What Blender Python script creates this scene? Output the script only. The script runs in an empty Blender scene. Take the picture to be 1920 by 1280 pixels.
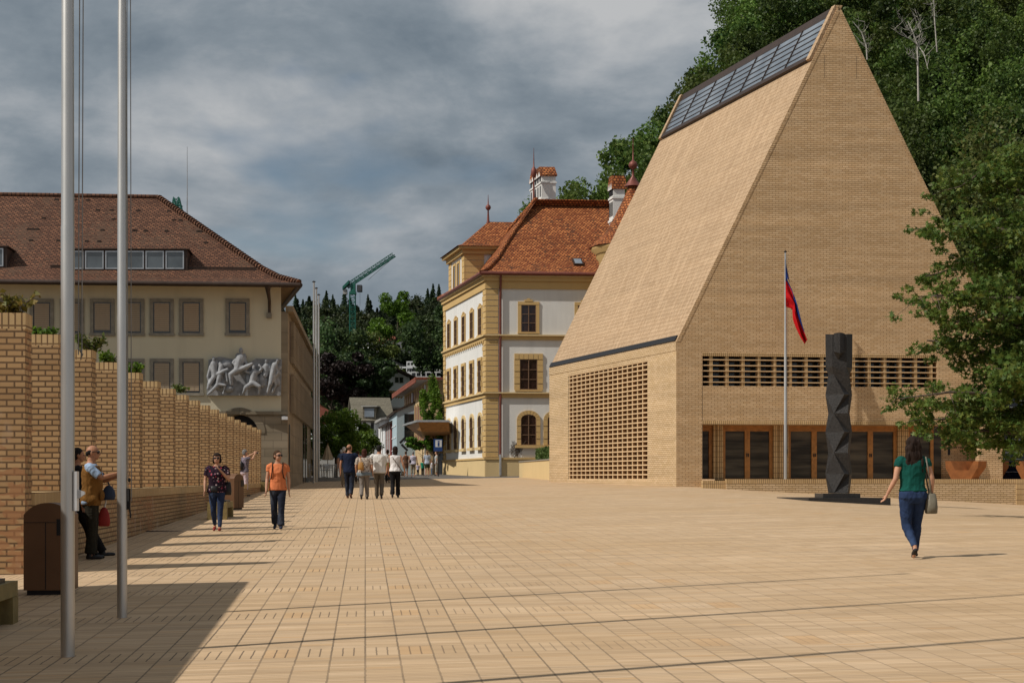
import bpy, math, random
import numpy as np
from mathutils import Vector, Matrix
random.seed(7); RNG = np.random.default_rng(7)
scene = bpy.context.scene
COL = scene.collection
PI = math.pi
# ------------------------------------------------------------------ camera geometry (metres; eye 1.5 m above the plaza)
F, CX, HZ, EYE = 3000.0, 960.0, 898.0, 1.5
def at(px, py, Y): return Vector(((px-CX)*Y/F, Y, EYE+(HZ-py)*Y/F))
def smooth(a, b, x):
    t = min(1.0, max(0.0, (x-a)/(b-a))); return t*t*(3-2*t)
def ground_z(X, Y):
    z = 0.0167*min(Y, 118.0) + 0.016*max(-14.0, min(X, 26.0))
    d = max(0.0, min(X, 26.0)-7.3)
    if d > 0: z -= 0.071*d*smooth(24, 48, Y)
    return z
def hit(px, py):
    lo, hi = 4.0, 117.9
    f = lambda Y: EYE+(HZ-py)*Y/F - ground_z((px-CX)*Y/F, Y)
    for i in range(60):
        m = .5*(lo+hi)
        if f(m) > 0: lo = m
        else: hi = m
    Y = .5*(lo+hi); X = (px-CX)*Y/F
    return Vector((X, Y, ground_z(X, Y)))
U2 = Vector((1, .0917, 0)).normalized()       # paving axes: across and along the plaza
V2 = Vector((-.0917, 1, 0)).normalized()
ZZ = Vector((0, 0, 1))

# ------------------------------------------------------------------ object helpers
def tag(o, label=None, cat=None, group=None, kind=None):
    if label: o['label'] = label
    if cat: o['category'] = cat
    if group: o['group'] = group
    if kind: o['kind'] = kind
    return o
def thing(name, label, cat, loc=(0, 0, 0), group=None):
    o = bpy.data.objects.new(name, None); COL.objects.link(o); o.location = loc
    o.empty_display_size = .2
    return tag(o, label, cat, group)
def wloc(o):
    v = Vector((0, 0, 0))
    while o is not None:
        v += Vector(o.location); o = o.parent
    return v
def copy_tree(o, parent=None):
    c = o.copy(); COL.objects.link(c); c.parent = parent
    for ch in o.children: copy_tree(ch, c)
    return c
class MB:
    """collects faces in world (or local) metres and links them as one mesh object"""
    def __init__(s): s.v, s.f, s.mi, s.uv, s.sm = [], [], [], [], []
    def poly(s, pts, mi=0, uv=None, smooth=False):
        b = len(s.v); s.v += [tuple(p) for p in pts]; s.f.append(tuple(range(b, b+len(pts)))); s.mi.append(mi); s.uv.append(uv); s.sm.append(smooth)
    def mesh(s, verts, faces, mi=0, smooth=False):
        b = len(s.v); s.v += [tuple(p) for p in verts]
        for f in faces: s.f.append(tuple(i+b for i in f)); s.mi.append(mi); s.uv.append(None); s.sm.append(smooth)
    def boxa(s, o, a, b, c, mi=0):
        """box with corner o and edge vectors a, b, c"""
        o, a, b, c = Vector(o), Vector(a), Vector(b), Vector(c)
        p = [o, o+a, o+a+b, o+b, o+c, o+a+c, o+a+b+c, o+b+c]
        fs = [(0, 3, 2, 1), (4, 5, 6, 7), (0, 1, 5, 4), (1, 2, 6, 5), (2, 3, 7, 6), (3, 0, 4, 7)]
        if a.cross(b).dot(c) < 0: fs = [f[::-1] for f in fs]
        s.mesh(p, fs, mi)
    def box(s, x0, x1, y0, y1, z0, z1, mi=0): s.boxa((x0, y0, z0), (x1-x0, 0, 0), (0, y1-y0, 0), (0, 0, z1-z0), mi)
    def bar(s, p, q, w, h=None, mi=0, up=ZZ):
        p, q = Vector(p), Vector(q); h = w if h is None else h
        d = (q-p); u = d.cross(Vector(up))
        if u.length < 1e-6: u = d.cross(Vector((1, 0, 0)))
        u.normalize(); v = u.cross(d).normalized()
        s.boxa(p-u*w/2-v*h/2, u*w, v*h, d, mi)
    def tube(s, pts, radii, n=10, mi=0, caps=True, smooth=True):
        pts = [Vector(p) for p in pts]
        if not hasattr(radii, '__len__'): radii = [radii]*len(pts)
        vs, fs = [], []
        ref = Vector((0, 0, 1)) if abs((pts[-1]-pts[0]).normalized().z) < .9 else Vector((1, 0, 0))
        for i, p in enumerate(pts):
            t = (pts[min(i+1, len(pts)-1)]-pts[max(i-1, 0)])
            t = t.normalized() if t.length > 1e-9 else Vector((0, 0, 1))
            a = t.cross(ref).normalized(); b = t.cross(a).normalized()
            for k in range(n):
                an = 2*PI*k/n; vs.append(p+(a*math.cos(an)+b*math.sin(an))*radii[i])
        for i in range(len(pts)-1):
            for k in range(n):
                k2 = (k+1) % n; fs.append((i*n+k, (i+1)*n+k, (i+1)*n+k2, i*n+k2))
        s.mesh(vs, fs, mi, smooth)
        if caps:
            s.mesh(vs[:n], [tuple(range(n))], mi); s.mesh(vs[-n:], [tuple(range(n))[::-1]], mi)
    def lathe(s, c, prof, n=20, mi=0, smooth=True):
        c = Vector(c); vs, fs = [], []
        for r, z in prof:
            for k in range(n):
                an = 2*PI*k/n; vs.append(c+Vector((r*math.cos(an), r*math.sin(an), z)))
        for i in range(len(prof)-1):
            for k in range(n):
                k2 = (k+1) % n; fs.append((i*n+k, i*n+k2, (i+1)*n+k2, (i+1)*n+k))
        s.mesh(vs, fs, mi, smooth)
        s.mesh(vs[:n], [tuple(range(n))[::-1]], mi); s.mesh(vs[-n:], [tuple(range(n))], mi)
    def ell(s, c, r, n=14, m=9, mi=0):
        c = Vector(c); prof = []
        vs, fs = [], []
        for i in range(m+1):
            th = PI*i/m - PI/2
            for k in range(n):
                an = 2*PI*k/n; vs.append(c+Vector((r[0]*math.cos(th)*math.cos(an), r[1]*math.cos(th)*math.sin(an), r[2]*math.sin(th))))
        for i in range(m):
            for k in range(n):
                k2 = (k+1) % n; fs.append((i*n+k, i*n+k2, (i+1)*n+k2, (i+1)*n+k))
        s.mesh(vs, fs, mi, True)
    def build(s, name, mat, parent=None, uvrot=None):
        off = wloc(parent) if parent is not None else Vector((0, 0, 0))
        me = bpy.data.meshes.new(name)
        V = np.array(s.v, dtype=np.float64).reshape(-1, 3)
        me.from_pydata((V-np.array(off)).tolist(), [], s.f)
        me.materials.clear()
        for m in (mat if isinstance(mat, (list, tuple)) else [mat]): me.materials.append(m)
        me.polygons.foreach_set('material_index', s.mi); me.polygons.foreach_set('use_smooth', s.sm)
        uvl = me.uv_layers.new(name='UVMap'); data = np.zeros((len(me.loops), 2)); k = 0
        for fi, f in enumerate(s.f):
            P = V[list(f)]
            if s.uv[fi] is not None: data[k:k+len(f)] = s.uv[fi]
            else:
                n = np.zeros(3)
                for i in range(len(f)): n += np.cross(P[i], P[(i+1) % len(f)])
                L = np.linalg.norm(n); n = n/L if L > 1e-12 else np.array([0, 0, 1.])
                if abs(n[2]) > .92:
                    t = np.array(uvrot[0] if uvrot else (1, 0, 0)); b = np.array(uvrot[1] if uvrot else (0, 1, 0))
                else:
                    t = np.cross((0, 0, 1), n); t /= np.linalg.norm(t); b = np.cross(n, t)
                data[k:k+len(f), 0] = P@t; data[k:k+len(f), 1] = P@b
            k += len(f)
        uvl.data.foreach_set('uv', data.ravel())
        me.update()
        o = bpy.data.objects.new(name, me); COL.objects.link(o)
        if parent is not None: o.parent = parent
        return o

# ------------------------------------------------------------------ materials
class NT:
    def __init__(s, name):
        s.m = bpy.data.materials.new(name); s.m.use_nodes = True
        s.t = s.m.node_tree; s.n = s.t.nodes; s.b = s.n['Principled BSDF']
        s.b.inputs['Specular IOR Level'].default_value = .25
    def node(s, t, **k):
        n = s.n.new(t)
        for a, v in k.items(): setattr(n, a, v)
        return n
    def link(s, a, b): s.t.links.new(a, b)
    def val(s, sock, v):
        if hasattr(v, 'is_output') or isinstance(v, bpy.types.NodeSocket): s.link(v, sock)
        else:
            if sock.type == 'RGBA' and len(v) == 3: v = (*v, 1)
            sock.default_value = v
    def math(s, op, a, b=0.0, c=None):
        n = s.node('ShaderNodeMath', operation=op); s.val(n.inputs[0], a); s.val(n.inputs[1], b)
        if c is not None: s.val(n.inputs[2], c)
        return n.outputs[0]
    def mix(s, fac, a, b, blend='MIX'):
        n = s.node('ShaderNodeMix', data_type='RGBA', blend_type=blend)
        s.val(n.inputs[0], fac); s.val(n.inputs[6], a); s.val(n.inputs[7], b); return n.outputs[2]
    def uv(s): return s.node('ShaderNodeTexCoord').outputs['UV']
    def objc(s): return s.node('ShaderNodeTexCoord').outputs['Object']
    def pos(s): return s.node('ShaderNodeNewGeometry').outputs['Position']
    def mapping(s, vec, scale=(1, 1, 1), rot=(0, 0, 0), loc=(0, 0, 0)):
        n = s.node('ShaderNodeMapping'); s.link(vec, n.inputs[0]); n.inputs['Scale'].default_value = scale
        n.inputs['Rotation'].default_value = rot; n.inputs['Location'].default_value = loc; return n.outputs[0]
    def noise(s, vec, scale, detail=3.0, rough=.55, out='Fac'):
        n = s.node('ShaderNodeTexNoise'); s.link(vec, n.inputs['Vector']); n.inputs['Scale'].default_value = scale
        n.inputs['Detail'].default_value = detail; n.inputs['Roughness'].default_value = rough; return n.outputs[out]
    def ramp(s, fac, stops):
        n = s.node('ShaderNodeValToRGB'); s.link(fac, n.inputs[0]); e = n.color_ramp.elements
        while len(e) < len(stops): e.new(.5)
        for el, (p, c) in zip(e, stops):
            el.position = p; el.color = (*c, 1) if len(c) == 3 else c
        return n.outputs[0]
    def rng(s, x, a, b, c=0.0, d=1.0):
        n = s.node('ShaderNodeMapRange'); s.val(n.inputs[0], x)
        for i, v in enumerate((a, b, c, d)): n.inputs[i+1].default_value = v
        return n.outputs[0]
    def bump(s, h, strength=.3, dist=.02):
        n = s.node('ShaderNodeBump'); s.link(h, n.inputs['Height']); n.inputs['Strength'].default_value = strength
        n.inputs['Distance'].default_value = dist; s.link(n.outputs[0], s.b.inputs['Normal'])
    def out(s, color=None, rough=None, metal=None, spec=None):
        if color is not None: s.val(s.b.inputs['Base Color'], color)
        if rough is not None: s.val(s.b.inputs['Roughness'], rough)
        if metal is not None: s.val(s.b.inputs['Metallic'], metal)
        if spec is not None: s.val(s.b.inputs['Specular IOR Level'], spec)
        return s.m

def plain(name, c, rough=.6, metal=0.0, var=.18, scale=3.0, spec=.3, bump=0.0, bscale=20):
    """one base colour with soft soiling and grain"""
    t = NT(name); p = t.objc()
    n = t.noise(p, scale, 5.0); k = t.rng(n, .3, .7, 1-var, 1+var)
    g = t.node('ShaderNodeCombineColor'); [t.link(k, g.inputs[i]) for i in range(3)]
    col = t.mix(1.0, (*c, 1), g.outputs[0], 'MULTIPLY')
    if bump: t.bump(t.noise(p, bscale, 4.0), bump, .02)
    return t.out(col, t.rng(n, .3, .7, rough*.9, min(1, rough*1.1)), metal, spec)

def brick(name, c1, c2, mortar, w=.21, h=.075, ms=.008, offset=.5, stain=.25, streak=0.0, rot=False, bump=.35, efflo=0.0, squash=1.0, mottle=None, bands=1.0):
    t = NT(name); uv = t.uv()
    vec = t.mapping(uv, rot=(0, 0, PI/2)) if rot else uv
    n = t.node('ShaderNodeTexBrick'); t.link(vec, n.inputs['Vector'])
    n.offset = offset; n.squash = squash
    for k, v in (('Color1', (*c1, 1)), ('Color2', (*c2, 1)), ('Mortar', (*mortar, 1)), ('Scale', 1.0), ('Mortar Size', ms), ('Mortar Smooth', .1), ('Bias', 0.0), ('Brick Width', w), ('Row Height', h)):
        n.inputs[k].default_value = v
    col = n.outputs['Color']
    big = t.noise(uv, .35, 4.0); col = t.mix(t.rng(big, .3, .75, 0, stain), col, tuple(x*.62 for x in c1), 'MIX')
    # course-wise tone bands, as different firings were laid
    band = t.noise(t.mapping(uv, scale=(.12, 2.2, 1)), 1.0, 2.0)
    gg = t.node('ShaderNodeCombineColor'); k2 = t.rng(band, .3, .7, 1-.14*bands, 1+.13*bands); [t.link(k2, gg.inputs[i]) for i in range(3)]
    col = t.mix(1.0, col, gg.outputs[0], 'MULTIPLY')
    if mottle:
        mo = t.noise(t.mapping(uv, scale=(1/w, 1/h, 1)), .9, 1.0); mg = t.noise(t.mapping(uv, scale=(1, .45, 1)), .55, 4.0); col = t.mix(t.rng(t.math('ADD', mo, t.math('MULTIPLY', t.math('SUBTRACT', mg, .5), 1.2)), .60, .68, 0, .7), col, mottle)
    if streak:
        st = t.noise(t.mapping(uv, scale=(4.5, .16, 1)), 1.0, 4.0); col = t.mix(t.rng(st, .48, .72, 0, streak), col, tuple(min(1, x*1.35) for x in c2))
    if efflo:
        e = t.noise(t.mapping(uv, scale=(1.6, .7, 1)), 1.1, 5.0); col = t.mix(t.rng(e, .6, .75, 0, efflo), col, (.55, .47, .40))
    t.bump(n.outputs['Fac'], -bump, .012) if False else None
    inv = t.math('SUBTRACT', 1.0, n.outputs['Fac']); fine = t.noise(uv, 60, 3.0)
    t.bump(t.math('ADD', inv, t.math('MULTIPLY', fine, .25)), bump, .012)
    return t.out(col, .85, 0, .2)

M = {}
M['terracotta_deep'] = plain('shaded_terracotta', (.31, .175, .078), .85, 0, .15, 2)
M['terracotta'] = plain('terracotta_slat', (.56, .395, .225), .85, 0, .12, 2)
M['brick'] = brick('ochre_face_brick', (.545, .365, .195), (.655, .468, .278), (.265, .168, .09), .27, .082, .0105, stain=.30, efflo=.0)
M['brick_side'] = brick('pale_face_brick', (.53, .382, .215), (.63, .468, .29), (.25, .16, .08), .27, .082, .011, stain=.16)
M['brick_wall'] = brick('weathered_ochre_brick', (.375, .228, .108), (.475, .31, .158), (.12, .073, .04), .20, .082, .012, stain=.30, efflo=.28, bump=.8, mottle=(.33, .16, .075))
M['soldier'] = brick('soldier_course_brick', (.51, .345, .165), (.59, .415, .22), (.17, .10, .05), .085, .22, .011, offset=0, stain=.2, bump=.6)
M['roofbrick'] = brick('brick_roof_tile', (.41, .28, .168), (.51, .365, .232), (.215, .135, .075), .105, .205, .012, offset=.5, stain=.14, streak=.28, bump=.4, bands=.5)
M['tile_orange'] = brick('orange_clay_tile', (.22, .058, .018), (.58, .215, .07), (.05, .015, .008), .22, .19, .028, stain=.5, bump=1.0, mottle=(.055, .028, .016))
M['tile_brown'] = brick('brown_clay_tile', (.095, .043, .026), (.235, .108, .060), (.035, .016, .010), .20, .16, .026, stain=.55, bump=1.0, mottle=(.085, .05, .032))
M['ashlar'] = brick('grey_ashlar', (.20, .165, .115), (.26, .215, .155), (.12, .10, .075), .75, .36, .01, stain=.35, bump=.3)
M['sideclad'] = brick('sandstone_cladding', (.25, .195, .13), (.30, .24, .165), (.15, .115, .08), 1.1, .9, .01, stain=.4, bump=.2)

def plaster(name, c, patch=.15, dirt=.0):
    t = NT(name); p = t.pos()
    a = t.noise(p, .5, 5.0); b = t.noise(p, 14, 4.0)
    col = t.mix(t.rng(a, .35, .7, 0, patch*2), c, tuple(x*.78 for x in c))
    st = t.noise(t.mapping(p, scale=(1.3, 1.3, .12)), 1.5, 5.0); col = t.mix(t.rng(st, .52, .75, 0, .18+dirt), col, tuple(x*.66 for x in c))
    t.bump(b, .25, .02)
    return t.out(col, .9, 0, .15)
M['cream'] = plaster('cream_plaster', (.58, .52, .385), .17, .12)
M['offwhite'] = plaster('off_white_plaster', (.66, .65, .62), .15, .12)
M['yellow'] = plaster('yellow_ochre_trim', (.53, .36, .155), .12)
M['paleyellow'] = plaster('pale_yellow_plinth', (.60, .45, .235), .12)
M['white'] = plaster('white_plaster', (.70, .71, .72))
M['beige'] = plaster('beige_plaster', (.50, .37, .21))
M['paleblue'] = plaster('pale_blue_plaster', (.36, .45, .49))
M['dustyred'] = plaster('dusty_red_plaster', (.20, .055, .05))
M['greyroof'] = brick('grey_roof_tile', (.15, .135, .10), (.20, .18, .135), (.08, .07, .055), .3, .2, .02, stain=.4)
M['slate'] = brick('dark_slate', (.06, .06, .065), (.10, .10, .105), (.03, .03, .03), .3, .22, .02, stain=.4)
M['darkroof'] = brick('dark_brown_roof', (.05, .035, .026), (.075, .053, .04), (.025, .018, .014), .3, .22, .02, stain=.4)
M['redroof'] = brick('red_roof_far', (.20, .06, .04), (.27, .09, .055), (.09, .03, .02), .3, .22, .02, stain=.4)
M['alu'] = plain('brushed_aluminium_pole', (.52, .51, .49), .38, .75, .06, 1.2, .5)
M['steel'] = plain('galvanised_steel', (.5, .51, .52), .35, .8, .12)
M['black'] = plain('black_metal', (.018, .017, .018), .45, .2)
M['bronze'] = plain('dark_bronze_gutter', (.05, .032, .024), .5, .3)
M['copper'] = plain('red_brown_copper', (.17, .055, .04), .5, .2)
M['wood'] = plain('oiled_oak_frame', (.37, .168, .048), .5, 0, .25, 6)
M['woodbench'] = plain('weathered_bench_timber', (.22, .165, .065), .7, 0, .3, 5, bump=.3)
M['binbrown'] = plain('brown_powder_coat', (.135, .065, .03), .5, 0, .12)
M['corten'] = plain('rusted_steel', (.33, .125, .04), .75, .1, .25, 4, bump=.2)
M['darkstone'] = plain('dark_granite', (.024, .022, .021), .45, 0, .5, 18, bump=.5, bscale=40)
M['darkstone2'] = plain('polished_dark_granite', (.028, .027, .027), .3, 0, .4, 30)
M['relief'] = plain('grey_relief_stone', (.27, .275, .288), .8, 0, .3, 4, bump=.4)
M['reliefdark'] = plain('dark_relief_ground', (.225, .225, .23), .85, 0, .3, 4, bump=.4)
M['stoneframe'] = plain('grey_stone_surround', (.23, .205, .165), .85, 0, .2, 5)
M['windark'] = plain('dark_window_wood', (.06, .028, .018), .5)
M['whiteframe'] = plain('white_window_frame', (.62, .61, .58), .5)
M['crane'] = plain('green_crane_paint', (.022, .125, .09), .45, .1, .2)
M['concrete'] = plain('grey_concrete', (.36, .35, .33), .85, 0, .2)
M['woodpanel'] = plain('timber_panels', (.30, .19, .085), .7, 0, .25, 2)
M['greystep'] = plain('grey_stone_step', (.24, .235, .22), .8, 0, .2)
M['redframe'] = plain('red_window_panel', (.25, .085, .075), .5, 0, .15)
M['signblue'] = plain('blue_sign_enamel', (.02, .05, .17), .4)
M['signwhite'] = plain('white_sign_enamel', (.55, .55, .56), .4)
M['canvas'] = plain('beige_parasol_canvas', (.40, .30, .19), .9)
M['rope'] = plain('grey_halyard_rope', (.22, .215, .21), .8)
M['bark'] = plain('grey_brown_bark', (.085, .065, .048), .95, 0, .4, 6, bump=.8, bscale=12)
M['palebark'] = plain('pale_bare_bark', (.42, .39, .34), .9, 0, .3, 6)
def glass(name, c, rough=.06, spec=.6):
    t = NT(name); n = t.noise(t.pos(), .7, 3.0)
    col = t.mix(t.rng(n, .35, .7), c, tuple(x*1.8 for x in c)); t.bump(t.noise(t.pos(), .9, 2.0), .05, .05)
    return t.out(col, rough, 0, spec)
M['glass'] = glass('dark_reflecting_glass', (.012, .013, .013))
M['glassbrown'] = glass('brown_dark_pane', (.02, .010, .008), .12)
M['glassblue'] = glass('dark_blue_glass', (.006, .009, .018), .08, .5)
M['skyglass'] = glass('skylight_glass', (.07, .10, .13), .10, 1.0)
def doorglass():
    """glass with a painted reflection of the banded stone building across the square"""
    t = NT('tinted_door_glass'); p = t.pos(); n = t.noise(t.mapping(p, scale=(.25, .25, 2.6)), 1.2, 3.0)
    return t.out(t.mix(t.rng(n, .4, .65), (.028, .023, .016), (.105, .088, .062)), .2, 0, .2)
M['doorglass'] = doorglass()
def skypanel():
    t = NT('skylight_pane'); p = t.pos()
    n = t.noise(t.mapping(p, scale=(.5, .5, .35)), 1.0, 4.0)
    return t.out(t.mix(t.rng(n, .35, .7), (.10, .125, .155), (.22, .255, .295)), .2, .0, .9)
M['skypanel'] = skypanel()
M['roofpane'] = glass('roof_window_glass', (.075, .09, .10), .12, .8)
def blind():
    t = NT('window_blind'); s = t.node('ShaderNodeSeparateXYZ'); t.link(t.uv(), s.inputs[0])
    fr = t.math('FRACT', t.math('DIVIDE', s.outputs[1], .085)); r = t.node('ShaderNodeObjectInfo').outputs['Random']
    base = t.mix(r, (.33, .265, .19), (.44, .32, .21))
    return t.out(t.mix(t.math('LESS_THAN', fr, .26), base, (.15, .115, .08)), .6, 0, .3)
M['blind'] = blind()

def paving():
    t = NT('ochre_brick_paving'); uv = t.uv(); s = t.node('ShaderNodeSeparateXYZ'); t.link(uv, s.inputs[0]); u, v = s.outputs[0], s.outputs[1]
    PU, PV, PT = .255, .0733, 2.93
    wob = t.math('MULTIPLY', t.math('SUBTRACT', t.noise(uv, 9, 2.0), .5), .012)
    uu = t.math('DIVIDE', t.math('ADD', u, wob), PU); fu = t.math('FRACT', uu); iu = t.math('FLOOR', uu)
    vv = t.math('DIVIDE', v, PV); fv = t.math('FRACT', vv); iv = t.math('FLOOR', vv)
    def edge(f, w):   # 1 inside a joint of half width w around 0/1
        d = t.math('ABSOLUTE', t.math('SUBTRACT', f, .5)); return t.math('GREATER_THAN', d, .5-w)
    ft = t.math('FRACT', t.math('ADD', t.math('DIVIDE', v, PT), .895)); intick = t.math('LESS_THAN', ft, .17)
    tick0 = t.math('LESS_THAN', t.math('ABSOLUTE', t.math('SUBTRACT', t.math('ABSOLUTE', t.math('SUBTRACT', fu, .5)), .165)), .022)
    tick = t.math('MULTIPLY', tick0, intick)
    joint = edge(fu, .028)
    row = t.math('MULTIPLY', edge(fv, .085), t.math('SUBTRACT', 1.0, intick))
    wn = t.node('ShaderNodeTexWhiteNoise', noise_dimensions='2D'); cv = t.node('ShaderNodeCombineXYZ')
    ivt = t.math('MULTIPLY', iv, t.math('SUBTRACT', 1.0, intick))
    t.link(iu, cv.inputs[0]); t.link(ivt, cv.inputs[1]); t.link(cv.outputs[0], wn.inputs['Vector']); w = wn.outputs['Value']
    col = t.ramp(w, [(0, (.435, .302, .18)), (.35, (.48, .341, .21)), (.7, (.505, .36, .226)), (.9, (.53, .385, .247)), (.985, (.485, .318, .175))])
    # courses from different batches, and soft wear
    bt = t.noise(t.mapping(uv, scale=(.30, 3.0, 1)), 1.0, 3.0); g = t.node('ShaderNodeCombineColor'); k = t.rng(bt, .3, .7, .83, 1.15); [t.link(k, g.inputs[i]) for i in range(3)]
    col = t.mix(1.0, col, g.outputs[0], 'MULTIPLY')
    big = t.noise(uv, .22, 4.0); col = t.mix(t.rng(big, .42, .72, 0, .45), col, (.43, .28, .14))
    gr = t.noise(uv, 1.6, 6.0); col = t.mix(t.rng(gr, .55, .8, 0, .28), col, (.30, .20, .115))
    spots = t.node('ShaderNodeTexVoronoi'); t.link(uv, spots.inputs['Vector']); spots.inputs['Scale'].default_value = 1.1
    col = t.mix(t.math('LESS_THAN', spots.outputs['Distance'], .022), col, (.12, .09, .06))
    sp2 = t.node('ShaderNodeTexVoronoi'); t.link(uv, sp2.inputs['Vector']); sp2.inputs['Scale'].default_value = 2.7; col = t.mix(t.math('MULTIPLY', t.math('LESS_THAN', sp2.outputs['Distance'], .035), .6), col, (.20, .155, .11))
    st3 = t.noise(t.mapping(uv, scale=(1, .6, 1)), .9, 6.0, .65); col = t.mix(t.rng(st3, .60, .74, 0, .45), col, (.27, .195, .125))
    dust_shade = t.rng(t.noise(uv, .5, 3.0), .35, .65, .6, 1.0)
    groove_shade = t.rng(u, -1.0, 4.5, 1.0, .42); dust_shade = t.math('MULTIPLY', dust_shade, groove_shade)   # groove shadow painted into the joint colour, strong at left, weaker to the right
    col = t.mix(t.math('MULTIPLY', row, t.math('MULTIPLY', t.math('ADD', t.math('MULTIPLY', groove_shade, .6), .3), t.rng(t.noise(t.mapping(uv, scale=(.9, 13.6, 1)), 1.0, 2.0), .4, .62, .25, 1.0))), col, (.19, .13, .075))
    col = t.mix(t.math('MULTIPLY', joint, t.math('MULTIPLY', dust_shade, .88)), col, (.11, .083, .055))
    col = t.mix(t.math('MULTIPLY', tick, t.math('MULTIPLY', t.math('POWER', groove_shade, 2.0), .8)), col, (.08, .06, .042))
    hgt = t.math('SUBTRACT', 1.0, t.math('MAXIMUM', t.math('MAXIMUM', joint, tick), t.math('MULTIPLY', row, .5)))
    t.bump(t.math('ADD', hgt, t.math('MULTIPLY', t.noise(uv, 40, 3.0), .3)), .5, .012)
    return t.out(col, .88, 0, .2)
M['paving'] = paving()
M['asphalt'] = plain('grey_asphalt_street', (.11, .10, .09), .9, 0, .25, .6, bump=.2)
M['earth'] = plain('woodland_floor', (.022, .032, .014), .95, 0, .5, .2)

def leafmat(name, a, b, c, trans=.35, scale=.35, obj=False):
    t = NT(name); g = t.node('ShaderNodeNewGeometry'); r = g.outputs['Random Per Island']
    n = t.noise(g.outputs['Position'], scale, 3.0)
    col = t.mix(t.rng(n, .38, .62), a, b); col = t.mix(t.math('MULTIPLY', t.math('POWER', r, 2.5), .8), col, c)
    oi = t.node('ShaderNodeObjectInfo').outputs['Random']
    at_ = t.node('ShaderNodeAttribute', attribute_name='tint').outputs['Fac']
    col = t.mix(t.rng(at_, .55, 1.0, 0, .55), col, t.mix(.5, c, (.16, .15, .02)))
    hs = t.node('ShaderNodeHueSaturation'); t.link(col, hs.inputs['Color']); t.link(t.math('MULTIPLY', t.rng(oi, 0, 1, .75, 1.3), t.rng(at_, 0, .6, 1.0, .45)), hs.inputs['Value']); hs.inputs['Saturation'].default_value = 1.0; t.link(t.rng(oi, 0, 1, .485, .515), hs.inputs['Hue'])
    col = hs.outputs[0]
    t.out(col, .55, 0, .25)
    tr = t.node('ShaderNodeBsdfTranslucent'); t.link(col, tr.inputs['Color'])
    mx = t.node('ShaderNodeMixShader'); mx.inputs[0].default_value = trans
    t.link(t.b.outputs[0], mx.inputs[1]); t.link(tr.outputs[0], mx.inputs[2]); t.link(mx.outputs[0], t.n['Material Output'].inputs[0])
    return t.m
M['maple'] = leafmat('maple_leaf', (.044, .094, .015), (.092, .152, .026), (.18, .20, .038), .36, .8)
M['wood_leaf'] = leafmat('hillside_leaf', (.030, .064, .013), (.100, .168, .030), (.17, .22, .045), .34, .10)
M['far_leaf'] = leafmat('far_hill_leaf', (.032, .060, .022), (.066, .108, .034), (.10, .15, .042), .3, .07)
M['conifer'] = leafmat('dark_conifer_needle', (.022, .045, .022), (.038, .068, .032), (.06, .095, .04), .2, .1)
M['bright_leaf'] = leafmat('bright_street_tree_leaf', (.045, .10, .010), (.09, .18, .016), (.16, .27, .03), .38, .9)
M['lime_leaf'] = leafmat('yellow_green_leaf', (.055, .085, .018), (.10, .125, .028), (.16, .16, .04), .3, .4)
M['dark_leaf'] = leafmat('dark_leaf', (.014, .027, .010), (.030, .052, .016), (.05, .08, .02), .2, .3)
M['purple_leaf'] = leafmat('purple_dark_leaf', (.012, .008, .008), (.020, .012, .011), (.03, .018, .015), .15, .3)
M['yellow_leaf'] = leafmat('yellowish_shrub_leaf', (.10, .12, .02), (.20, .17, .03), (.33, .24, .05), .3, 3)
M['hedge'] = leafmat('clipped_hedge_leaf', (.05, .085, .02), (.085, .13, .03), (.12, .16, .04), .25, 2)
SKYLOC = (0.3, 0, 0.2); SKYLOC2 = (3.1, 0, 0); SKYLOC3 = (7.0, 1.0, 0)
SKYRAMP = [(.45, (1.5, 1.9, 2.3)), (.53, (2.3, 2.7, 3.08)), (.59, (3.3, 3.6, 3.9)), (.68, (4.9, 5.0, 5.1))]
# ------------------------------------------------------------------ people
def skinmat(name, c):
    t = NT(name); n = t.noise(t.objc(), 9, 3.0); t.bump(t.noise(t.objc(), 60, 2.0), .05, .005)
    return t.out(t.mix(t.rng(n, .3, .7), tuple(x*.88 for x in c), tuple(min(1, x*1.08) for x in c)), .55, 0, .3)
def cloth(name, c, fold=.6, c2=None, pat=None, rough=.9):
    t = NT(name); p = t.objc(); n = t.noise(t.mapping(p, scale=(1, 1, .45)), 7, 3.0); col = t.mix(t.rng(n, .3, .7), tuple(x*.78 for x in c), tuple(min(1, x*1.12) for x in c))
    if pat == 'floral':
        v = t.node('ShaderNodeTexVoronoi'); t.link(p, v.inputs['Vector']); v.inputs['Scale'].default_value = 19
        wn = t.node('ShaderNodeTexWhiteNoise'); t.link(v.outputs['Position'], wn.inputs['Vector'])
        fl = t.ramp(wn.outputs['Value'], [(0, (.02, .012, .02)), (.35, (.33, .03, .06)), (.55, (.45, .40, .38)), (.7, (.30, .12, .16)), (.85, (.04, .02, .05))])
        col = t.mix(t.math('LESS_THAN', v.outputs['Distance'], .34), col, fl)
    if pat == 'mottle':
        n2 = t.noise(p, 22, 3.0); col = t.mix(t.rng(n2, .5, .58), col, c2)
    if pat == 'denim':
        n2 = t.noise(t.mapping(p, scale=(1, 1, .5)), 5, 3.0); col = t.mix(t.rng(n2, .5, .68, 0, .6), col, c2)
    t.bump(t.noise(t.mapping(p, scale=(1, 1, .55)), 13, 3.0), fold, .03)
    return t.out(col, rough, 0, .12)
SK = skinmat('light_skin', (.46, .245, .155)); SKT = skinmat('tanned_skin', (.36, .17, .095))
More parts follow.
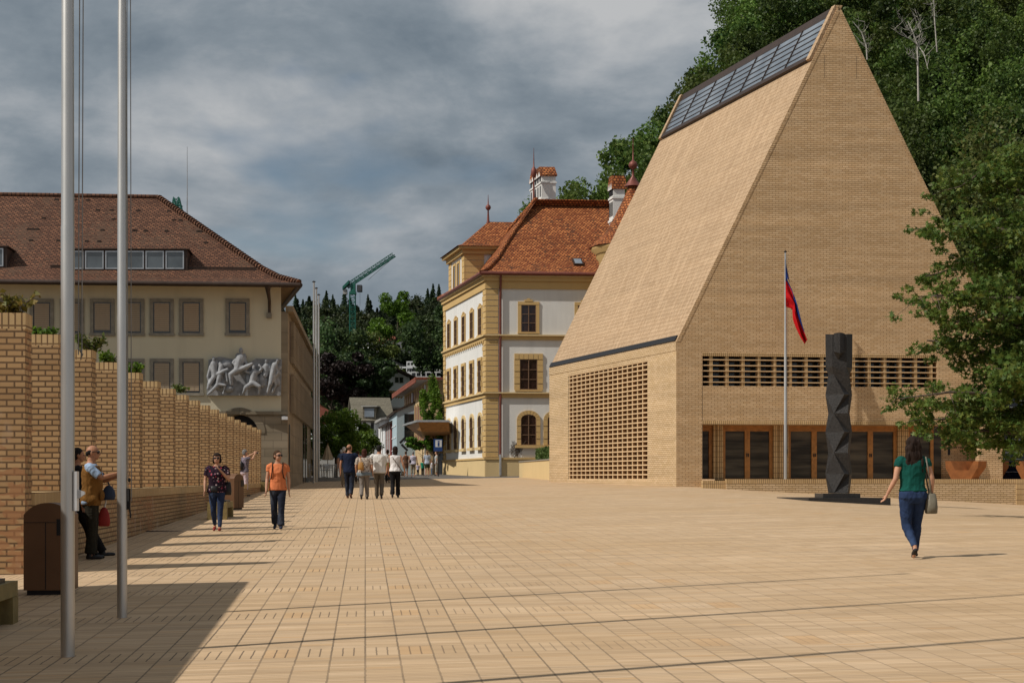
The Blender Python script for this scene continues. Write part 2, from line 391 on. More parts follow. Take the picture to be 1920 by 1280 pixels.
def hairmat(name, c):
    t = NT(name); n = t.noise(t.mapping(t.objc(), scale=(60, 60, 6)), 1.0, 3.0); t.bump(n, .6, .01)
    return t.out(t.mix(t.rng(n, .35, .65), tuple(x*.55 for x in c), tuple(x*1.5 for x in c)), .75, 0, .12)
H = {'dark': hairmat('dark_brown_hair', (.020, .012, .009)), 'auburn': hairmat('auburn_hair', (.050, .018, .011)), 'brown': hairmat('brown_hair', (.05, .027, .014)), 'grey': hairmat('grey_hair', (.17, .165, .16)), 'white': hairmat('white_hair', (.50, .49, .47)), 'black': hairmat('black_cropped_hair', (.014, .012, .011)), 'blonde': hairmat('dark_blond_hair', (.16, .09, .04))}
REM = []
def capsule(m, p0, r0, p1, r1, n=10):
    p0, p1 = Vector(p0), Vector(p1); d = p1-p0
    if d.length < 1e-5: d = Vector((0, 0, 1e-4))
    u = d.normalized(); pts, rr = [], []
    for a in (-80, -45, 0): pts.append(p0+u*r0*math.sin(math.radians(a))); rr.append(r0*math.cos(math.radians(a)))
    for a in (0, 45, 80): pts.append(p1+u*r1*math.sin(math.radians(a))); rr.append(r1*math.cos(math.radians(a)))
    m.tube(pts, rr, n)
def loft(m, rings, n=16, lean=None):
    """rings: (z, rx, ry, cx, cy) closed stack of ellipses"""
    vs, fs = [], []
    for (z, rx, ry, cx, cy) in rings:
        for k in range(n): an = 2*PI*k/n; vs.append((cx+rx*math.cos(an), cy+ry*math.sin(an), z))
    for i in range(len(rings)-1):
        for k in range(n): k2 = (k+1) % n; fs.append((i*n+k, i*n+k2, (i+1)*n+k2, (i+1)*n+k))
    fs.append(tuple(range(n))[::-1]); b = (len(rings)-1)*n; fs.append(tuple(range(b, b+n)))
    m.mesh(vs, fs, 0, True)
def person(label, px, fy, hy, yaw, look, pose='stand', arms=None, group=None, top=None, bottom=None, hair=('short', 'brown'), skin=SK, shoes=None, female=False, glasses=False, hi=True, skirt=None, sleeve=.55, bald=False, ss=1, width=1.0, shade_legs=.0, head_yaw=0.0, vest=None, z_off=0.0, legw=1.0, rollcuff=1.0, hem=.47):
    g = hit(px, fy) if not isinstance(px, Vector) else px
    h = (fy-hy)*g.y/F if hy else 1.7
    Wd = width
    sw = (.100 if female else .114)*Wd
    # legs: hip, knee, ankle, toe for L(+x) and R(-x); facing -y
    hipx = .050
    legs = {}
    for sgn, side in ((1, 'L'), (-1, 'R')):
        hipp = Vector((sgn*hipx, 0, .51)); kn = Vector((sgn*.052, -.008, .282)); an = Vector((sgn*.054, .008, .045)); toe = Vector((sgn*.062, -.085, .018))
        if pose == 'walk':
            f = ss*sgn
            if f > 0: kn = Vector((sgn*.048, -.055, .285)); an = Vector((sgn*.046, -.095, .047)); toe = Vector((sgn*.052, -.18, .024))
            else: kn = Vector((sgn*.048, .010, .275)); an = Vector((sgn*.045, .125, .075)); toe = Vector((sgn*.05, .065, .012))
        if pose == 'backlift':      # seen from behind in mid stride, rear foot on its toes with the sole showing
            f = ss*sgn
            if f > 0: kn = Vector((sgn*.045, -.05, .285)); an = Vector((sgn*.040, -.07, .055)); toe = Vector((sgn*.044, -.155, .03))
            else: kn = Vector((sgn*.052, .0, .275)); an = Vector((sgn*.010, .12, .10)); toe = Vector((sgn*.012, .07, .018))
        if pose == 'lean':
            kn = Vector((sgn*.05, -.10, .27)); an = Vector((sgn*.052, -.20+.03*sgn, .04)); toe = Vector((sgn*.058, -.29+.03*sgn, .02))
        legs[side] = (hipp, kn, an, toe)
    sh = {'L': Vector((sw, .004, .808)), 'R': Vector((-sw, .004, .808))}
    A_ = {}
    for sgn, side in ((1, 'L'), (-1, 'R')):
        sway = .03*sgn*ss if pose in ('walk', 'backlift') else 0
        A_[side] = (Vector((sgn*(sw+.030), .012-sway*.5*-1, .640)), Vector((sgn*(sw+.034), -.030+sway*1.6, .495)))
    if arms:
        for k, v in arms.items(): A_[k] = (Vector(v[0]), Vector(v[1]))
    # torso rings
    if female: TR = [(.455, .070, .060, 0, .010), (.50, .098*Wd, .074, 0, .014), (.54, .097*Wd, .072, 0, .010), (.585, .083*Wd, .060, 0, .002), (.625, .076*Wd, .056, 0, 0), (.67, .083*Wd, .060, 0, -.004), (.72, .092*Wd, .070, 0, -.008), (.765, .095*Wd, .064, 0, -.002), (.80, .098*Wd, .052, 0, .004), (.822, .080*Wd, .042, 0, .006), (.84, .046, .036, 0, .008), (.865, .031, .032, 0, .004), (.90, .030, .031, 0, -.004)]
    else: TR = [(.455, .070, .060, 0, .008), (.50, .094*Wd, .070, 0, .010), (.54, .093*Wd, .068, 0, .006), (.59, .091*Wd, .066, 0, -.002), (.64, .093*Wd, .068, 0, -.006), (.70, .102*Wd, .070, 0, -.004), (.755, .108*Wd, .068, 0, 0), (.795, .110*Wd, .058, 0, .004), (.822, .092*Wd, .046, 0, .006), (.842, .055, .040, 0, .008), (.865, .036, .036, 0, .004), (.90, .034, .035, 0, -.004)]
    body = MB(); loft(body, TR)
    hd = Matrix.Rotation(head_yaw, 3, 'Z'); hc = Vector((0, -.010, .935))
    def HP(x, y, z): return hc+hd @ Vector((x, y, z))
    def hell(m, c, r, rot=True):
        b = len(m.v); m.ell((0, 0, 0), r, 14, 10)
        for i in range(b, len(m.v)): v = hd @ Vector(m.v[i]); m.v[i] = tuple(v+HP(*c))
    hell(body, (0, .004, .012), (.0455, .056, .055)); hell(body, (0, -.016, -.022), (.037, .040, .042)); hell(body, (0, -.034, -.044), (.020, .016, .015))
    capsule(body, HP(0, -.046, .006), .0065, HP(0, -.060, -.012), .0095)
    for s in (1, -1): hell(body, (s*.046, .006, -.002), (.007, .012, .018)); hell(body, (s*.020, -.042, -.014), (.012, .010, .010)); hell(body, (s*.018, -.045, .010), (.014, .007, .005))
    hell(body, (0, -.050, -.031), (.014, .006, .0045)); hell(body, (0, -.047, -.038), (.012, .006, .0045))
    for side, (hp, kn, an, toe) in legs.items():
        capsule(body, hp+Vector((0, 0, -.01)), .052*legw, kn, .032*legw); capsule(body, kn, .031*legw, kn.lerp(an, .35), .031*legw); capsule(body, kn.lerp(an, .35), .031*legw, an, .019); capsule(body, an+Vector((0, .006, -.018)), .020, toe+Vector((0, .02, -.0)), .014)
    fing = {}
    for side in 'LR':
        sgn = 1 if side == 'L' else -1; el, wr = A_[side]
        capsule(body, sh[side]+Vector((-sgn*.012, 0, -.004)), .034, sh[side].lerp(el, .5), .026); capsule(body, sh[side].lerp(el, .5), .026, el, .021); capsule(body, el, .021, el.lerp(wr, .35), .021); capsule(body, el.lerp(wr, .35), .021, wr, .0135)
        d = (wr-el).normalized(); side_v = Vector((0, -1, 0)) if abs(d.z) > .6 else Vector((0, 0, 1)); side_v = (side_v-d*side_v.dot(d)).normalized(); nrm_ = d.cross(side_v)
        pc = wr+d*.03
        for q in (-1, 0, 1): capsule(body, wr+d*.008+side_v*q*.006, .0105, wr+d*.045+side_v*q*.0125, .0085, 8)
        for k in range(4):
            b0 = wr+d*.048+side_v*(.0175-.0118*k); ln = (.040, .046, .043, .033)[k]; c = nrm_*sgn*-.012
            capsule(body, b0, .0052, b0+d*ln*.5+c*.35, .0050, 6); capsule(body, b0+d*ln*.5+c*.35, .0050, b0+d*ln*.92+c*1.3, .0042, 6)
        t0 = wr+d*.018+side_v*.016; capsule(body, t0, .0075, t0+d*.018+side_v*.014-nrm_*sgn*.004, .0062, 6); capsule(body, t0+d*.018+side_v*.014-nrm_*sgn*.004, .0062, t0+d*.040+side_v*.016-nrm_*sgn*.010, .0048, 6)
    def fin(m, nm, mat, parent, vox, smooth=4, world=None):
        m.v = [tuple(Vector(v)*h) for v in m.v]
        o = m.build(nm, mat, None)
        if vox:
            r = o.modifiers.new('r', 'REMESH'); r.mode = 'VOXEL'; r.voxel_size = vox; r.use_smooth_shade = True
            s = o.modifiers.new('s', 'SMOOTH'); s.factor = .5; s.iterations = smooth; REM.append(o)
        if parent is not None: o.parent = parent
        return o
    vx = .0085 if hi else .016
    root = fin(body, 'person', skin, None, vx if not hi else .0068, 2)
    tag(root, label, 'person', group)
    # trousers or skirt
    def ring_at(z):
        zs = [r[0] for r in TR]; return [float(np.interp(z, zs, [r[i] for r in TR])) for i in (1, 2, 3, 4)]
    if bottom:
        m = MB(); mat, kind = bottom
        z1 = .585 if kind != 'skirt' else .60
        if kind == 'skirt':
            loft(m, [(.33, .105, .085, 0, 0), (.42, .108, .088, 0, .004), (.50, .105*Wd, .082, 0, .010), (.56, .094*Wd, .072, 0, .004), (.61, .082*Wd, .062, 0, 0)])
        else:
            R = [(.452, .072, .064)+(0, .010)]
            for z in (.475, .50, .54, .57, z1): rx, ry, cx, cy = ring_at(z); R.append((z, rx+.008, ry+.008, cx, cy))
            loft(m, R)
            end = {'short': .45, 'crop': .80, 'long': 1.0}[kind.split('_')[0]]; wide = 'wide' in kind; slim = 'slim' in kind
            for side, (hp, kn, an, toe) in legs.items():
                sg = 1 if side == 'L' else -1
                capsule(m, hp+Vector((sg*.002, .004, -.005)), .0575*legw, kn, (.037 if slim else .043)*legw)
                if end > .5:
                    e = kn.lerp(an, (end-.5)/.5*.97); e0 = kn.lerp(an, .4*(end-.5)/.5)
                    capsule(m, kn, (.037 if slim else .043)*legw, e0, (.035 if slim else .041)*legw); m.tube([e0-(e-e0)*.2, e0, e], [(.03 if slim else .036)*legw, (.0345 if slim else .041)*legw, (.024 if slim else .046 if wide else .038)], 12)
        fin(m, 'trousers' if kind != 'skirt' else 'skirt', mat, root, vx)
    # upper garment
    if top:
        mat, slv = top; m = MB(); R = []
        z0 = hem; zz_ = [z0, z0+.02, .52, .56, .60, .64, .68, .72, .765, .80, .822, .838]
        for z in sorted(set(q for q in zz_ if q >= z0)):
            rx, ry, cx, cy = ring_at(z); gq = .013 if z < .66 else .010; R.append((z, rx+gq+(.004 if z < z0+.01 else 0), ry+gq, cx, cy))
        R[-1] = (R[-1][0], R[-1][1]*.86, R[-1][2]*.95, R[-1][3], R[-1][4]); loft(m, R)
        if slv > 0:
            for side in 'LR':
                sgn = 1 if side == 'L' else -1; el, wr = A_[side]; s0 = sh[side]+Vector((-sgn*.02, 0, 0)); e = sh[side].lerp(el, min(1, slv))
                capsule(m, s0, .041, sh[side].lerp(el, .15), .040); m.tube([sh[side].lerp(el, -.05), sh[side].lerp(el, .2), e], [.035, .036, .036 if slv < .9 else .03], 12)
                if slv > 1.0: capsule(m, el, .028, el.lerp(wr, slv-1), .024)
        fin(m, 'shirt', mat, root, vx)
    if vest:
        m = MB(); R = []
        for z in (.475, .52, .56, .60, .64, .68, .72, .765, .80, .822):
            rx, ry, cx, cy = ring_at(z); R.append((z, rx*(1.0 if z < .79 else .82)+.020, ry+.020, cx, cy))
        loft(m, R)
        for s in (1, -1): m.ell((s*.055, -.085, .56), (.034, .016, .04)); m.ell((s*.112, -.01, .53), (.018, .05, .04))
        fin(m, 'vest', vest, root, vx)
    # hair
    hk, hm = hair; m = MB()
    if hk != 'bald':
        if hk in ('short', 'crop'): hell(m, (0, .012, .020), (.0505, .058, .058)); hell(m, (0, .030, -.008), (.046, .038, .044))
        if hk == 'bob': hell(m, (0, .012, .020), (.056, .064, .060)); hell(m, (0, .026, -.022), (.057, .046, .050)); [hell(m, (s*.044, .004, -.022), (.016, .032, .040)) for s in (1, -1)]; hell(m, (0, -.040, .044), (.036, .020, .014))
        if hk == 'long':
            hell(m, (0, .012, .020), (.055, .062, .060)); hell(m, (0, .028, -.03), (.068, .048, .060)); hell(m, (0, .046, -.09), (.074, .036, .070)); hell(m, (.008, .052, -.145), (.068, .030, .055)); hell(m, (-.026, .056, -.185), (.036, .022, .050)); hell(m, (.034, .054, -.19), (.030, .018, .042))
            for q in range(26): hell(m, (random.uniform(-.075, .075), .055+random.uniform(-.02, .02), random.uniform(-.215, .03)), (.012, .013, .036))
        if hk == 'mid': hell(m, (0, .012, .020), (.054, .062, .060)); hell(m, (0, .030, -.03), (.055, .044, .052)); hell(m, (0, .040, -.075), (.050, .032, .040))
        if hk == 'pony': hell(m, (0, .012, .020), (.050, .060, .058)); hell(m, (0, .062, -.02), (.018, .020, .022)); capsule(m, HP(0, .062, -.02), .018, HP(0, .060, -.12), .012)
        # cut the face free: drop everything in front by pushing it inside the head
        o_ = []
        for v in m.v:
            l = hd.transposed() @ (Vector(v)-hc)
            if l.y < -.030 and l.z < .034: l.y = -.02; l.x *= .7
            o_.append(tuple(hc+hd @ l))
        m.v = o_
        fin(m, 'hair', H[hm], root, vx, 2)
    elif hm:
        for s in (1, -1): hell(m, (s*.040, .022, .002), (.012, .032, .022))
        hell(m, (0, .046, -.006), (.036, .018, .026)); fin(m, 'hair', H[hm], root, vx, 2)
    # face details
    m = MB()
    if glasses:
        for s in (1, -1): hell(m, (s*.0205, -.050, .0075), (.0185, .010, .0135)); capsule(m, HP(s*.038, -.044, .010), .0028, HP(s*.049, .004, .010), .0028, 6)
        capsule(m, HP(-.01, -.058, .011), .003, HP(.01, -.058, .011), .003, 6); fin(m, 'sunglasses', M['black'], root, None)
    elif hi:
        for s in (1, -1): m = MB(); hell(m, (s*.0185, -.0485, .003), (.0075, .0045, .004)); fin(m, 'eye', M['black'], root, None)
    m = MB(); hell(m, (0, -.0545, -.0345), (.012, .0025, .0035)); fin(m, 'lips', MAT_LIP, root, None)
    # shoes
    for side, (hp, kn, an, toe) in legs.items():
        m = MB(); an2 = an+Vector((0, .010, -.016)); t2 = toe+Vector((0, -.004, 0))
        capsule(m, an2+Vector((0, .006, -.012)), .0205, an2.lerp(t2, .55)+Vector((0, 0, -.004)), .0225); capsule(m, an2.lerp(t2, .5)+Vector((0, 0, -.004)), .022, t2, .016)
        if shoes and shoes[1] == 'closed': capsule(m, an+Vector((0, .004, 0)), .025, an2, .024)
        zmin = min(v[2] for v in m.v); m.v = [(v[0], v[1], max(v[2], zmin+.006)) for v in m.v]
        fin(m, 'shoe', (shoes or (M['black'], 'closed'))[0], root, vx, 2)
    root.location = (g.x, g.y, g.z+z_off); root.rotation_euler.z = yaw
    Rm = Matrix.Rotation(yaw, 3, 'Z')
    return dict(o=root, h=h, W=lambda v: Vector((g.x, g.y, g.z+z_off))+Rm @ (Vector(v)*h), A=A_, sh=sh, legs=legs, Rm=Rm)
MAT_LIP = skinmat('lip_skin', (.34, .12, .10))
denim = cloth('dark_blue_denim', (.022, .034, .075), .5, (.065, .095, .165), 'denim'); denim2 = cloth('washed_dark_denim', (.018, .022, .036), .5, (.09, .10, .12), 'denim'); denimb = cloth('mid_blue_denim', (.020, .036, .085), .5, (.05, .085, .17), 'denim')
blk = cloth('black_cloth', (.012, .011, .012)); olive = cloth('dark_olive_trouser', (.022, .019, .013))
# woman in green seen from behind
W1 = person('woman with long dark hair in green top and blue jeans walking away alone', 1711, 1046, 820, PI, None, 'backlift', top=(cloth('dark_green_jersey', (.006, .066, .052), .7), .34), bottom=(denimb, 'long_slim'), hair=('long', 'dark'), female=True, shoes=(M['black'], 'flat'), ss=-1, arms={'R': ((-.155, .02, .665), (-.165, -.02, .545)), 'L': ((.150, .035, .655), (.205, -.01, .535))}, width=1.12, hem=.555, legw=1.12)
def ribbon(m, pts, w, t, up): 
    for a, b in zip(pts[:-1], pts[1:]): m.bar(a, b, w, t, up=up)
def bag(label, cat, name, Wf, c, r, mat, strap=None, scol=None, lobes=None):
    p = Wf(c); t = thing(name, label, cat, p)
    m = MB(); n = 14; vs = []
    for (z, kx, ky) in ((-1, .82, .7), (-.92, .96, .9), (-.4, 1.0, 1.0), (.3, .92, .85), (.8, .78, .5), (1, .62, .22)):
        vs.append((z, kx, ky))
    rings = []
    for z, kx, ky in vs:
        rings.append([Wf((c[0]+r[0]*kx*math.copysign(abs(math.cos(a))**.7, math.cos(a)), c[1]+r[1]*ky*math.copysign(abs(math.sin(a))**.7, math.sin(a)), c[2]+r[2]*z)) for a in [2*PI*k/n for k in range(n)]])
    allv = [v for R in rings for v in R]; fs = [(i*n+k, i*n+(k+1) % n, (i+1)*n+(k+1) % n, (i+1)*n+k) for i in range(len(rings)-1) for k in range(n)]
    m.mesh(allv, fs+[tuple(range(n))[::-1], tuple(range((len(rings)-1)*n, len(rings)*n))], 0, True); m.build('pouch', mat, t)
    if strap:
        m = MB(); m.tube([Wf(q) for q in strap], .012, 6); m.build('strap', scol or mat, t)
    return t
lea = plain('grey_olive_leather', (.15, .135, .10), .5, 0, .2, 8, bump=.2)
bag('grey olive leather shoulder bag hanging at the hip of the woman in green', 'bag', 'shoulder_bag', W1['W'], (-.150, .015, .455), (.050, .060, .085), lea, [(-.145, .02, .53), (-.125, .07, .64), (-.112, .065, .74), (-.102, .03, .838), (-.104, -.03, .82), (-.12, -.05, .70), (-.145, -.02, .53)])
# two women walking towards the camera
W2 = person('woman in dark floral top and red shoes with a hand at her mouth', 407, 995, 850, .05, None, 'walk', top=(cloth('dark_floral_blouse', (.020, .010, .018), .5, None, 'floral'), .62), bottom=(denim, 'long_slim'), hair=('bob', 'dark'), female=True, glasses=True, shoes=(plain('red_shoe', (.22, .02, .015), .5), 'flat'), ss=1, arms={'L': ((.152, -.035, .665), (.050, -.115, .790)), 'R': ((-.152, .0, .655), (-.150, -.055, .525))}, width=1.2, hem=.50)
bag('black bag carried at the side of the woman in the floral top', 'bag', 'bag', W2['W'], (.135, .03, .55), (.048, .055, .085), M['black'], [(.13, .03, .62), (.12, .02, .72), (.095, .02, .84)])
bag('black belt pouch worn at the waist of the woman in the floral top', 'bag', 'belt_pouch', W2['W'], (-.025, -.105, .545), (.048, .028, .040), M['black'], [(-.105, -.02, .575), (-.06, -.085, .57), (.02, -.095, .575), (.10, -.03, .585)])
cord_ = cloth('orange_jersey', (.60, .185, .075), .5)
W3 = person('woman in an orange t-shirt, dark jeans and sunglasses walking towards the camera', 521, 992, 845, .06, None, 'walk', top=(cord_, .42), bottom=(denim2, 'long_wide'), hair=('short', 'brown'), female=True, glasses=True, shoes=(plain('navy_canvas_shoe', (.02, .025, .05), .7), 'closed'), ss=1, head_yaw=.75, hem=.50, width=1.06)
m = MB()
bp = thing('backpack', 'dark backpack worn by the woman in orange, mostly its two shoulder straps showing', 'backpack', W3['W']((0, .1, .7)))
for s in (1, -1): m.tube([W3['W'](q) for q in ((s*.062, .05, .835), (s*.066, -.01, .852), (s*.064, -.062, .80), (s*.066, -.085, .73), (s*.080, -.06, .66), (s*.095, .0, .63), (s*.06, .07, .62))], .012, 6)
m.build('strap', cloth('dark_brown_strap', (.06, .025, .015)), bp); m = MB(); R = W3['W']; m.ell(R((0, .115, .70)), (.13, .07, .19)); m.build('pouch', M['black'], bp)
# woman taking a photograph
W4 = person('grey haired woman in lilac trousers by the brick fins raising a camera', 459, 930, 843, PI*.70, None, 'stand', top=(cloth('grey_floral_blouse', (.11, .10, .125), .5, (.25, .20, .24), 'mottle'), .5), bottom=(cloth('pale_lilac_trouser', (.50, .40, .44), .5), 'crop_wide'), hair=('short', 'grey'), female=True, shoes=(plain('brown_sandal', (.08, .05, .04), .6), 'flat'), arms={'L': ((.135, -.11, .84), (.035, -.225, .925)), 'R': ((-.130, -.12, .80), (-.030, -.225, .915))}, width=1.12, hem=.52)
cm = thing('camera', 'small camera held up by the grey haired woman at the wall', 'camera', W4['W']((0, -.28, .93))); m = MB(); c = W4['W']; 
Rm = W4['Rm']; m.boxa(c((-.03, -.30, .915)), Rm @ Vector((.10, 0, 0)), Rm @ Vector((0, .035, 0)), ZZ*.065); m.build('body', M['black'], cm); m = MB(); m.tube([c((0, -.30, .935)), c((0, -.325, .935))], .022, 10); m.build('lens', M['steel'], cm)
bag('small black backpack on the back of the woman with the camera', 'backpack', 'backpack', W4['W'], (.0, .105, .67), (.085, .045, .09), M['black'])
# man in the vest and the companion behind him
vestc = cloth('brown_utility_vest', (.16, .075, .018), .8); ltb = cloth('light_blue_shirt', (.30, .40, .55), .6)
P5 = person('balding man in a brown vest and light blue shirt standing between the flagpoles', 172, 1048, 835, PI/2+.12, None, 'stand', top=(ltb, .8), bottom=(olive, 'long_wide'), hair=('bald', 'black'), skin=SKT, glasses=True, shoes=(M['black'], 'closed'), vest=vestc, arms={'R': ((-.135, -.10, .715), (-.085, -.225, .755)), 'L': ((.135, -.09, .690), (.060, -.190, .720))}, width=1.16, hem=.48)
gB = hit(196, 1042); gB.x -= .42; gB.z = ground_z(gB.x, gB.y)
P6 = person('person in black leaning beside the brick wall behind the man in the vest', gB, 1040, 838, PI/2+.35, None, 'lean', top=(blk, 1.6), bottom=(blk, 'long'), hair=('short', 'black'), skin=SKT, shoes=(M['black'], 'closed'), width=1.05)
R6 = P6['W']
bag('red bag held low behind the man in the vest', 'bag', 'bag', P5['W'], (.16, -.085, .37), (.02, .055, .085), plain('red_bag_cloth', (.25, .02, .015), .6), [(.16, -.09, .45), (.14, -.12, .58), (.12, -.14, .64)], M['signwhite'])
bag('dark blue shoulder bag in front of the man in the vest', 'bag', 'shoulder_bag', P5['W'], (.13, -.13, .585), (.035, .06, .065), plain('dark_blue_bag', (.018, .03, .06), .6), [(.12, -.14, .63), (.13, -.12, .70), (.12, -.08, .76)])
# four people walking away together
G1 = 'four people walking away across the plaza'
person('balding man in navy shirt and dark jeans, leftmost of four walking away', 655, 934, 833, PI-.05, None, 'walk', group=G1, top=(cloth('navy_polo', (.012, .018, .040), .5), .6), bottom=(denim2, 'long'), hair=('bald', 'brown'), skin=SKT, shoes=(plain('brown_shoe', (.08, .03, .015), .5), 'closed'), ss=1, head_yaw=-.5, width=1.12, hem=.475)
W7 = person('woman with auburn hair in a patterned blouse, second of four walking away', 683, 936, 842, PI, None, 'walk', group=G1, top=(cloth('cream_patterned_blouse', (.50, .43, .36), .6, (.16, .12, .10), 'mottle'), .75), bottom=(cloth('grey_brown_trouser', (.19, .165, .145), .5), 'long'), hair=('mid', 'auburn'), female=True, shoes=(M['black'], 'closed'), ss=-1, width=1.3, hem=.50, arms={'R': ((-.155, .02, .66), (-.165, -.03, .53)), 'L': ((.165, .02, .66), (.16, -.03, .54))})
bag('tan backpack worn over one shoulder by the woman in the patterned blouse', 'backpack', 'backpack', W7['W'], (.055, .120, .665), (.060, .045, .080), plain('tan_leather', (.32, .16, .04), .6), [(.05, .13, .75), (.075, .06, .84), (.085, -.02, .82)])
m = MB(); sj = thing('jacket', 'pale denim jacket tied round the hips of the woman in the patterned blouse', 'jacket', W7['W']((0, 0, .5))); Rw = W7['W']; vs = []
for z, k in ((.475, 1.16), (.50, 1.22), (.525, 1.2), (.54, 1.1)):
    for q in range(18): a = 2*PI*q/18; vs.append(Rw((.105*1.25*k*math.cos(a), .086*k*math.sin(a)+.012, z+.006*math.sin(a*4))))
m.mesh(vs, [(i*18+q, i*18+(q+1) % 18, (i+1)*18+(q+1) % 18, (i+1)*18+q) for i in range(3) for q in range(18)], 0, True); m.build('jacket_cloth', cloth('pale_denim_cloth', (.16, .19, .21), .8), sj)
person('man with cropped dark hair in a white shirt, third of four walking away', 711, 935, 835, PI+.05, None, 'walk', group=G1, top=(cloth('white_shirt', (.64, .62, .58), .6), .75), bottom=(cloth('taupe_trouser', (.12, .098, .074), .5), 'long'), hair=('crop', 'black'), skin=SKT, shoes=(M['black'], 'closed'), ss=1, width=1.2, head_yaw=-.3, hem=.485)
W9 = person('woman in white sleeveless top and black trousers, rightmost of four walking away', 741, 933, 837, PI, None, 'walk', group=G1, top=(cloth('white_sleeveless', (.66, .63, .62), .6), 0), bottom=(blk, 'long_wide'), hair=('mid', 'dark'), female=True, shoes=(M['black'], 'closed'), ss=-1, width=1.1, hem=.52, arms={'L': ((.140, .02, .66), (.165, .0, .53)), 'R': ((-.150, .02, .66), (-.185, -.02, .54))})
bag('brown bag on a long strap across the back of the woman in white', 'bag', 'bag', W9['W'], (-.145, .0, .475), (.03, .05, .045), plain('brown_bag', (.09, .06, .035), .6), [(.07, .03, .835), (.03, .082, .76), (-.05, .088, .66), (-.12, .06, .55), (-.145, .0, .50)])
# people farther away
def far(label, px, fy, hy, yaw, topc, botc, bk='long', hair=('short', 'brown'), fem=True, pose='stand', slv=.5, grp=None, skin=SK, **k):
    return person(label, px, fy, hy, yaw, None, pose, None, grp, top=(cloth('far_top', topc, .3), slv), bottom=(cloth('far_bottom', botc, .3), bk), hair=hair, female=fem, skin=skin, hi=False, **k)
far('white haired man in blue shirt and beige trousers left of the navy shirt man', 645, 912, 838, PI, (.08, .12, .18), (.38, .31, .22), hair=('short', 'white'), fem=False, pose='walk')
far('white haired person in white trousers half hidden behind the navy shirt man', 640, 900, 843, PI-.2, (.10, .16, .19), (.60, .58, .55), hair=('short', 'white'), pose='walk')
far('person with a red top almost hidden behind the patterned blouse', 671, 906, 845, PI, (.45, .02, .03), (.09, .07, .05), fem=False)
far('person in a lime green top almost hidden behind the white shirt man', 727, 905, 843, PI, (.25, .42, .05), (.03, .03, .03), pose='walk')
far('tanned woman in a short brown patterned dress walking away near the canopy', 761, 893, 846, PI, (.10, .05, .03), (.11, .06, .04), 'skirt', ('short', 'brown'), slv=0, skin=SKT)
w = far('woman in pale lavender top and beige trousers with black bag on her back', 774.5, 894, 846, PI, (.55, .51, .60), (.28, .22, .15), 'crop_wide', ('short', 'grey'), slv=0, width=1.25, hem=.50)
bag('black bag across the back of the woman in lavender', 'bag', 'bag', w['W'], (.11, .05, .62), (.035, .04, .06), M['black'], [(-.06, .08, .80), (.05, .09, .72), (.11, .06, .66)])
far('child in a green top standing near the canopy', 792.5, 892, 862, PI, (.01, .20, .12), (.05, .045, .035), hair=('short', 'brown'), fem=False)
far('small child in a pale striped top between the lavender woman and the green child', 783.5, 892, 868, PI, (.42, .38, .45), (.03, .03, .04), hair=('short', 'dark'), fem=False)
far('woman with a light brown ponytail in a pale blue blouse and dark skirt', 801, 892, 845, PI, (.35, .39, .46), (.03, .035, .015), 'skirt', ('pony', 'blonde'), slv=.7)
far('child in white and blue jeans held by the grey clothed woman', 809.5, 891.5, 863, -PI/2, (.55, .57, .62), (.09, .15, .24), hair=('short', 'brown'), fem=False)
far('woman in grey clothes at the corner of the white facade facing left', 818.5, 891.5, 846, -PI/2, (.40, .40, .39), (.30, .28, .24), 'crop_wide', ('short', 'brown'), slv=.6, width=1.15)
bpy.context.view_layer.update(); dg = bpy.context.evaluated_depsgraph_get()
newm = [(o, bpy.data.meshes.new_from_object(o.evaluated_get(dg))) for o in REM]
from mathutils import noise as mnoise
for o, me in newm:
    me.name = o.name; o.modifiers.clear(); o.data = me; nm = o.name.split('.')[0]
    if nm in ('shirt', 'trousers', 'skirt', 'vest', 'hair') and len(me.vertices) > 4000:     # cloth folds and strands as real relief
        n = len(me.vertices); co = np.zeros(n*3); me.vertices.foreach_get('co', co); co = co.reshape(-1, 3); no = np.zeros(n*3); me.vertices.foreach_get('normal', no); no = no.reshape(-1, 3)
        off = random.random()*50
        if nm == 'hair': d = [.006*mnoise.noise((x*55+off, y*55, z*10)) for x, y, z in co]
        elif nm == 'trousers': d = [.0075*mnoise.noise((x*9+off, y*9, z*13+2.5*x*9))+.006*(1-abs(mnoise.noise((x*7, y*7+off, z*17-x*12)))*2.2)-.003 for x, y, z in co]
        else: d = [.009*mnoise.noise((x*11+off, y*11, z*8+x*9))+.007*(1-abs(mnoise.noise((x*8-z*5, y*8+off, z*9+x*6)))*2.2)-.003 for x, y, z in co]
        d = np.array(d) if nm == 'hair' else np.maximum(np.array(d), -.0005)+.001
        co += no*d[:, None]; me.vertices.foreach_set('co', co.ravel()); me.update()
# ------------------------------------------------------------------ ground, plaza, street, terraces
def sheet(name, mat, xs, ys, zf, kind='structure', uvrot=None):
    vs, fs, nx = [], [], len(xs)
    for y in ys:
        for x in xs: vs.append((x, y, zf(x, y)))
    mb = MB()
    mb.mesh(vs, [(j*nx+i, j*nx+i+1, (j+1)*nx+i+1, (j+1)*nx+i) for j in range(len(ys)-1) for i in range(nx-1)], 0, True)
    o = mb.build(name, mat, None, uvrot); tag(o, kind=kind); return o
fx = [-900, -300, -120, -60, -40, -30, -24, -18, -14]+list(np.arange(-12, 30, 1.0))+[32, 36, 40, 50, 80, 150, 300, 900]
fy = [-60, -20]+list(np.arange(-8, 120, 2.0))+[125, 140, 180, 250, 400, 800, 2000]
sheet('ground', M['asphalt'], fx, fy, lambda x, y: ground_z(x, y)-.012)
PLX = [-40, -30, -24, -18, -14]+list(np.arange(-12, 30, 1.0))+[32, 36, 40]
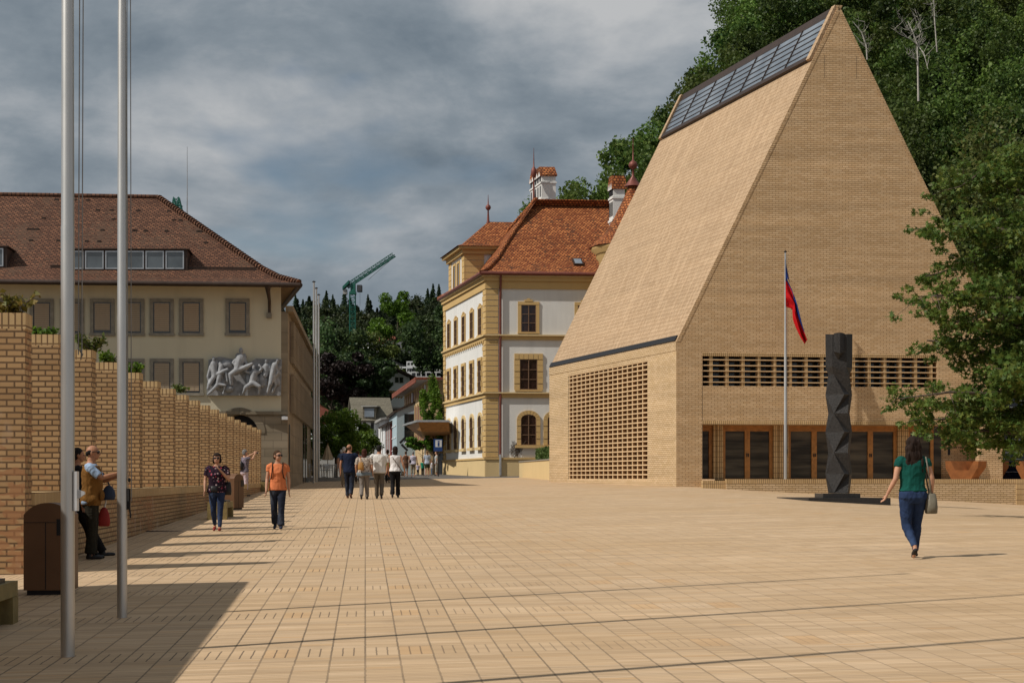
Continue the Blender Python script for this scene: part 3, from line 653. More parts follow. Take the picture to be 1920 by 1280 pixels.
sheet('plaza_paving', M['paving'], PLX, list(np.arange(-8, 97, 1.5)), lambda x, y: ground_z(x, y), uvrot=(U2, V2))

# ------------------------------------------------------------------ left retaining wall with its row of brick fins
WX = lambda Y: -4.484-.0917*Y
LOWZ, FINZ = 1.32, 3.66
def wall_pt(Y, off=0.0, z=0.0):          # point on the wall front line, off metres to the left (behind the face)
    p = Vector((WX(Y), Y, 0))-U2*off; p.z = z; return p
retw = thing('retaining_wall', 'low ochre brick retaining wall under the row of brick fins along the left edge of the plaza', 'wall', wall_pt(21, 0, ground_z(-6.3, 21)))
mb = MB()
Ys = [21.6]+[24+3*i for i in range(18)]
for a, b in zip(Ys[:-1], Ys[1:]):
    mb.poly([wall_pt(a, 0, -.6), wall_pt(b, 0, -.6), wall_pt(b, 0, LOWZ-.17), wall_pt(a, 0, LOWZ-.17)])
a, b = Ys[0], Ys[-1]
mb.poly([wall_pt(a, 2.2, -.6), wall_pt(a, 0, -.6), wall_pt(a, 0, LOWZ-.17), wall_pt(a, 2.2, LOWZ-.17)])
mb.poly([wall_pt(b, 0, -.6), wall_pt(b, 2.2, -.6), wall_pt(b, 2.2, LOWZ-.17), wall_pt(b, 0, LOWZ-.17)])
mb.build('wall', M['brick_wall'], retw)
mb = MB(); mb.boxa(wall_pt(a, 2.2, LOWZ-.17), wall_pt(a, -.02)-wall_pt(a, 2.2), wall_pt(b)-wall_pt(a), ZZ*.17)
mb.build('coping', M['soldier'], retw, uvrot=(V2, U2))
fins = thing('brick_fin', None, 'brick pier')
FW, FT = 1.15, .40
def fin_mesh():
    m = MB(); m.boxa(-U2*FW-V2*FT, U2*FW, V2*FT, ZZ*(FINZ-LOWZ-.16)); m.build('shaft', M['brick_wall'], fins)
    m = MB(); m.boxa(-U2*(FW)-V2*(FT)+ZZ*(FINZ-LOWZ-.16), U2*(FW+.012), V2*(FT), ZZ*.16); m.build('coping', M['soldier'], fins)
fin_mesh()
finY = [21.5+2.86*i for i in range(19)]
ordn = ['second', 'third', 'fourth', 'fifth', 'sixth', 'seventh', 'eighth', 'ninth', 'tenth', 'eleventh', 'twelfth', 'thirteenth', 'fourteenth', 'fifteenth', 'sixteenth', 'seventeenth', 'eighteenth', 'last']
for i, Y in enumerate(finY[1:]):
    f = fins if i == 0 else copy_tree(fins)
    f.location = wall_pt(Y, .10 if i < 14 else .08, LOWZ+.004)
    where = ('farthest brick fin at the street end of the row on the left wall' if i == 17 else f'{ordn[i]} brick fin counted from the camera in the row on the left wall')
    tag(f, where, 'brick pier', 'brick fins along the left wall')
# the first fin stands on the ground, a full-height pier
p0 = thing('brick_pier', 'tall weathered brick pier standing on the paving at the left edge behind the bin', 'brick pier', wall_pt(21.5, 0, ground_z(-6.4, 21.4)))
q = wall_pt(21.5, .0, -.4)
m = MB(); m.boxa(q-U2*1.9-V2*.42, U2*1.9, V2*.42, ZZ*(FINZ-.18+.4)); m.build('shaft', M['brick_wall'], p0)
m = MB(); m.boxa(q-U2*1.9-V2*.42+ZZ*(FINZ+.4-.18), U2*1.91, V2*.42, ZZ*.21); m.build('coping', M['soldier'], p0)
# earth terrace behind the low wall, level with its coping
m = MB(); m.boxa(wall_pt(a, 14, -1), U2*11.8, wall_pt(b)-wall_pt(a), ZZ*(LOWZ+.98)); tag(m.build('planted_terrace', M['earth']), kind='structure')
# long high wall block beyond the left edge of the frame: it throws the broad foreground shadow
nb = thing('brick_wall_block', 'long high brick wall block at the left of the plaza before the fins', 'wall', wall_pt(5, 1, 0))
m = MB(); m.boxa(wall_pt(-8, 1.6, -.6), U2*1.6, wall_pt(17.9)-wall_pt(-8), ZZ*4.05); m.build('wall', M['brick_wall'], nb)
m = MB(); m.boxa(wall_pt(-8, 1.62, 3.452), U2*1.64, wall_pt(17.92)-wall_pt(-8), ZZ*.16); m.build('coping', M['soldier'], nb)

# small plants that look over the tops of the fins
def leaf_quads(n, center, radius, size, rng, shape='quad', flat=(1, 1, 1)):
    """n leaf faces scattered in an ellipsoid; returns verts (n*4,3), faces"""
    d = rng.normal(size=(n, 3)); d /= np.linalg.norm(d, axis=1)[:, None]
    r = rng.random(n)**.45
    P = np.array(center)+d*r[:, None]*np.array(radius)
    return leaf_at(P, size, rng)
def leaf_at(P, size, rng, upbias=.5):
    n = len(P)
    nr = rng.normal(size=(n, 3)); nr[:, 2] += upbias; nr /= np.linalg.norm(nr, axis=1)[:, None]
    a = rng.normal(size=(n, 3)); a -= (a*nr).sum(1)[:, None]*nr; a /= np.linalg.norm(a, axis=1)[:, None]; b = np.cross(nr, a)
    s = (size*(.6+.8*rng.random(n)))[:, None]
    fold = nr*s*.18
    V = np.stack([P-a*s*.62, P-b*s*.42+fold, P+a*s*.62, P+b*s*.42+fold], 1).reshape(-1, 3)
    return V
def quad_mesh(name, V, mat, parent=None, off=None, tint=None):
    n = len(V)//4; me = bpy.data.meshes.new(name)
    if parent is not None and off is None: off = np.array(wloc(parent))
    if off is not None: V = V-np.array(off)
    me.vertices.add(n*4); me.vertices.foreach_set('co', V.astype(np.float32).ravel())
    me.loops.add(n*4); me.loops.foreach_set('vertex_index', np.arange(n*4, dtype=np.int32))
    me.polygons.add(n); me.polygons.foreach_set('loop_start', np.arange(0, n*4, 4, dtype=np.int32))
    try: me.polygons.foreach_set('loop_total', np.full(n, 4, dtype=np.int32))
    except Exception: pass
    me.materials.append(mat); me.update(calc_edges=True)
    if tint is not None:
        ta = me.attributes.new('tint', 'FLOAT', 'FACE'); ta.data.foreach_set('value', np.asarray(tint, dtype=np.float32))
    o = bpy.data.objects.new(name, me); COL.objects.link(o)
    if parent is not None: o.parent = parent
    return o
def shrub(base, h, w, mat, label, n=220, size=.07, cat='plant', name='shrub', group=None):
    t = thing(name, label, cat, base, group)
    V = []; m = MB(); base = Vector(base)
    for k in range(9):
        tip = base+Vector((random.uniform(-w, w), random.uniform(-w, w)*.6, h*random.uniform(.55, 1.0)))
        m.tube([base+Vector((random.uniform(-.1, .1), 0, -.02)), (base+tip)/2+Vector((0, 0, .04)), tip], [.008, .006, .003], 5)
        for s in np.linspace(.35, 1, 6):
            c = base.lerp(tip, s); V.append(leaf_quads(max(2, n//54), c, (.09, .09, .08), size, RNG))
    m.build('stem', M['bark'], t); quad_mesh('foliage', np.concatenate(V), mat, t)
    return t
for (px, py, Y, h, w, mt, lab) in [
    (28, 590, 21.3, .34, .34, 'yellow_leaf', 'yellow leaved shrub on top of the near brick pier'),
    (75, 628, 24.2, .12, .3, 'bright_leaf', 'low green sprig on the fin behind the near flagpole'),
    (168, 659, 27.2, .27, .28, 'lime_leaf', 'green shrub on the brick fin between the two near flagpoles'),
    (205, 683, 30.0, .22, .22, 'bright_leaf', 'small green shrub on the fin left of the second flagpole'),
    (252, 703, 33.0, .22, .26, 'bright_leaf', 'small green shrub on the fin right of the second flagpole'),
    (338, 745, 39.0, .10, .16, 'lime_leaf', 'tiny green tuft on a brick fin below the blinds window')]:
    p = at(px, py, Y); p.z = FINZ-.01
    shrub(p, h, w, M[mt], lab)

# ------------------------------------------------------------------ flagpoles
def flagpole(name, base, h, r0, r1, label, group=None, box=None, halyard=True):
    t = thing(name, label, 'flagpole', base, group); b = Vector(base)
    m = MB(); zs = [0, .02, h*.3, h*.301, h*.6, h*.601, h]
    rs = [r0, r0, r0*.97, r0*.93, r0*.82, r0*.78, r1]
    m.tube([b+ZZ*(z-.03) for z in zs], rs, 20); m.build('shaft', M['alu'], t)
    m = MB(); m.lathe(b+ZZ*(h-.03), [(r1*1.1, 0), (r1*2.0, .02), (r1*2.0, .05), (r1*.6, .07), (.004, .10)], 14); m.build('cap', M['black'], t)
    if halyard:
        m = MB(); x = r0+.010
        m.tube([b+Vector((x, -.01, 1.1)), b+Vector((x-.01, -.01, h*.5)), b+Vector((r1+.02, 0, h-.1))], .0045, 5)
        m.tube([b+Vector((x+.028, .01, 1.1)), b+Vector((x+.02, .01, h*.5)), b+Vector((r1+.045, 0, h-.1))], .0045, 5)
        m.build('halyard', M['rope'], t)
        m = MB(); m.boxa(b+Vector((r0-.005, -.012, 1.02)), (.035, 0, 0), (0, .024, 0), (0, 0, .2)); m.tube([b+Vector((r0+.02, 0, 1.04)), b+Vector((r0+.03, 0, .98)), b+Vector((r0+.03, 0, .94))], .008, 8)
        m.ell(b+Vector((r0+.02, 0, 1.3)), (.014, .014, .02)); m.build('cleat', M['black'], t)
    return t
fp1 = hit(127, 1230); fp2 = hit(229, 1157)
P1 = flagpole('flagpole', fp1, 11.0, .0525, .03, 'nearest tall aluminium flagpole at the left with a white hoist box', 'tall flagpoles on the left side of the plaza', halyard=False)
m = MB(); b = Vector(fp1)
for dx in (.085, .112): m.tube([b+Vector((dx-.01, .02, 2.3)), b+Vector((dx, .02, 5)), b+Vector((.05, 0, 10.9))], .0045, 5)
m.build('halyard', M['rope'], P1)
m = MB(); m.tube([b+Vector((.09, .02, 2.34)), b+Vector((.105, .02, 2.29)), b+Vector((.09, .02, 2.25)), b+Vector((.105, .02, 2.31))], .012, 6); m.build('knot', M['rope'], P1)
m = MB(); m.boxa(b+Vector((.05, -.03, 1.11)), (.028, 0, 0), (0, .06, 0), (0, 0, .30)); m.mesh([b+Vector(v) for v in ((.078, -.02, 1.20), (.13, -.015, 1.235), (.13, -.015, 1.255), (.078, -.02, 1.27), (.078, .02, 1.20), (.13, .015, 1.235), (.13, .015, 1.255), (.078, .02, 1.27))], [(0, 1, 2, 3), (7, 6, 5, 4), (0, 4, 5, 1), (1, 5, 6, 2), (2, 6, 7, 3)])
m.build('hoist_box', M['signwhite'], P1)
P2 = flagpole('flagpole', fp2, 9.6, .048, .028, 'second tall aluminium flagpole from the left with cleat and halyard', 'tall flagpoles on the left side of the plaza')
p3 = fp1+(fp1-fp2); p3.z = ground_z(p3.x, p3.y)
flagpole('flagpole', p3, 11.0, .0525, .03, 'tall aluminium flagpole beyond the left edge whose shadow crosses the front paving', 'tall flagpoles on the left side of the plaza')
for px, py, lab in ((588.5, 905, 'nearest of the three slim flagpoles beside the grey side facade'), (593, 903, 'middle one of the three slim flagpoles beside the grey side facade'), (597.5, 901, 'farthest of the three slim flagpoles beside the grey side facade')):
    g = hit(px, py); flagpole('flagpole', g, 11.05, .075, .05, lab, 'slim flagpoles in front of the cafe', halyard=False)

# ------------------------------------------------------------------ litter bins and benches
def litter_bin(base, yaw, label):
    t = thing('litter_bin', label, 'litter bin', base, 'brown litter bins along the left wall'); b = Vector((0, 0, 0))
    t.location = (0, 0, 0)
    W, D, H = .52, .42, 1.02
    def prof(w, inset=0.0, z0=.05, rise=.13, h=H):
        pts = [(-w, z0), (w, z0)]; n = 14
        for i in range(n+1):
            a = i/n; x = w-2*w*a; pts.append((x, h-rise*(1-math.cos(0))-rise*(abs(x)/w)**2.4))
        return pts
    m = MB(); pr = prof(W/2); n = len(pr)
    fr = [(x, -D/2, z) for x, z in pr]; bk = [(x, D/2, z) for x, z in pr]
    m.mesh(fr+bk, [tuple(range(n)), tuple(range(2*n-1, n-1, -1))]+[(i, i+n, (i+1) % n+n, (i+1) % n) for i in range(n)])
    m.build('body', M['binbrown'], t)
    m = MB(); m.box(-W/2+.03, W/2-.03, -D/2+.03, D/2-.03, -.02, .05); m.build('plinth', M['black'], t)
    m = MB()
    m.box(.10, .27, -D/2-.006, -D/2+.004, .66, .84); m.build('opening', M['black'], t)
    m = MB()
    for x in (-.02, ): m.box(x-.004, x+.004, -D/2-.004, -D/2+.002, .06, .80)
    m.box(-W/2+.004, .09, -D/2-.004, -D/2+.002, .80, .806); m.build('door_seam', M['black'], t)
    t.location = base; t.rotation_euler.z = yaw; return t
litter_bin(hit(96, 1112), .09, 'nearest brown litter bin with a rounded top beside the near flagpole')
litter_bin(hit(436, 955), 1.2, 'brown litter bin beside the timber bench behind the woman in the floral top')
def bench(p, length, label):
    t = thing('bench', label, 'bench', p, 'timber benches along the left wall'); t.location = (0, 0, 0)
    W = .46; H = .44
    m = MB(); m.box(-W/2, W/2, 0, length, H-.16, H-.02); m.build('seat', M['woodbench'], t)
    for y in (0, length-.22):
        m = MB(); m.box(-W/2-.004, W/2+.004, y-.004, y+.22, -.05, H-.164); m.build('leg', M['woodbench'], t)
    m = MB(); m.box(-W/2+.05, W/2-.05, .3, length-.3, H-.02, H+.02); m.build('cushion_slab', M['darkstone'], t)
    t.location = p; t.rotation_euler.z = math.atan2(.0917, 1); return t
bq = hit(22, 1166); bq = Vector((bq.x-.02, bq.y-1.98, 0)); bq.x += -V2.x*0
bench(Vector((bq.x+.02, bq.y, ground_z(bq.x, bq.y))), 2.0, 'nearest timber bench cut by the left edge of the picture')
g = hit(407, 974); bench(g, 1.9, 'timber bench behind the woman in the floral top')
g = hit(498, 921); bench(g, 1.9, 'distant timber bench behind the woman in the orange top')

# ------------------------------------------------------------------ cream office building at the left (parallel to the plaza grid)
C1 = at(527, 600, 72.0); C1.z = 0
def LB(u, v, z): return Vector((C1.x, C1.y, 0))+U2*u+V2*v+ZZ*z          # u to the right, v back
def u_of(px): # front plane u at pixel column
    k = (px-CX)/F; return (k*C1.y-C1.x)/(U2.x-k*U2.y)
def zf(py, u=0): return EYE+(HZ-py)*(C1.y+U2.y*u)/F
off = thing('office_building', 'cream plastered building with brown tiled hip roof behind the brick fins', 'building', LB(-8, 8, 1.1))
UW = u_of(-260); DEP = 27.0
ZE = zf(541); ZL = zf(771)
m = MB()
m.poly([LB(UW, 0, ZL), LB(0, 0, ZL), LB(0, 0, ZE+.3), LB(UW, 0, ZE+.3)])
m.poly([LB(UW, 14, -1), LB(UW, 0, -1), LB(UW, 0, ZE+.3), LB(UW, 14, ZE+.3)])
m.build('upper_wall', M['cream'], off)
# stone ground floor with an arched passage
ua = u_of(414); ub = u_of(484); um = .5*(ua+ub); ra = .5*(ub-ua); zsp = zf(812)
m = MB()
m.poly([LB(UW, 0, -1), LB(ua, 0, -1), LB(ua, 0, ZL-.14), LB(UW, 0, ZL-.14)])
m.poly([LB(ub, 0, -1), LB(.30, 0, -1), LB(.30, 0, ZL-.14), LB(ub, 0, ZL-.14)])
N = 16; arc = [(um-ra*math.cos(PI*i/N), zsp+ra*math.sin(PI*i/N)) for i in range(N+1)]
for (x0, z0), (x1, z1) in zip(arc[:-1], arc[1:]): m.poly([LB(x0, 0, z0), LB(x1, 0, z1), LB(x1, 0, ZL-.14), LB(x0, 0, ZL-.14)])
for (x0, z0), (x1, z1) in zip(arc[:-1], arc[1:]): m.poly([LB(x1, 0, z1), LB(x0, 0, z0), LB(x0, .9, z0), LB(x1, .9, z1)])
m.build('stone_base', M['ashlar'], off)
m = MB()
for i in range(N):
    a0, a1 = PI*i/N, PI*(i+1)/N; r2 = ra+.32
    p = [(um-ra*math.cos(a0), zsp+ra*math.sin(a0)), (um-ra*math.cos(a1), zsp+ra*math.sin(a1)), (um-r2*math.cos(a1), zsp+r2*math.sin(a1)), (um-r2*math.cos(a0), zsp+r2*math.sin(a0))]
    m.poly([LB(x, -.03, z) for x, z in p])
m.build('arch_stones', M['ashlar'], off)
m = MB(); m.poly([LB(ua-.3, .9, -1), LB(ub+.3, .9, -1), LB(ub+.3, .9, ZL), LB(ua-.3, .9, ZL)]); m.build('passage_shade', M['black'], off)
m = MB(); m.boxa(LB(UW, -.14, ZL-.14), U2*(0.34-UW), V2*.2, ZZ*.14); m.build('ledge', M['ashlar'], off)
# side wing: stone clad, narrow slit windows on two floors
SD = Vector((at(583, 660, 98.5).x, 98.5, 0))-LB(.30, 0, 0); SDn = SD.normalized(); SL = SD.length
SN = Vector((SDn.y, -SDn.x, 0))
def SB(s, o, z): return LB(.30, 0, 0)+SDn*s+SN*o+ZZ*z
ZT = zf(584)
m = MB(); m.poly([SB(0, 0, -1), SB(SL, 0, -1), SB(SL, 0, ZT), SB(0, 0, ZT)]); m.poly([LB(0, 0, ZL), LB(.30, 0, ZL), LB(.30, 0, ZT), LB(0, 0, ZT)])
m.poly([SB(SL, 0, -1), SB(SL, -12, -1), SB(SL, -12, ZT), SB(SL, 0, ZT)])
m.build('side_wall', M['sideclad'], off)
m = MB(); m.boxa(SB(-.1, -.1, ZT), SDn*(SL+.2), SN*.35, ZZ*.25); m.build('side_cornice', M['sideclad'], off)
def sfloor(z0, z1, s0, s1, n):
    for i in range(n):
        s = s0+(s1-s0)*(i+.5)/n; w = (s1-s0)/n
        m = MB(); m.boxa(SB(s-w*.27, -.02, z0), SDn*w*.54, SN*.035, ZZ*(z1-z0)); f = m.build('slit_window', M['windark'], off)
        m = MB(); m.boxa(SB(s+w*.27, 0, z0-.05), SDn*w*.46, SN*.16, ZZ*(z1-z0+.1)); m.build('pilaster', M['sideclad'], off)
zs = lambda py, Y: EYE+(HZ-py)*Y/F
sfloor(zs(677, 73.5), zs(602, 73.5), 1.2, SL-.6, 18)
sfloor(zs(771, 73.5), zs(701, 73.5), 1.2, SL-.6, 18)
m = MB(); m.boxa(SB(.8, -.01, .8), SDn*.5, SN*.05, ZZ*3.2)
m.build('side_door', M['black'], off)
for s in (15.2, 18.2):
    m = MB(); m.boxa(SB(s, -.01, .9), SDn*1.6, SN*.05, ZZ*4.0); m.build('side_door', M['glass'], off)
# window openings with surrounds and half drawn blinds
def bwin(pxl, pxr, pyt, pyb):
    a, b2 = u_of(pxl), u_of(pxr); zt, zb = zf(pyt, a), zf(pyb, a); fwd = .15
    m = MB()
    m.boxa(LB(a, -.07, zb), U2*fwd, V2*.09, ZZ*(zt-zb)); m.boxa(LB(b2-fwd, -.07, zb), U2*fwd, V2*.09, ZZ*(zt-zb))
    m.boxa(LB(a+fwd, -.072, zt-fwd), U2*(b2-a-2*fwd), V2*.09, ZZ*fwd); m.boxa(LB(a-.03, -.10, zb-.01), U2*(b2-a+.06), V2*.12, ZZ*.12)
    w = m.build('window', M['stoneframe'], off)
    m = MB(); m.boxa(LB(a+fwd, -.004, zb+.1), U2*(b2-a-2*fwd), V2*.01, ZZ*(zt-zb-fwd-.1)); m.build('pane', M['glass'], w)
    zz = zb+.1+(.0 if random.random() < .6 else .05)+.10
    m = MB(); m.boxa(LB(a+fwd+.05, -.03, zz), U2*(b2-a-2*fwd-.1), V2*.015, ZZ*(zt-fwd-.05-zz))
    m.boxa(LB(a+fwd+.26, -.036, zz), U2*.012, V2*.005, ZZ*(zt-fwd-.06-zz)); m.boxa(LB(b2-fwd-.27, -.036, zz), U2*.012, V2*.005, ZZ*(zt-fwd-.06-zz))
    m.build('blind', M['blind'], w)
for a, b2 in ((-109, -63), (-53, -7), (0, 46), (56, 101), (113, 158), (169, 215), (225, 271), (281, 326), (336, 381.5), (423, 468)): bwin(a, b2, 560, 629)
for a, b2 in ((225, 271), (281, 326), (336, 381.5)): bwin(a, b2, 672, 741)
# hipped roof with a flared foot
OV = 1.25
RP = lambda px, py, u=None: None
zev = zf(538); zri = EYE+(HZ-371)*(C1.y+6.4)/F
rdep = 14.5
hipu = u_of(292)+(.0)
rx = -6.35
ridge_v = 7.0
E = lambda u, v: LB(u, v, zev)
prof = [(0.0, 0.0), (.13, .07), (.24, .165), (1.0, 1.0)]     # run fraction, rise fraction: slight kick at the eave
m = MB()
er, bk = .85, 16.5
def roofpt(side, f):   # eave line interpolated to ridge line with kick
    r, h = f; z = zev+(zri-zev)*h
    if side == 'fl': p = LB(UW, -OV+(ridge_v+OV)*r, z)
    if side == 'fr': p = LB(er+(rx-er)*r, -OV+(ridge_v+OV)*r, z)
    if side == 'br': p = LB(er-2.4+(rx-er+2.4)*r, bk+(ridge_v-bk)*r, z)
    if side == 'bl': p = LB(UW, bk+(ridge_v-bk)*r, z)
    return p
for f0, f1 in zip(prof[:-1], prof[1:]):
    for s0, s1 in (('fl', 'fr'), ('fr', 'br'), ('br', 'bl')): m.poly([roofpt(s0, f0), roofpt(s1, f0), roofpt(s1, f1), roofpt(s0, f1)])
rf = m.build('roof', M['tile_brown'], off)
m = MB(); pts = [roofpt('fr', f)+ZZ*.05 for f in prof]; m.tube(pts, .10, 7); m.tube([roofpt('fl', prof[-1])+ZZ*.05, roofpt('fr', prof[-1])+ZZ*.05], .11, 7)
k = 0
while k < 60:
    t_ = k/60; p = roofpt('fr', (t_, np.interp(t_, [q[0] for q in prof], [q[1] for q in prof])))+ZZ*.07
    m.tube([p, p+(roofpt('fr', prof[-1])-roofpt('fr', prof[2])).normalized()*.12], [.15, .11], 7); k += 1
m.build('ridge_tiles', M['tile_brown'], rf)
m = MB()
for i in range(34):           # little vent tiles and snow hooks
    r = random.choice((.36, .5, .62, .74, .84, .95)); h = np.interp(r, [q[0] for q in prof], [q[1] for q in prof])
    umax = er+(rx-er)*r; u = random.uniform(UW+6, umax-.4)
    p = LB(u, -OV+(ridge_v+OV)*r, zev+(zri-zev)*h); m.boxa(p, U2*.16, V2*.14-ZZ*.0, ZZ*.10)
r = .235; h = .16
for i in range(150):
    u = UW+8+(er+(rx-er)*r-UW-8.3)*i/150; p = LB(u, -OV+(ridge_v+OV)*r, zev+(zri-zev)*h); m.boxa(p, U2*.05, V2*.03, ZZ*.14)
m.bar(LB(UW+8, -OV+(ridge_v+OV)*r, zev+(zri-zev)*h+.12), LB(er+(rx-er)*r-.3, -OV+(ridge_v+OV)*r, zev+(zri-zev)*h+.12), .025)
m.build('snow_guard', M['bronze'], rf)
m = MB()       # soffit and gutter
m.poly([LB(UW, -OV, zev-.02), LB(UW, 0, zev+.12), LB(0, 0, zev+.12), LB(er, -OV, zev-.02)])
m.poly([LB(er, -OV, zev-.02), LB(0, 0, zev+.12), LB(-2.2, 15, zev+.12), LB(er-2.3, 15, zev-.02)])
m.build('soffit', M['woodpanel'], off)
m = MB(); m.tube([LB(UW, -OV-.05, zev-.06), LB(er+.06, -OV-.05, zev-.06)], .11, 8); m.tube([LB(er+.06, -OV-.05, zev-.06), LB(er-2.36, bk, zev-.06)], .11, 8)
m.build('gutter', M['bronze'], off)
ud = u_of(505.5)
m = MB(); m.tube([LB(ud, -OV-.02, zev-.12), LB(ud, -OV+.02, zev-.32), LB(ud, -.16, zev-.62), LB(ud, -.12, zf(587))], [.15, .10, .07, .06], 8); m.build('downpipe', M['bronze'], off)
m = MB(); m.boxa(LB(ud-.13, -.2, zf(597)), U2*.22, V2*.2, ZZ*.24); m.build('downpipe_bracket', M['stoneframe'], off)
# dormer strip of roof windows
sl = lambda r: LB(0, -OV+(ridge_v+OV)*r, zev+(zri-zev)*np.interp(r, [q[0] for q in prof], [q[1] for q in prof]))
up = (sl(.9)-sl(.3)).normalized(); nr = U2.cross(up).normalized()
def roof_at(px, py):
    # intersect pixel ray with main roof plane
    o = Vector((0, 0, EYE)); d = Vector(((px-CX)/F, 1, (HZ-py)/F)); p0 = sl(.5); return o+d*((p0-o).dot(nr)/d.dot(nr))
def skylights(pxl, pxr, pyt, pyb, n):
    A, B, D = roof_at(pxl, pyb), roof_at(pxr, pyb), roof_at(pxl, pyt)
    ux = B-A; w = ux/n; hgt = (pyb-pyt)*A.y/F; bk_ = V2*1.6; f_ = -V2*.12
    m = MB(); m.boxa(A+f_-ux.normalized()*.12-ZZ*.25, ux+ux.normalized()*.24, bk_, ZZ*(hgt+.30)); m.boxa(A+f_-ux.normalized()*.2-V2*.1+ZZ*(hgt+.052), ux+ux.normalized()*.4, bk_+V2*.1, ZZ*.05); fr = m.build('roof_window', M['bronze'], off)
    for i in range(n):
        m = MB(); q = A+f_+w*i; t_ = .05
        m.boxa(q+w*.04-V2*.03, w*.06, V2*.03, ZZ*hgt); m.boxa(q+w*.90-V2*.03, w*.06, V2*.03, ZZ*hgt); m.boxa(q+w*.10-V2*.03, w*.80, V2*.03, ZZ*t_); m.boxa(q+w*.10-V2*.03+ZZ*(hgt-t_), w*.80, V2*.03, ZZ*t_); c = m.build('sash', M['steel'], fr)
        m = MB(); m.boxa(q+w*.10-V2*.012+ZZ*t_, w*.8, V2*.012, ZZ*(hgt-2*t_)); m.build('pane', M['roofpane'], fr)
skylights(121, 347, 471, 505, 6); skylights(-140, 9, 466, 500, 4)
g = hit(300, 996); drn = thing('drain_cover', 'dark drain cover set in the paving near the brick wall', 'drain cover', g); m = MB(); m.boxa(g-U2*.45+ZZ*.004, U2*.9, V2*.3, ZZ*.006); m.build('frame', M['bronze'], drn); m = MB(); [m.boxa(g-U2*.40+U2*.1*i+V2*.04+ZZ*.011, U2*.05, V2*.22, ZZ*.004) for i in range(8)]; m.build('grating', M['black'], drn)
# carved stone relief of figures on the front wall
rel = thing('stone_relief', 'grey carved stone relief of nude figures mounted on the cream wall', 'relief sculpture', LB(-3.5, 0, zf(740)))
m = MB(); ra_, rb_ = u_of(388), u_of(530)
pts = [(388, 742), (527, 742), (529, 674), (480, 673), (468, 682), (455, 673), (440, 675), (425, 672), (412, 670), (392, 676)]
fr = [LB(u_of(x), -.22, zf(y)) for x, y in pts]; bkk = [LB(u_of(x), .0, zf(y)) for x, y in pts]; n = len(pts)
m.mesh(fr+bkk, [tuple(range(n)), ]+[(i, i+n, (i+1) % n+n, (i+1) % n)[::-1] for i in range(n)]); m.build('slab', M['reliefdark'], rel)
SC = C1.y/F
def limb(m, pts, rad):
    m.tube([LB(u_of(x), -.24-d, zf(y)) for x, y, d in pts], [r*SC for r in rad], 8)
    for (x, y, d), r in ((pts[0], rad[0]), (pts[-1], rad[-1])): m.ell(LB(u_of(x), -.24-d, zf(y)), (r*SC, r*SC, r*SC), 8, 6)
figs = [ # each figure: list of (points(px,py,depth), radii px), head (px,py,r)
    [[[(402, 684, .05), (404, 706, .1)], (7, 6)], [[(396, 688, .05), (391, 708, .1), (393, 716, .1)], (3, 2.6, 2)], [[(404, 706, .12), (394, 722, .2), (392, 730, .2)], (5, 4, 3)], [[(404, 706, .1), (420, 698, .2), (428, 694, .2)], (4.5, 4, 3)], 'h', (402, 675, 4.2)],
    [[[(416, 688, .1), (412, 712, .15), (409, 722, .15)], (5, 5, 4)], [[(410, 722, .15), (397, 736, .2), (392, 740, .2)], (4.5, 3.5, 2.2)], [[(410, 722, .15), (424, 724, .2), (420, 739, .2)], (4.5, 3.5, 2.2)], [[(416, 690, .1), (426, 702, .2), (428, 716, .2)], (3, 2.6, 2)], 'h', (414, 684, 3.8)],
    [[[(452, 674, .12), (447, 694, .2)], (9, 7.5)], [[(446, 672, .1), (438, 682, .15), (444, 688, .2)], (3.5, 3, 2.4)], [[(459, 672, .1), (464, 684, .15), (462, 692, .2)], (3.5, 3, 2.4)], [[(447, 695, .25), (434, 704, .35), (436, 722, .3)], (6, 5, 3.2)], [[(450, 695, .25), (466, 688, .3), (474, 684, .3)], (5, 4, 3)], 'h', (453, 659, 5.2)],
    [[[(478, 700, .15), (474, 718, .2)], (7.5, 6)], [[(484, 700, .15), (493, 692, .2), (487, 686, .2)], (3.4, 3, 2.4)], [[(470, 700, .15), (460, 698, .2), (468, 688, .2)], (3.4, 3, 2.4)], [[(474, 720, .25), (462, 728, .3), (457, 739, .2)], (5.5, 4.2, 2.4)], [[(477, 720, .25), (488, 726, .3), (486, 738, .2)], (5.5, 4.4, 3)], 'h', (477, 690, 4.2)],
    [[[(500, 688, .05), (498, 704, .1)], (6.5, 5)], [[(494, 690, .08), (486, 700, .12)], (3, 2.4)], [[(506, 690, .08), (510, 704, .1)], (3, 2.4)], 'h', (500, 678, 3.8)],
    [[[(516, 686, .15), (511, 706, .2)], (6.2, 5)], [[(511, 708, .2), (508, 722, .3), (502, 739, .2)], (5.4, 4, 2.4)], [[(513, 708, .15), (518, 722, .15), (512, 736, .1)], (4, 3, 2.2)], [[(518, 688, .15), (522, 700, .2), (516, 708, .2)], (3, 2.6, 2)], 'h', (521, 677, 4)],
]
RELF = []
for fg in figs:
    m = MB(); i = 0
    while fg[i] != 'h':
        limb(m, *fg[i]); i += 1
    x, y, r = fg[i+1]; m.ell(LB(u_of(x), -.34, zf(y)), (r*SC*.85, r*SC*.9, r*SC*1.15), 10, 8); hx0 = u_of(x)
    for q in range(9): m.ell(LB(hx0+random.uniform(-.16, .16), -.22, zf(y)-random.uniform(.2, 1.1)), (random.uniform(.08, .16), .09, random.uniform(.10, .22)), 8, 6)
    of = m.build('carved_figure', M['relief'], rel); r_ = of.modifiers.new('r', 'REMESH'); r_.mode = 'VOXEL'; r_.voxel_size = .028; r_.use_smooth_shade = True; s_ = of.modifiers.new('s', 'SMOOTH'); s_.factor = .5; s_.iterations = 4; RELF.append(of)
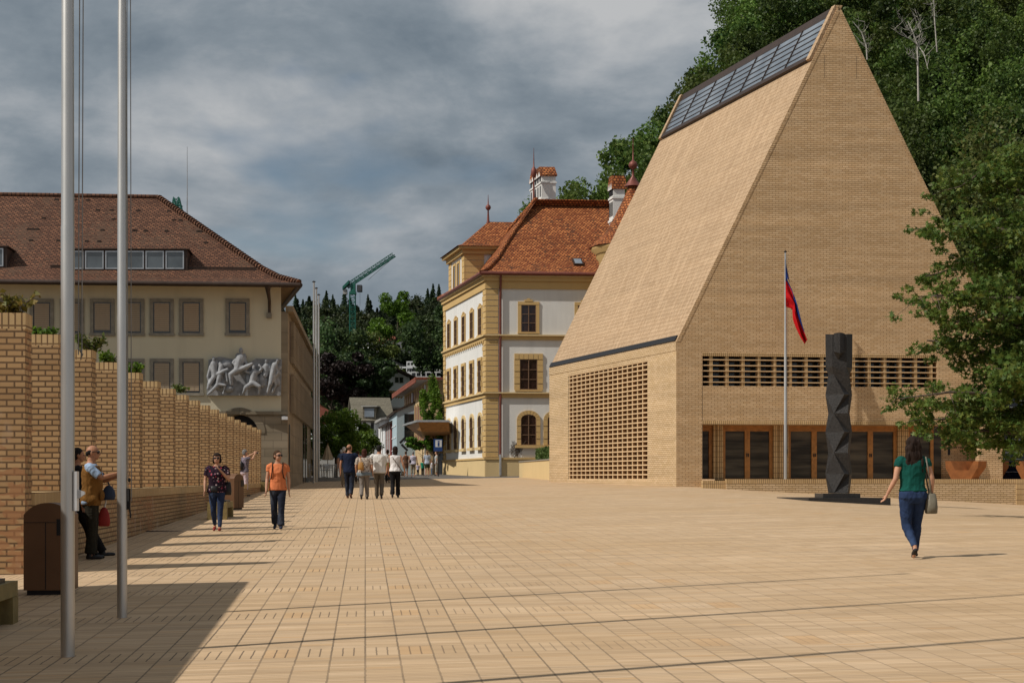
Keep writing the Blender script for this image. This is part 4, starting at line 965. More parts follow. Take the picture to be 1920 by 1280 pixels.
for (x, y, rr, w) in ((425, 684, 13, 8), (468, 712, 8, 14), (492, 712, 7, 16), (430, 730, 10, 7), (515, 700, 8, 20)): m = MB(); m.ell(LB(u_of(x), -.2, zf(y)), (rr*SC, .17, w*SC), 12, 8); m.build('carved_drapery', M['relief'], rel)
bpy.context.view_layer.update(); dg = bpy.context.evaluated_depsgraph_get()
for of, me in [(of, bpy.data.meshes.new_from_object(of.evaluated_get(dg))) for of in RELF]: of.modifiers.clear(); of.data = me
ant = thing('antenna_mast', 'thin antenna mast standing on the brown tiled roof', 'antenna', at(351, 408, C1.y+12))
m = MB(); m.tube([at(351, 440, C1.y+6), at(351, 372, C1.y+6), at(351, 275, C1.y+6)], [.035, .03, .012], 6); m.build('mast', M['steel'], ant)
m = MB(); m.boxa(LB(u_of(527)+.05, -.45, zf(787)), U2*.26, V2*.4, ZZ*.14); m.boxa(LB(u_of(527)+.1, -.1, zf(782)), U2*.1, V2*.12, ZZ*.06); m.build('wall_lamp', M['signwhite'], off)
# ------------------------------------------------------------------ parliament: steep brick gable house
A = hit(1268, 912); A.z = 0
FD = Vector((1, .123, 0)); SDv = Vector((-.3073, 1, 0))           # along the gable front; along the long side (unnormalised)
FN = Vector((-FD.y, FD.x, 0)).normalized()                       # into the building
SNn = SDv.normalized(); SO = Vector((-SNn.y, SNn.x, 0))          # SO points to the left, out of the long side
def FP(t, z, d=0.0): p = A+FD*t+FN*d; p.z = z; return p
def SP(s, z, o=0.0): p = A+SDv*s+SO*o; p.z = z; return p
def t_of(px, d=0.0):
    k = (px-CX)/F; a = A+FN*d; return (k*a.y-a.x)/(FD.x-k*FD.y)
def s_of(px): k = (px-CX)/F; return (k*A.y-A.x)/(SDv.x-k*SDv.y)
def fz(py, t=0.0): return EYE+(HZ-py)*(A.y+FD.y*t)/F
par = thing('parliament_building', 'steep gabled ochre brick building with a skylight band along its ridge', 'building', FP(6.8, 1.2, 8))
zE = fz(640); tE = t_of(1880); tA = 6.80; zA = fz(10, tA); SL_ = s_of(1030)
tL = t_of(1317); tB = t_of(1757, 0); tR = t_of(1836)
zb0, zb1 = fz(723, tL), fz(667, tL); zr0, zr1 = fz(899, tL), fz(795.5, tL)
B0 = 0.2
m = MB()
def fpoly(*q): m.poly([FP(t, z) for t, z in q])
fpoly((0, B0), (tL, B0), (tL, zE), (0, zE))
fpoly((tL, zr1+.16), (tE, zr1+.16), (tE, zb0), (tL, zb0))
fpoly((tB, zb0), (tE, zb0), (tE, zb1+.13), (tB, zb1+.13))
fpoly((tR, B0), (tE, B0), (tE, zr1+.16), (tR, zr1+.16))
fpoly((tL, zb1+.13), (tE, zb1+.13), (tE, zE), (tL, zE))
fpoly((0, zE), (tE, zE), (tA, zA))
fpoly((tL, B0), (tR, B0), (tR, zr0-.02), (tL, zr0-.02))
# lintel soldier courses belong to a second skin
m.poly([FP(tE, B0), FP(tE, B0)+SDv*SL_, (FP(tE, zE)+SDv*SL_), FP(tE, zE)])
m.build('gable_wall', M['brick'], par)
m = MB(); m.boxa(FP(tL, zr1, -.012), FD*(tR-tL), FN*.06, ZZ*.158); m.boxa(FP(tL, zb1, -.012), FD*(tB-tL), FN*.06, ZZ*.128); m.build('lintel_course', M['soldier'], par)
m = MB(); m.boxa(FP(tL-.006, zr0, -.003), FD*.012, FN*.01, ZZ*(zb0-zr0)); m.boxa(FP(1.86*2.9, 0, 0)*0+FP(t_of(1546), fz(145, 5), -.003), FD*.012, FN*.01, ZZ*.95); m.boxa(FP(t_of(1606), fz(145, 5), -.003), FD*.012, FN*.01, ZZ*.95)
m.build('movement_joint', M['black'], par)
# stepped verge bricks up both gable edges
def verge(a, b, name, n, w, proud, side):
    m = MB(); d = (b-a)
    for i in range(n):
        p = a+d*(i/n); m.boxa(p-FN*proud, d/n*.86, FN*.5, (FD.normalized()*w)*side)
    m.build(name, M['brick'], par)
verge(FP(0, zE), FP(tA, zA), 'verge_course', 150, .15, .014, 1); verge(FP(tE, zE), FP(tA, zA), 'verge_course', 150, .14, .014, -1)
# long brick-slat window band
m = MB(); m.poly([FP(tL-.1, zb0-.1, .62), FP(tB+.1, zb0-.1, .62), FP(tB+.1, zb1+.1, .62), FP(tL-.1, zb1+.1, .62)]); m.build('band_glazing', M['glass'], par)
m = MB()
m.poly([FP(tL, zb0, 0), FP(tL, zb0, .6), FP(tL, zb1, .6), FP(tL, zb1, 0)]); m.poly([FP(tB, zb0, .6), FP(tB, zb0, 0), FP(tB, zb1, 0), FP(tB, zb1, .6)])
m.poly([FP(tL, zb0, 0), FP(tB, zb0, 0), FP(tB, zb0, .6), FP(tL, zb0, .6)]); m.poly([FP(tL, zb1, .6), FP(tB, zb1, .6), FP(tB, zb1, 0), FP(tL, zb1, 0)])
m.build('band_reveal', M['brick'], par)
pit = t_of(1363)-t_of(1333)
t0 = t_of(1331); i = 0
while t0+pit*i < tB-.1:
    m = MB(); m.boxa(FP(t0+pit*i, zb0+.003, .05), FD*.125, FN*.32, ZZ*(zb1-zb0-.006)); m.build('brick_mullion', M['soldier'], par); i += 1
m = MB()
for k in range(5): m.boxa(FP(tL+.002, zb0+(zb1-zb0)*(.115+k*.187), .02), FD*(tB-tL-.004), FN*.34, ZZ*.04)
m.build('brick_slats', M['terracotta'], par)
# recessed entrance
RD = 1.05
m = MB()
m.poly([FP(tL, zr0, RD), FP(tR, zr0, RD), FP(tR, zr1, RD), FP(tL, zr1, RD)][::1]); m.poly([FP(tL, zr0, 0), FP(tL, zr0, RD), FP(tL, zr1, RD), FP(tL, zr1, 0)])
m.poly([FP(tR, zr0, RD), FP(tR, zr0, 0), FP(tR, zr1, 0), FP(tR, zr1, RD)]); m.poly([FP(tL, zr1, RD), FP(tR, zr1, RD), FP(tR, zr1, 0), FP(tL, zr1, 0)])
m.poly([FP(tL, zr0, 0), FP(tR, zr0, 0), FP(tR, zr0, RD), FP(tL, zr0, RD)])
m.build('entrance_recess', M['brick'], par)
def tr(px): return t_of(px, RD)
def door(pxl, pxr, leaves, handles=True):
    a, b = tr(pxl), tr(pxr); fw = .13; H0, H1 = zr0+.003, zr1-.12
    m = MB(); m.boxa(FP(a, H0, RD-.20), FD*fw, FN*.16, ZZ*(H1-H0)); m.boxa(FP(b-fw, H0, RD-.20), FD*fw, FN*.16, ZZ*(H1-H0))
    m.boxa(FP(a+fw, H1-.12, RD-.199), FD*(b-a-2*fw), FN*.16, ZZ*.12); m.boxa(FP(a+fw, H0, RD-.199), FD*(b-a-2*fw), FN*.16, ZZ*.05)
    if leaves == 2: m.boxa(FP((a+b)/2-.11, H0+.05, RD-.198), FD*.22, FN*.16, ZZ*(H1-H0-.17)); m.boxa(FP((a+b)/2-.008, H0+.05, RD-.201), FD*.016, FN*.002, ZZ*(H1-H0-.17), 0)
    d = m.build('door', M['wood'], par)
    m = MB(); m.boxa(FP(a+fw, H0+.05, RD-.12), FD*(b-a-2*fw), FN*.02, ZZ*(H1-H0-.17)); m.build('pane', M['doorglass'], d)
    if leaves == 2 and handles:
        m = MB(); m.boxa(FP((a+b)/2-.05, H0+.95, RD-.23), FD*.035, FN*.03, ZZ*.14); m.boxa(FP((a+b)/2+.02, H0+.95, RD-.23), FD*.035, FN*.03, ZZ*.14); m.build('handle', M['black'], d)
door(1296, 1333, 1); door(1352, 1446, 2); door(1474, 1574, 2); door(1580, 1678, 2); door(1698, 1747, 1)
for a, b in ((1333, 1352), (1446, 1474), (1678, 1698)):
    m = MB(); a, b = tr(a), tr(b)
    for k in range(3): m.boxa(FP(a+(b-a)*k/3+.01, zr0+.002, RD-.40+.03*abs(k-1)), FD*((b-a)/3-.02), FN*.39, ZZ*(zr1-zr0-.004))
    m.build('brick_pier', M['soldier'], par)
m = MB(); m.boxa(FP(tr(1747), zr0+.002, RD-.1), FD*(tr(1763)-tr(1747)), FN*.06, ZZ*(zr1-zr0-.004)); m.build('side_light', M['doorglass'], par)
m = MB(); m.boxa(FP(tL+.002, zr1-.118, RD-.24), FD*(tr(1747)-tL), FN*.2, ZZ*.114); m.build('door_head', M['wood'], par)
def lettering(txt, size, pos, xdir, mat, parent, name='lettering', depth=.01, align='LEFT', ndir=None):
    c = bpy.data.curves.new(name, 'FONT'); c.body = txt; c.size = size; c.extrude = depth; c.align_x = align; c.space_character = 1.25
    o = bpy.data.objects.new(name, c); COL.objects.link(o); bpy.context.view_layer.update()
    me = bpy.data.meshes.new_from_object(o.evaluated_get(bpy.context.evaluated_depsgraph_get())); bpy.data.objects.remove(o)
    me.name = name; me.materials.clear(); me.materials.append(mat)
    x = Vector(xdir).normalized(); R = Matrix((x, ZZ, x.cross(ZZ))).transposed().to_4x4()
    me.transform(Matrix.Translation(Vector(pos)-wloc(parent)) @ R)
    o = bpy.data.objects.new(name, me); COL.objects.link(o); o.parent = parent; return o
lettering('LANDTAG', .20, FP(tr(1803), fz(834, 12), RD-.02), FD, M['black'], par)
lettering('DES FÜRSTENTUMS LIECHTENSTEIN', .105, FP(tr(1785.5), fz(839.5, 12), RD-.02), FD, M['black'], par)
m = MB(); m.boxa(FP(tr(1777), fz(852, 12), RD-.03), FD*.10, FN*.03, ZZ*.34); m.build('intercom_plate', M['black'], par)
# long side with lattice screen
sa, sb = s_of(1214.5), s_of(1066); zl0, zl1 = 1.47, 6.56
m = MB()
zc = zE-.36
def spoly(*q): m.poly([SP(s, z) for s, z in q])
spoly((sa, B0), (0, B0), (0, zc), (sa, zc)); spoly((SL_, B0), (sb, B0), (sb, zc), (SL_, zc)); spoly((sb, B0), (sa, B0), (sa, zl0), (sb, zl0))
m.build('side_wall', M['brick_side'], par)
m = MB(); m.poly([SP(SL_, B0), SP(SL_, B0)+FD*tE, SP(SL_, zE)+FD*tE, SP(SL_, zE)][::-1]); m.poly([SP(SL_, zE), SP(SL_, zE)+FD*tE, SP(SL_, zA)+FD*tA][::-1]); m.build('back_wall', M['brick'], par)
ev = ZZ*(zE-zc)+FD*(tA*(zE-zc)/(zA-zE))*0
m = MB(); spoly((sb, zl1), (sa, zl1), (sa, zc), (sb, zc)); m.build('lattice_lintel', M['brick_side'], par)
m = MB(); m.boxa(SP(0, zc, .02), SDv*SL_, -SO*.2, ZZ*.352); m.build('eaves_course', M['brick_side'], par)
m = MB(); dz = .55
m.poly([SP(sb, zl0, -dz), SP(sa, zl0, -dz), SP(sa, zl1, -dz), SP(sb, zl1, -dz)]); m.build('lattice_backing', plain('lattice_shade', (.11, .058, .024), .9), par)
m = MB()
NC, NR = 17, 25
for i in range(NC+1):
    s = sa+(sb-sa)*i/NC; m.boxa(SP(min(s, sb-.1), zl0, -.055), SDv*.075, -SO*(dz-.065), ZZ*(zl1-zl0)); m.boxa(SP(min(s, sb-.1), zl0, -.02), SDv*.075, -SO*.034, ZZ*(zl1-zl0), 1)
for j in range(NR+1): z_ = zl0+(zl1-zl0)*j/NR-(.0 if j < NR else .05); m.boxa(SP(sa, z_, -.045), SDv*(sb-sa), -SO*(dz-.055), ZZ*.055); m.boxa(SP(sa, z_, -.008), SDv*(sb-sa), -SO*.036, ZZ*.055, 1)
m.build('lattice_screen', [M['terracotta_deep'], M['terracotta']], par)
# roof slope: brick tiles, then glazed band, then dark ridge cap
def RP2(s, h, o=0.0):
    """point on the left roof slope: s along the side, h 0..1 up the slope"""
    p = A+SDv*s+FD*(tA*h); p.z = zE+(zA-zE)*h; return p+RN*o
e1 = SDv.normalized(); e2 = (FD*tA+ZZ*(zA-zE)).normalized(); RN = e2.cross(e1).normalized()
if RN.x > 0: RN = -RN
hg0, hg1 = .835, .970
m = MB()
m.poly([RP2(SL_, .012), RP2(0, .012), RP2(0, hg0), RP2(SL_, hg0)]); m.poly([RP2(SL_, 0)+FD*tE*0, RP2(0, 0), RP2(0, .012), RP2(SL_, .012)])
m.poly([FP(tE, zE), FP(tE, zE)+SDv*SL_, RP2(SL_, 1), RP2(0, 1)])
rf2 = m.build('roof', M['roofbrick'], par)
m = MB(); m.boxa(RP2(.10, .002, .004), SDv*(SL_-.14), e2*.24, RN*.05); m.build('gutter_slot', M['black'], rf2)
m = MB(); m.boxa(RP2(.02, hg0, -.1), SDv*.30, e2*((zA-zE)/e2.z*(1-hg0-.004)), RN*.25); m.build('parapet', M['roofbrick'], rf2); m = MB(); m.boxa(RP2(SL_-.3, hg0, -.1), SDv*.28, e2*((zA-zE)/e2.z*(1-hg0-.004)), RN*.25); m.build('parapet', M['roofbrick'], rf2)
m = MB(); m.boxa(RP2(.33, hg0, -.08), SDv*(SL_-.66), e2*.22, RN*.22); m.build('skylight_sill', M['bronze'], rf2)
GL = (zA-zE)/e2.z
m = MB(); m.boxa(RP2(.33, hg1, -.05), SDv*(SL_-.66), e2*GL*(1-hg1-.001), RN*.12); m.build('ridge_cap', M['bronze'], rf2)
npn = 7; s0, s1 = .36, SL_-.36
for i in range(npn):
    a, b = s0+(s1-s0)*i/npn, s0+(s1-s0)*(i+1)/npn
    m = MB(); m.poly([RP2(b, hg0+.012, .06), RP2(a, hg0+.012, .06), RP2(a, hg1, .06), RP2(b, hg1, .06)]); pn = m.build('skylight_panel', M['skypanel'], rf2)
    m = MB(); m.boxa(RP2(a-.025, hg0+.012, .05), SDv*.05, e2*GL*(hg1-hg0-.012), RN*.06)
    for k in range(1, 6): m.boxa(RP2(a+.03, hg0+.012+(hg1-hg0-.012)*k/6, .05), SDv*(b-a-.06), e2*.035, RN*.035)
    m.build('glazing_bar', M['bronze'], pn)

# ------------------------------------------------------------------ entrance terrace in front, low brick wall, dark glass annexe
zP = fz(898, 3)
m = MB()
tq = [tL-.02, tL+5, tL+10, tL+16, tL+22]
for a, b in zip(tq[:-1], tq[1:]): m.poly([FP(a, zP, -2.15), FP(b, zP, -2.15), FP(b, zP, 0), FP(a, zP, 0)])
m.poly([FP(tL-.02, .3, -2.1), FP(tL-.02, zP, -2.1), FP(tL-.02, zP, 0), FP(tL-.02, .3, 0)][::-1])
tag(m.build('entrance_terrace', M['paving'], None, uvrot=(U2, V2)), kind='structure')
lw = thing('low_wall', 'low pale brick wall along the edge of the entrance terrace behind the dark column', 'wall', FP(10, .6, -2.2))
tw0 = t_of(1362, -2.3); tw1 = t_of(1905, -2.3)
m = MB(); m.boxa(FP(tw0, -.8, -2.3), FD*(tw1-tw0), FN*.3, ZZ*(zP+.8-.16)); m.build('wall', M['brick_side'], lw)
m = MB(); m.boxa(FP(tw0-.01, zP-.16, -2.31), FD*(tw1-tw0+.01), FN*.34, ZZ*.165); m.build('coping', M['soldier'], lw)
m = MB(); m.boxa(FP(tw1, -.8, -2.33), FD*8, FN*.4, ZZ*(zP+.805)); m.boxa(FP(t_of(1318, -2.2), -.3, -2.2), FD*(tw0-t_of(1318, -2.2)), FN*.3, ZZ*(zP+.3-.05)); m.build('end_pier', M['soldier'], lw)
def trough(px, label):
    p = at(px, 893, A.y-.35+ .123*14); p.z = zP
    t = thing('rust_planter', label, 'planter', p, 'rusted steel planters on the terrace')
    t.location = (0, 0, 0)
    pr = [(-.43, 0), (.43-.05, 0), (.68, .50), (.70, .76), (.50, .76), (.30, .38), (-.27, .38), (-.47, .76), (-.68, .76), (-.66, .46)]
    m = MB(); d = Vector((1.55, .9, 0)); f = [Vector((x, 0, z)) for x, z in pr]
    n = len(pr); m.mesh(f+[q+d for q in f], [tuple(range(n))]+[(i, i+n, (i+1) % n+n, (i+1) % n)[::-1] for i in range(n)]+[tuple(range(2*n-1, n-1, -1))])
    m.build('trough', M['corten'], t); t.location = p; return t
trough(1803, 'rusted steel planter on the terrace in front of the lettered brick wall'); trough(1935, 'rusted steel planter cut by the right edge of the picture')
ann = thing('glass_annexe', 'dark blue glass building with horizontal bars at the right edge behind the maple', 'building', FP(tE+6, zP, 3))
m = MB(); zg1 = fz(640, tE); g0 = tE+.04
m.poly([FP(g0, zP-1, 1.2), FP(g0+14, zP-1, 1.2), FP(g0+14, zg1, 1.2), FP(g0, zg1, 1.2)]); m.poly([FP(g0, zg1, 1.2), FP(g0+14, zg1, 1.2), FP(g0+14, zg1, 12), FP(g0, zg1, 12)]); m.build('glazing', M['glassblue'], ann)
for k in range(16):
    z = zP+.3+k*.275
    m = MB(); m.boxa(FP(g0, z, 1.14), FD*14, FN*.05, ZZ*.022); m.build('glazing_bar', M['steel'], ann)
m = MB()
for k in range(5): m.boxa(FP(g0+.45+k*1.3, zP, 1.13), FD*.06, FN*.06, ZZ*(zg1-zP))
m.build('mullions', M['black'], ann)

# ------------------------------------------------------------------ dark stone column on its plinths
cb = hit(1574, 941)
col = thing('stone_column_sculpture', 'dark faceted stone column standing on two flat plinths before the entrance', 'sculpture', cb)
c0 = Vector((cb.x, cb.y, 0)); SCc = cb.y/F
zc_ = lambda py: EYE+(HZ-py)*SCc
pl = lambda pts, z0, z1, nm, mt: None
m = MB(); a = Vector((at(1516, 940, cb.y-.75).x, cb.y-.75, 0)); b = Vector((at(1672, 940, cb.y-.75).x, cb.y-.60, 0)); dd = Vector((-.62, 2.1, 0))
m.boxa(a+ZZ*(zc_(950)-.4), b-a, dd, ZZ*(zc_(932.5)-zc_(950)+.4)); m.build('lower_plinth', M['darkstone2'], col)
m = MB(); a2 = c0+Vector((-36*SCc, -.45, 0)); m.boxa(a2+ZZ*(zc_(933)), Vector((70*SCc, .05, 0)), Vector((-.08, .95, 0)), ZZ*(zc_(924.5)-zc_(933))); m.build('upper_plinth', M['darkstone2'], col)
cc = c0+Vector((-1*SCc, 0, 0))
# wide (b) and narrow (a) courses; the front arris swings from side to side between them and cuts crisp triangles
def crow(py, kind):
    z = zc_(py)
    if kind == 'b': pts = [(-25, 2), (5, -25), (17, -15), (25, 2), (14, 19), (-13, 19)]
    else: pts = [(-20, 0), (-12, -13), (12, -21), (20, 0), (11, 17), (-11, 17)]
    return [cc+Vector((x*SCc, y*SCc, z)) for x, y in pts]
rows = [(924, 'a'), (888, 'b'), (849, 'a'), (810, 'b'), (775, 'a'), (740, 'b'), (703, 'a')]
rings = [crow(*r) for r in rows]; nn_ = 6
m = MB()
for i in range(len(rings)-1):
    lo, up_ = rings[i], rings[i+1]; wide_up = rows[i+1][1] == 'b'
    for k in range(nn_):
        k2 = (k+1) % nn_; a, b, c_, d = lo[k], lo[k2], up_[k2], up_[k]
        if (k in (0, 2, 4)) == wide_up: m.poly([a, b, d]); m.poly([b, c_, d])
        else: m.poly([a, b, c_]); m.poly([a, c_, d])
        if False: pass
tp = [(-25, 2), (-16, -16), (10, -22), (25, -2), (17, 19), (-14, 19)]
mid = [cc+Vector((x*SCc*.98, y*SCc*.98, zc_(690-random.uniform(0, 3)))) for x, y in tp]; top = [cc+Vector((x*SCc, y*SCc, zc_(627)+random.uniform(-.03, .03))) for x, y in tp]
for k in range(nn_):
    k2 = (k+1) % nn_; m.poly([rings[-1][k], rings[-1][k2], mid[k]]); m.poly([rings[-1][k2], mid[k2], mid[k]]); m.poly([mid[k], mid[k2], top[k2], top[k]])
m.poly(top)
m.build('column', M['darkstone'], col)
# raised flute with a pointed lower end on the capital block
m = MB(); f0 = cc+Vector((-4*SCc, -23.5*SCc, 0)); w = 10.5*SCc
P = [f0+Vector((-w, -.01, zc_(627))), f0+Vector((w, .04, zc_(627))), f0+Vector((w, .04, zc_(661))), f0+Vector((0, -.09, zc_(664))), f0+Vector((-w, -.01, zc_(661))), f0+Vector((0, -.13, zc_(626)))]
m.poly([P[0], P[4], P[3], P[5]]); m.poly([P[5], P[3], P[2], P[1]]); m.poly([P[4], P[3]+Vector((0, .2, -.22)), P[3]]); m.poly([P[3], P[3]+Vector((0, .2, -.22)), P[2]]); m.poly([P[0], P[5], P[1]])
m.build('pointed_flute', M['darkstone'], col)
# ------------------------------------------------------------------ flag on its own pole beside the entrance
fb = at(1472.5, 897, A.y+.123*4.6-1.1); fb.z = zP
hP = (HZ-472)*fb.y/F+EYE-zP
flagpole('flagpole', fb, hP, .062, .034, 'slim aluminium flagpole with the blue and red flag before the gable', halyard=True)
def flagmat():
    t = NT('blue_red_flag_cloth'); s = t.node('ShaderNodeSeparateXYZ'); t.link(t.uv(), s.inputs[0]); u, v = s.outputs[0], s.outputs[1]
    col = t.mix(t.math('GREATER_THAN', v, .5), (.56, .010, .014), (.02, .05, .24))
    # small gold crown in the canton: band, five points and arches, in cloth coordinates
    cu = t.math('DIVIDE', t.math('SUBTRACT', u, .24), .085); cv = t.math('DIVIDE', t.math('SUBTRACT', v, .68), .13)
    inx = t.math('LESS_THAN', t.math('ABSOLUTE', cu), 1.0)
    topc = t.math('ADD', .35, t.math('MULTIPLY', .55, t.math('ABSOLUTE', t.math('COSINE', t.math('MULTIPLY', cu, 4.71)))))
    crown = t.math('MULTIPLY', inx, t.math('MULTIPLY', t.math('GREATER_THAN', cv, -.6), t.math('LESS_THAN', cv, topc)))
    gap = t.math('MULTIPLY', t.math('GREATER_THAN', cv, -.22), t.math('LESS_THAN', cv, -.08))
    crown = t.math('MULTIPLY', crown, t.math('SUBTRACT', 1.0, gap))
    col = t.mix(crown, col, (.62, .42, .05))
    t.out(col, .8, 0, .15); tr = t.node('ShaderNodeBsdfTranslucent'); t.link(col, tr.inputs['Color']); mx = t.node('ShaderNodeMixShader'); mx.inputs[0].default_value = .25
    t.link(t.b.outputs[0], mx.inputs[1]); t.link(tr.outputs[0], mx.inputs[2]); t.link(mx.outputs[0], t.n['Material Output'].inputs[0]); return t.m
flag = thing('flag', 'limp flag, blue above red, hanging from the slim pole before the gable', 'flag', fb+ZZ*(hP-1.4))
S = fb.y/F
def fl(px, py, d=0.0): return Vector((fb.x+(px-1472.5)*S, fb.y-.06+d, EYE+(HZ-py)*fb.y/F))
# cloth columns from hoist to fly: (top point, fold line, bottom point) measured down the drape
colsT = [(1472, 484), (1476.5, 506), (1482, 530), (1486.5, 558), (1488, 585), (1494, 606), (1501, 626), (1509, 642)]
colsM = [(1472.5, 527), (1475.5, 528), (1481, 538), (1489.5, 557), (1495.5, 580), (1501.5, 602), (1508, 622), (1513, 637)]
colsB = [(1473, 573), (1475, 576), (1480, 577), (1486, 580), (1487.5, 598), (1492, 614), (1499, 632), (1507.5, 647)]
def interp(P, x):
    i = min(int(x*(len(P)-1)), len(P)-2); f = x*(len(P)-1)-i; return P[i][0]*(1-f)+P[i+1][0]*f, P[i][1]*(1-f)+P[i+1][1]*f
NU, NV = 48, 24; vs, uvs = [], []
for i in range(NU+1):
    u = i/NU
    for j in range(NV+1):
        v = j/NV
        a, b2, c2 = interp(colsB, u), interp(colsM, u), interp(colsT, u)
        sft = .5
        if v < sft: f = v/sft; x, y = a[0]+(b2[0]-a[0])*f, a[1]+(b2[1]-a[1])*f
        else: f = (v-sft)/(1-sft); x, y = b2[0]+(c2[0]-b2[0])*f, b2[1]+(c2[1]-b2[1])*f
        dep = .10*min(1, u*3)*math.sin(v*15+u*4)+.05*math.sin(v*29-u*7)*min(1, u*2)
        if v > sft: dep += .30*(v-sft)*2*min(1, u*2.2)
        vs.append(fl(x+.9*math.sin(v*19+u*9)*u, y, dep)); uvs.append((u, v))
m = MB()
for i in range(NU):
    for j in range(NV):
        q = [i*(NV+1)+j, (i+1)*(NV+1)+j, (i+1)*(NV+1)+j+1, i*(NV+1)+j+1]; m.poly([vs[k] for k in q], 0, [uvs[k] for k in q], True)
m.build('cloth', flagmat(), flag)

# ------------------------------------------------------------------ yellow and white government building
G = at(912.5, 892, 102.0); G.z = 0
GD = Vector((1, .085, 0)); GS = Vector((-.235, 1, 0)); GN = Vector((-.085, 1, 0)).normalized(); GSn = GS.normalized(); GO = Vector((-GSn.y, GSn.x, 0))
def GF(t, z, d=0.0): p = G+GD*t+GN*d; p.z = z; return p      # front face (towards the square); d>0 goes inside
def GL_(s, z, o=0.0): p = G+GS*s+GO*o; p.z = z; return p     # street face on the left; o>0 goes outside
def gt(px): k = (px-CX)/F; return (k*G.y-G.x)/(GD.x-k*GD.y)
def gs(px): k = (px-CX)/F; return (k*G.y-G.x)/(GS.x-k*GS.y)
def gz(py): return EYE+(HZ-py)*G.y/F
gov = thing('government_building', 'white and ochre government building with orange tiled hip roof and red downpipe', 'building', GF(7, 1.5, 8))
GSL = gs(832.5); GTL = 22.0
zt = gz(522); zb_ = 1.2
def front_left(z0, z1, mat, name, o=0.0, t0=0.0):
    m = MB()
    if o == 0: m.poly([GF(0, z0), GF(GTL, z0), GF(GTL, z1), GF(0, z1)]); m.poly([GL_(GSL, z0), GL_(0, z0), GL_(0, z1), GL_(GSL, z1)])
    else:
        m.boxa(GF(-o, z0, -o), GD*(GTL+o), GN*(o+.1), ZZ*(z1-z0)); m.boxa(GL_(.11, z0, o), GS*(GSL-.11+o*.0), -GO*(o+.1), ZZ*(z1-z0))
    return m.build(name, mat, gov)
front_left(zb_-.5, zt, M['offwhite'], 'wall')
m = MB(); m.poly([GL_(GSL, zb_), GL_(GSL, zb_)+GD*GTL, GL_(GSL, zt)+GD*GTL, GL_(GSL, zt)][::-1]); m.build('back_wall', M['offwhite'], gov)
front_left(zb_-.5, gz(861), M['paleyellow'], 'plinth', .10); front_left(gz(861)+.003, gz(857.5), M['yellow'], 'plinth_ledge', .16)
for y0, y1, ov in ((745, 735, .10), (636.5, 627, .10)):
    front_left(gz(y0), gz(y1)-.09, M['yellow'], 'string_course', ov); front_left(gz(y1)-.088, gz(y1), M['paleyellow'], 'string_ledge', ov+.12)
front_left(gz(541), gz(527), M['yellow'], 'frieze', .09); front_left(gz(527)+.003, gz(519.5), M['yellow'], 'cornice', .2); front_left(gz(519.5)+.003, gz(514.5), M['paleyellow'], 'cornice_top', .32)
m = MB(); zq = gz(632)
for i in range(22): # corbels below the upper string on the street side
    m.boxa(GL_(.6+i*(GSL-1)/22, gz(641), .12), GS*.22, -GO*.1, ZZ*(gz(637)-gz(641)))
m.build('corbels', M['yellow'], gov)
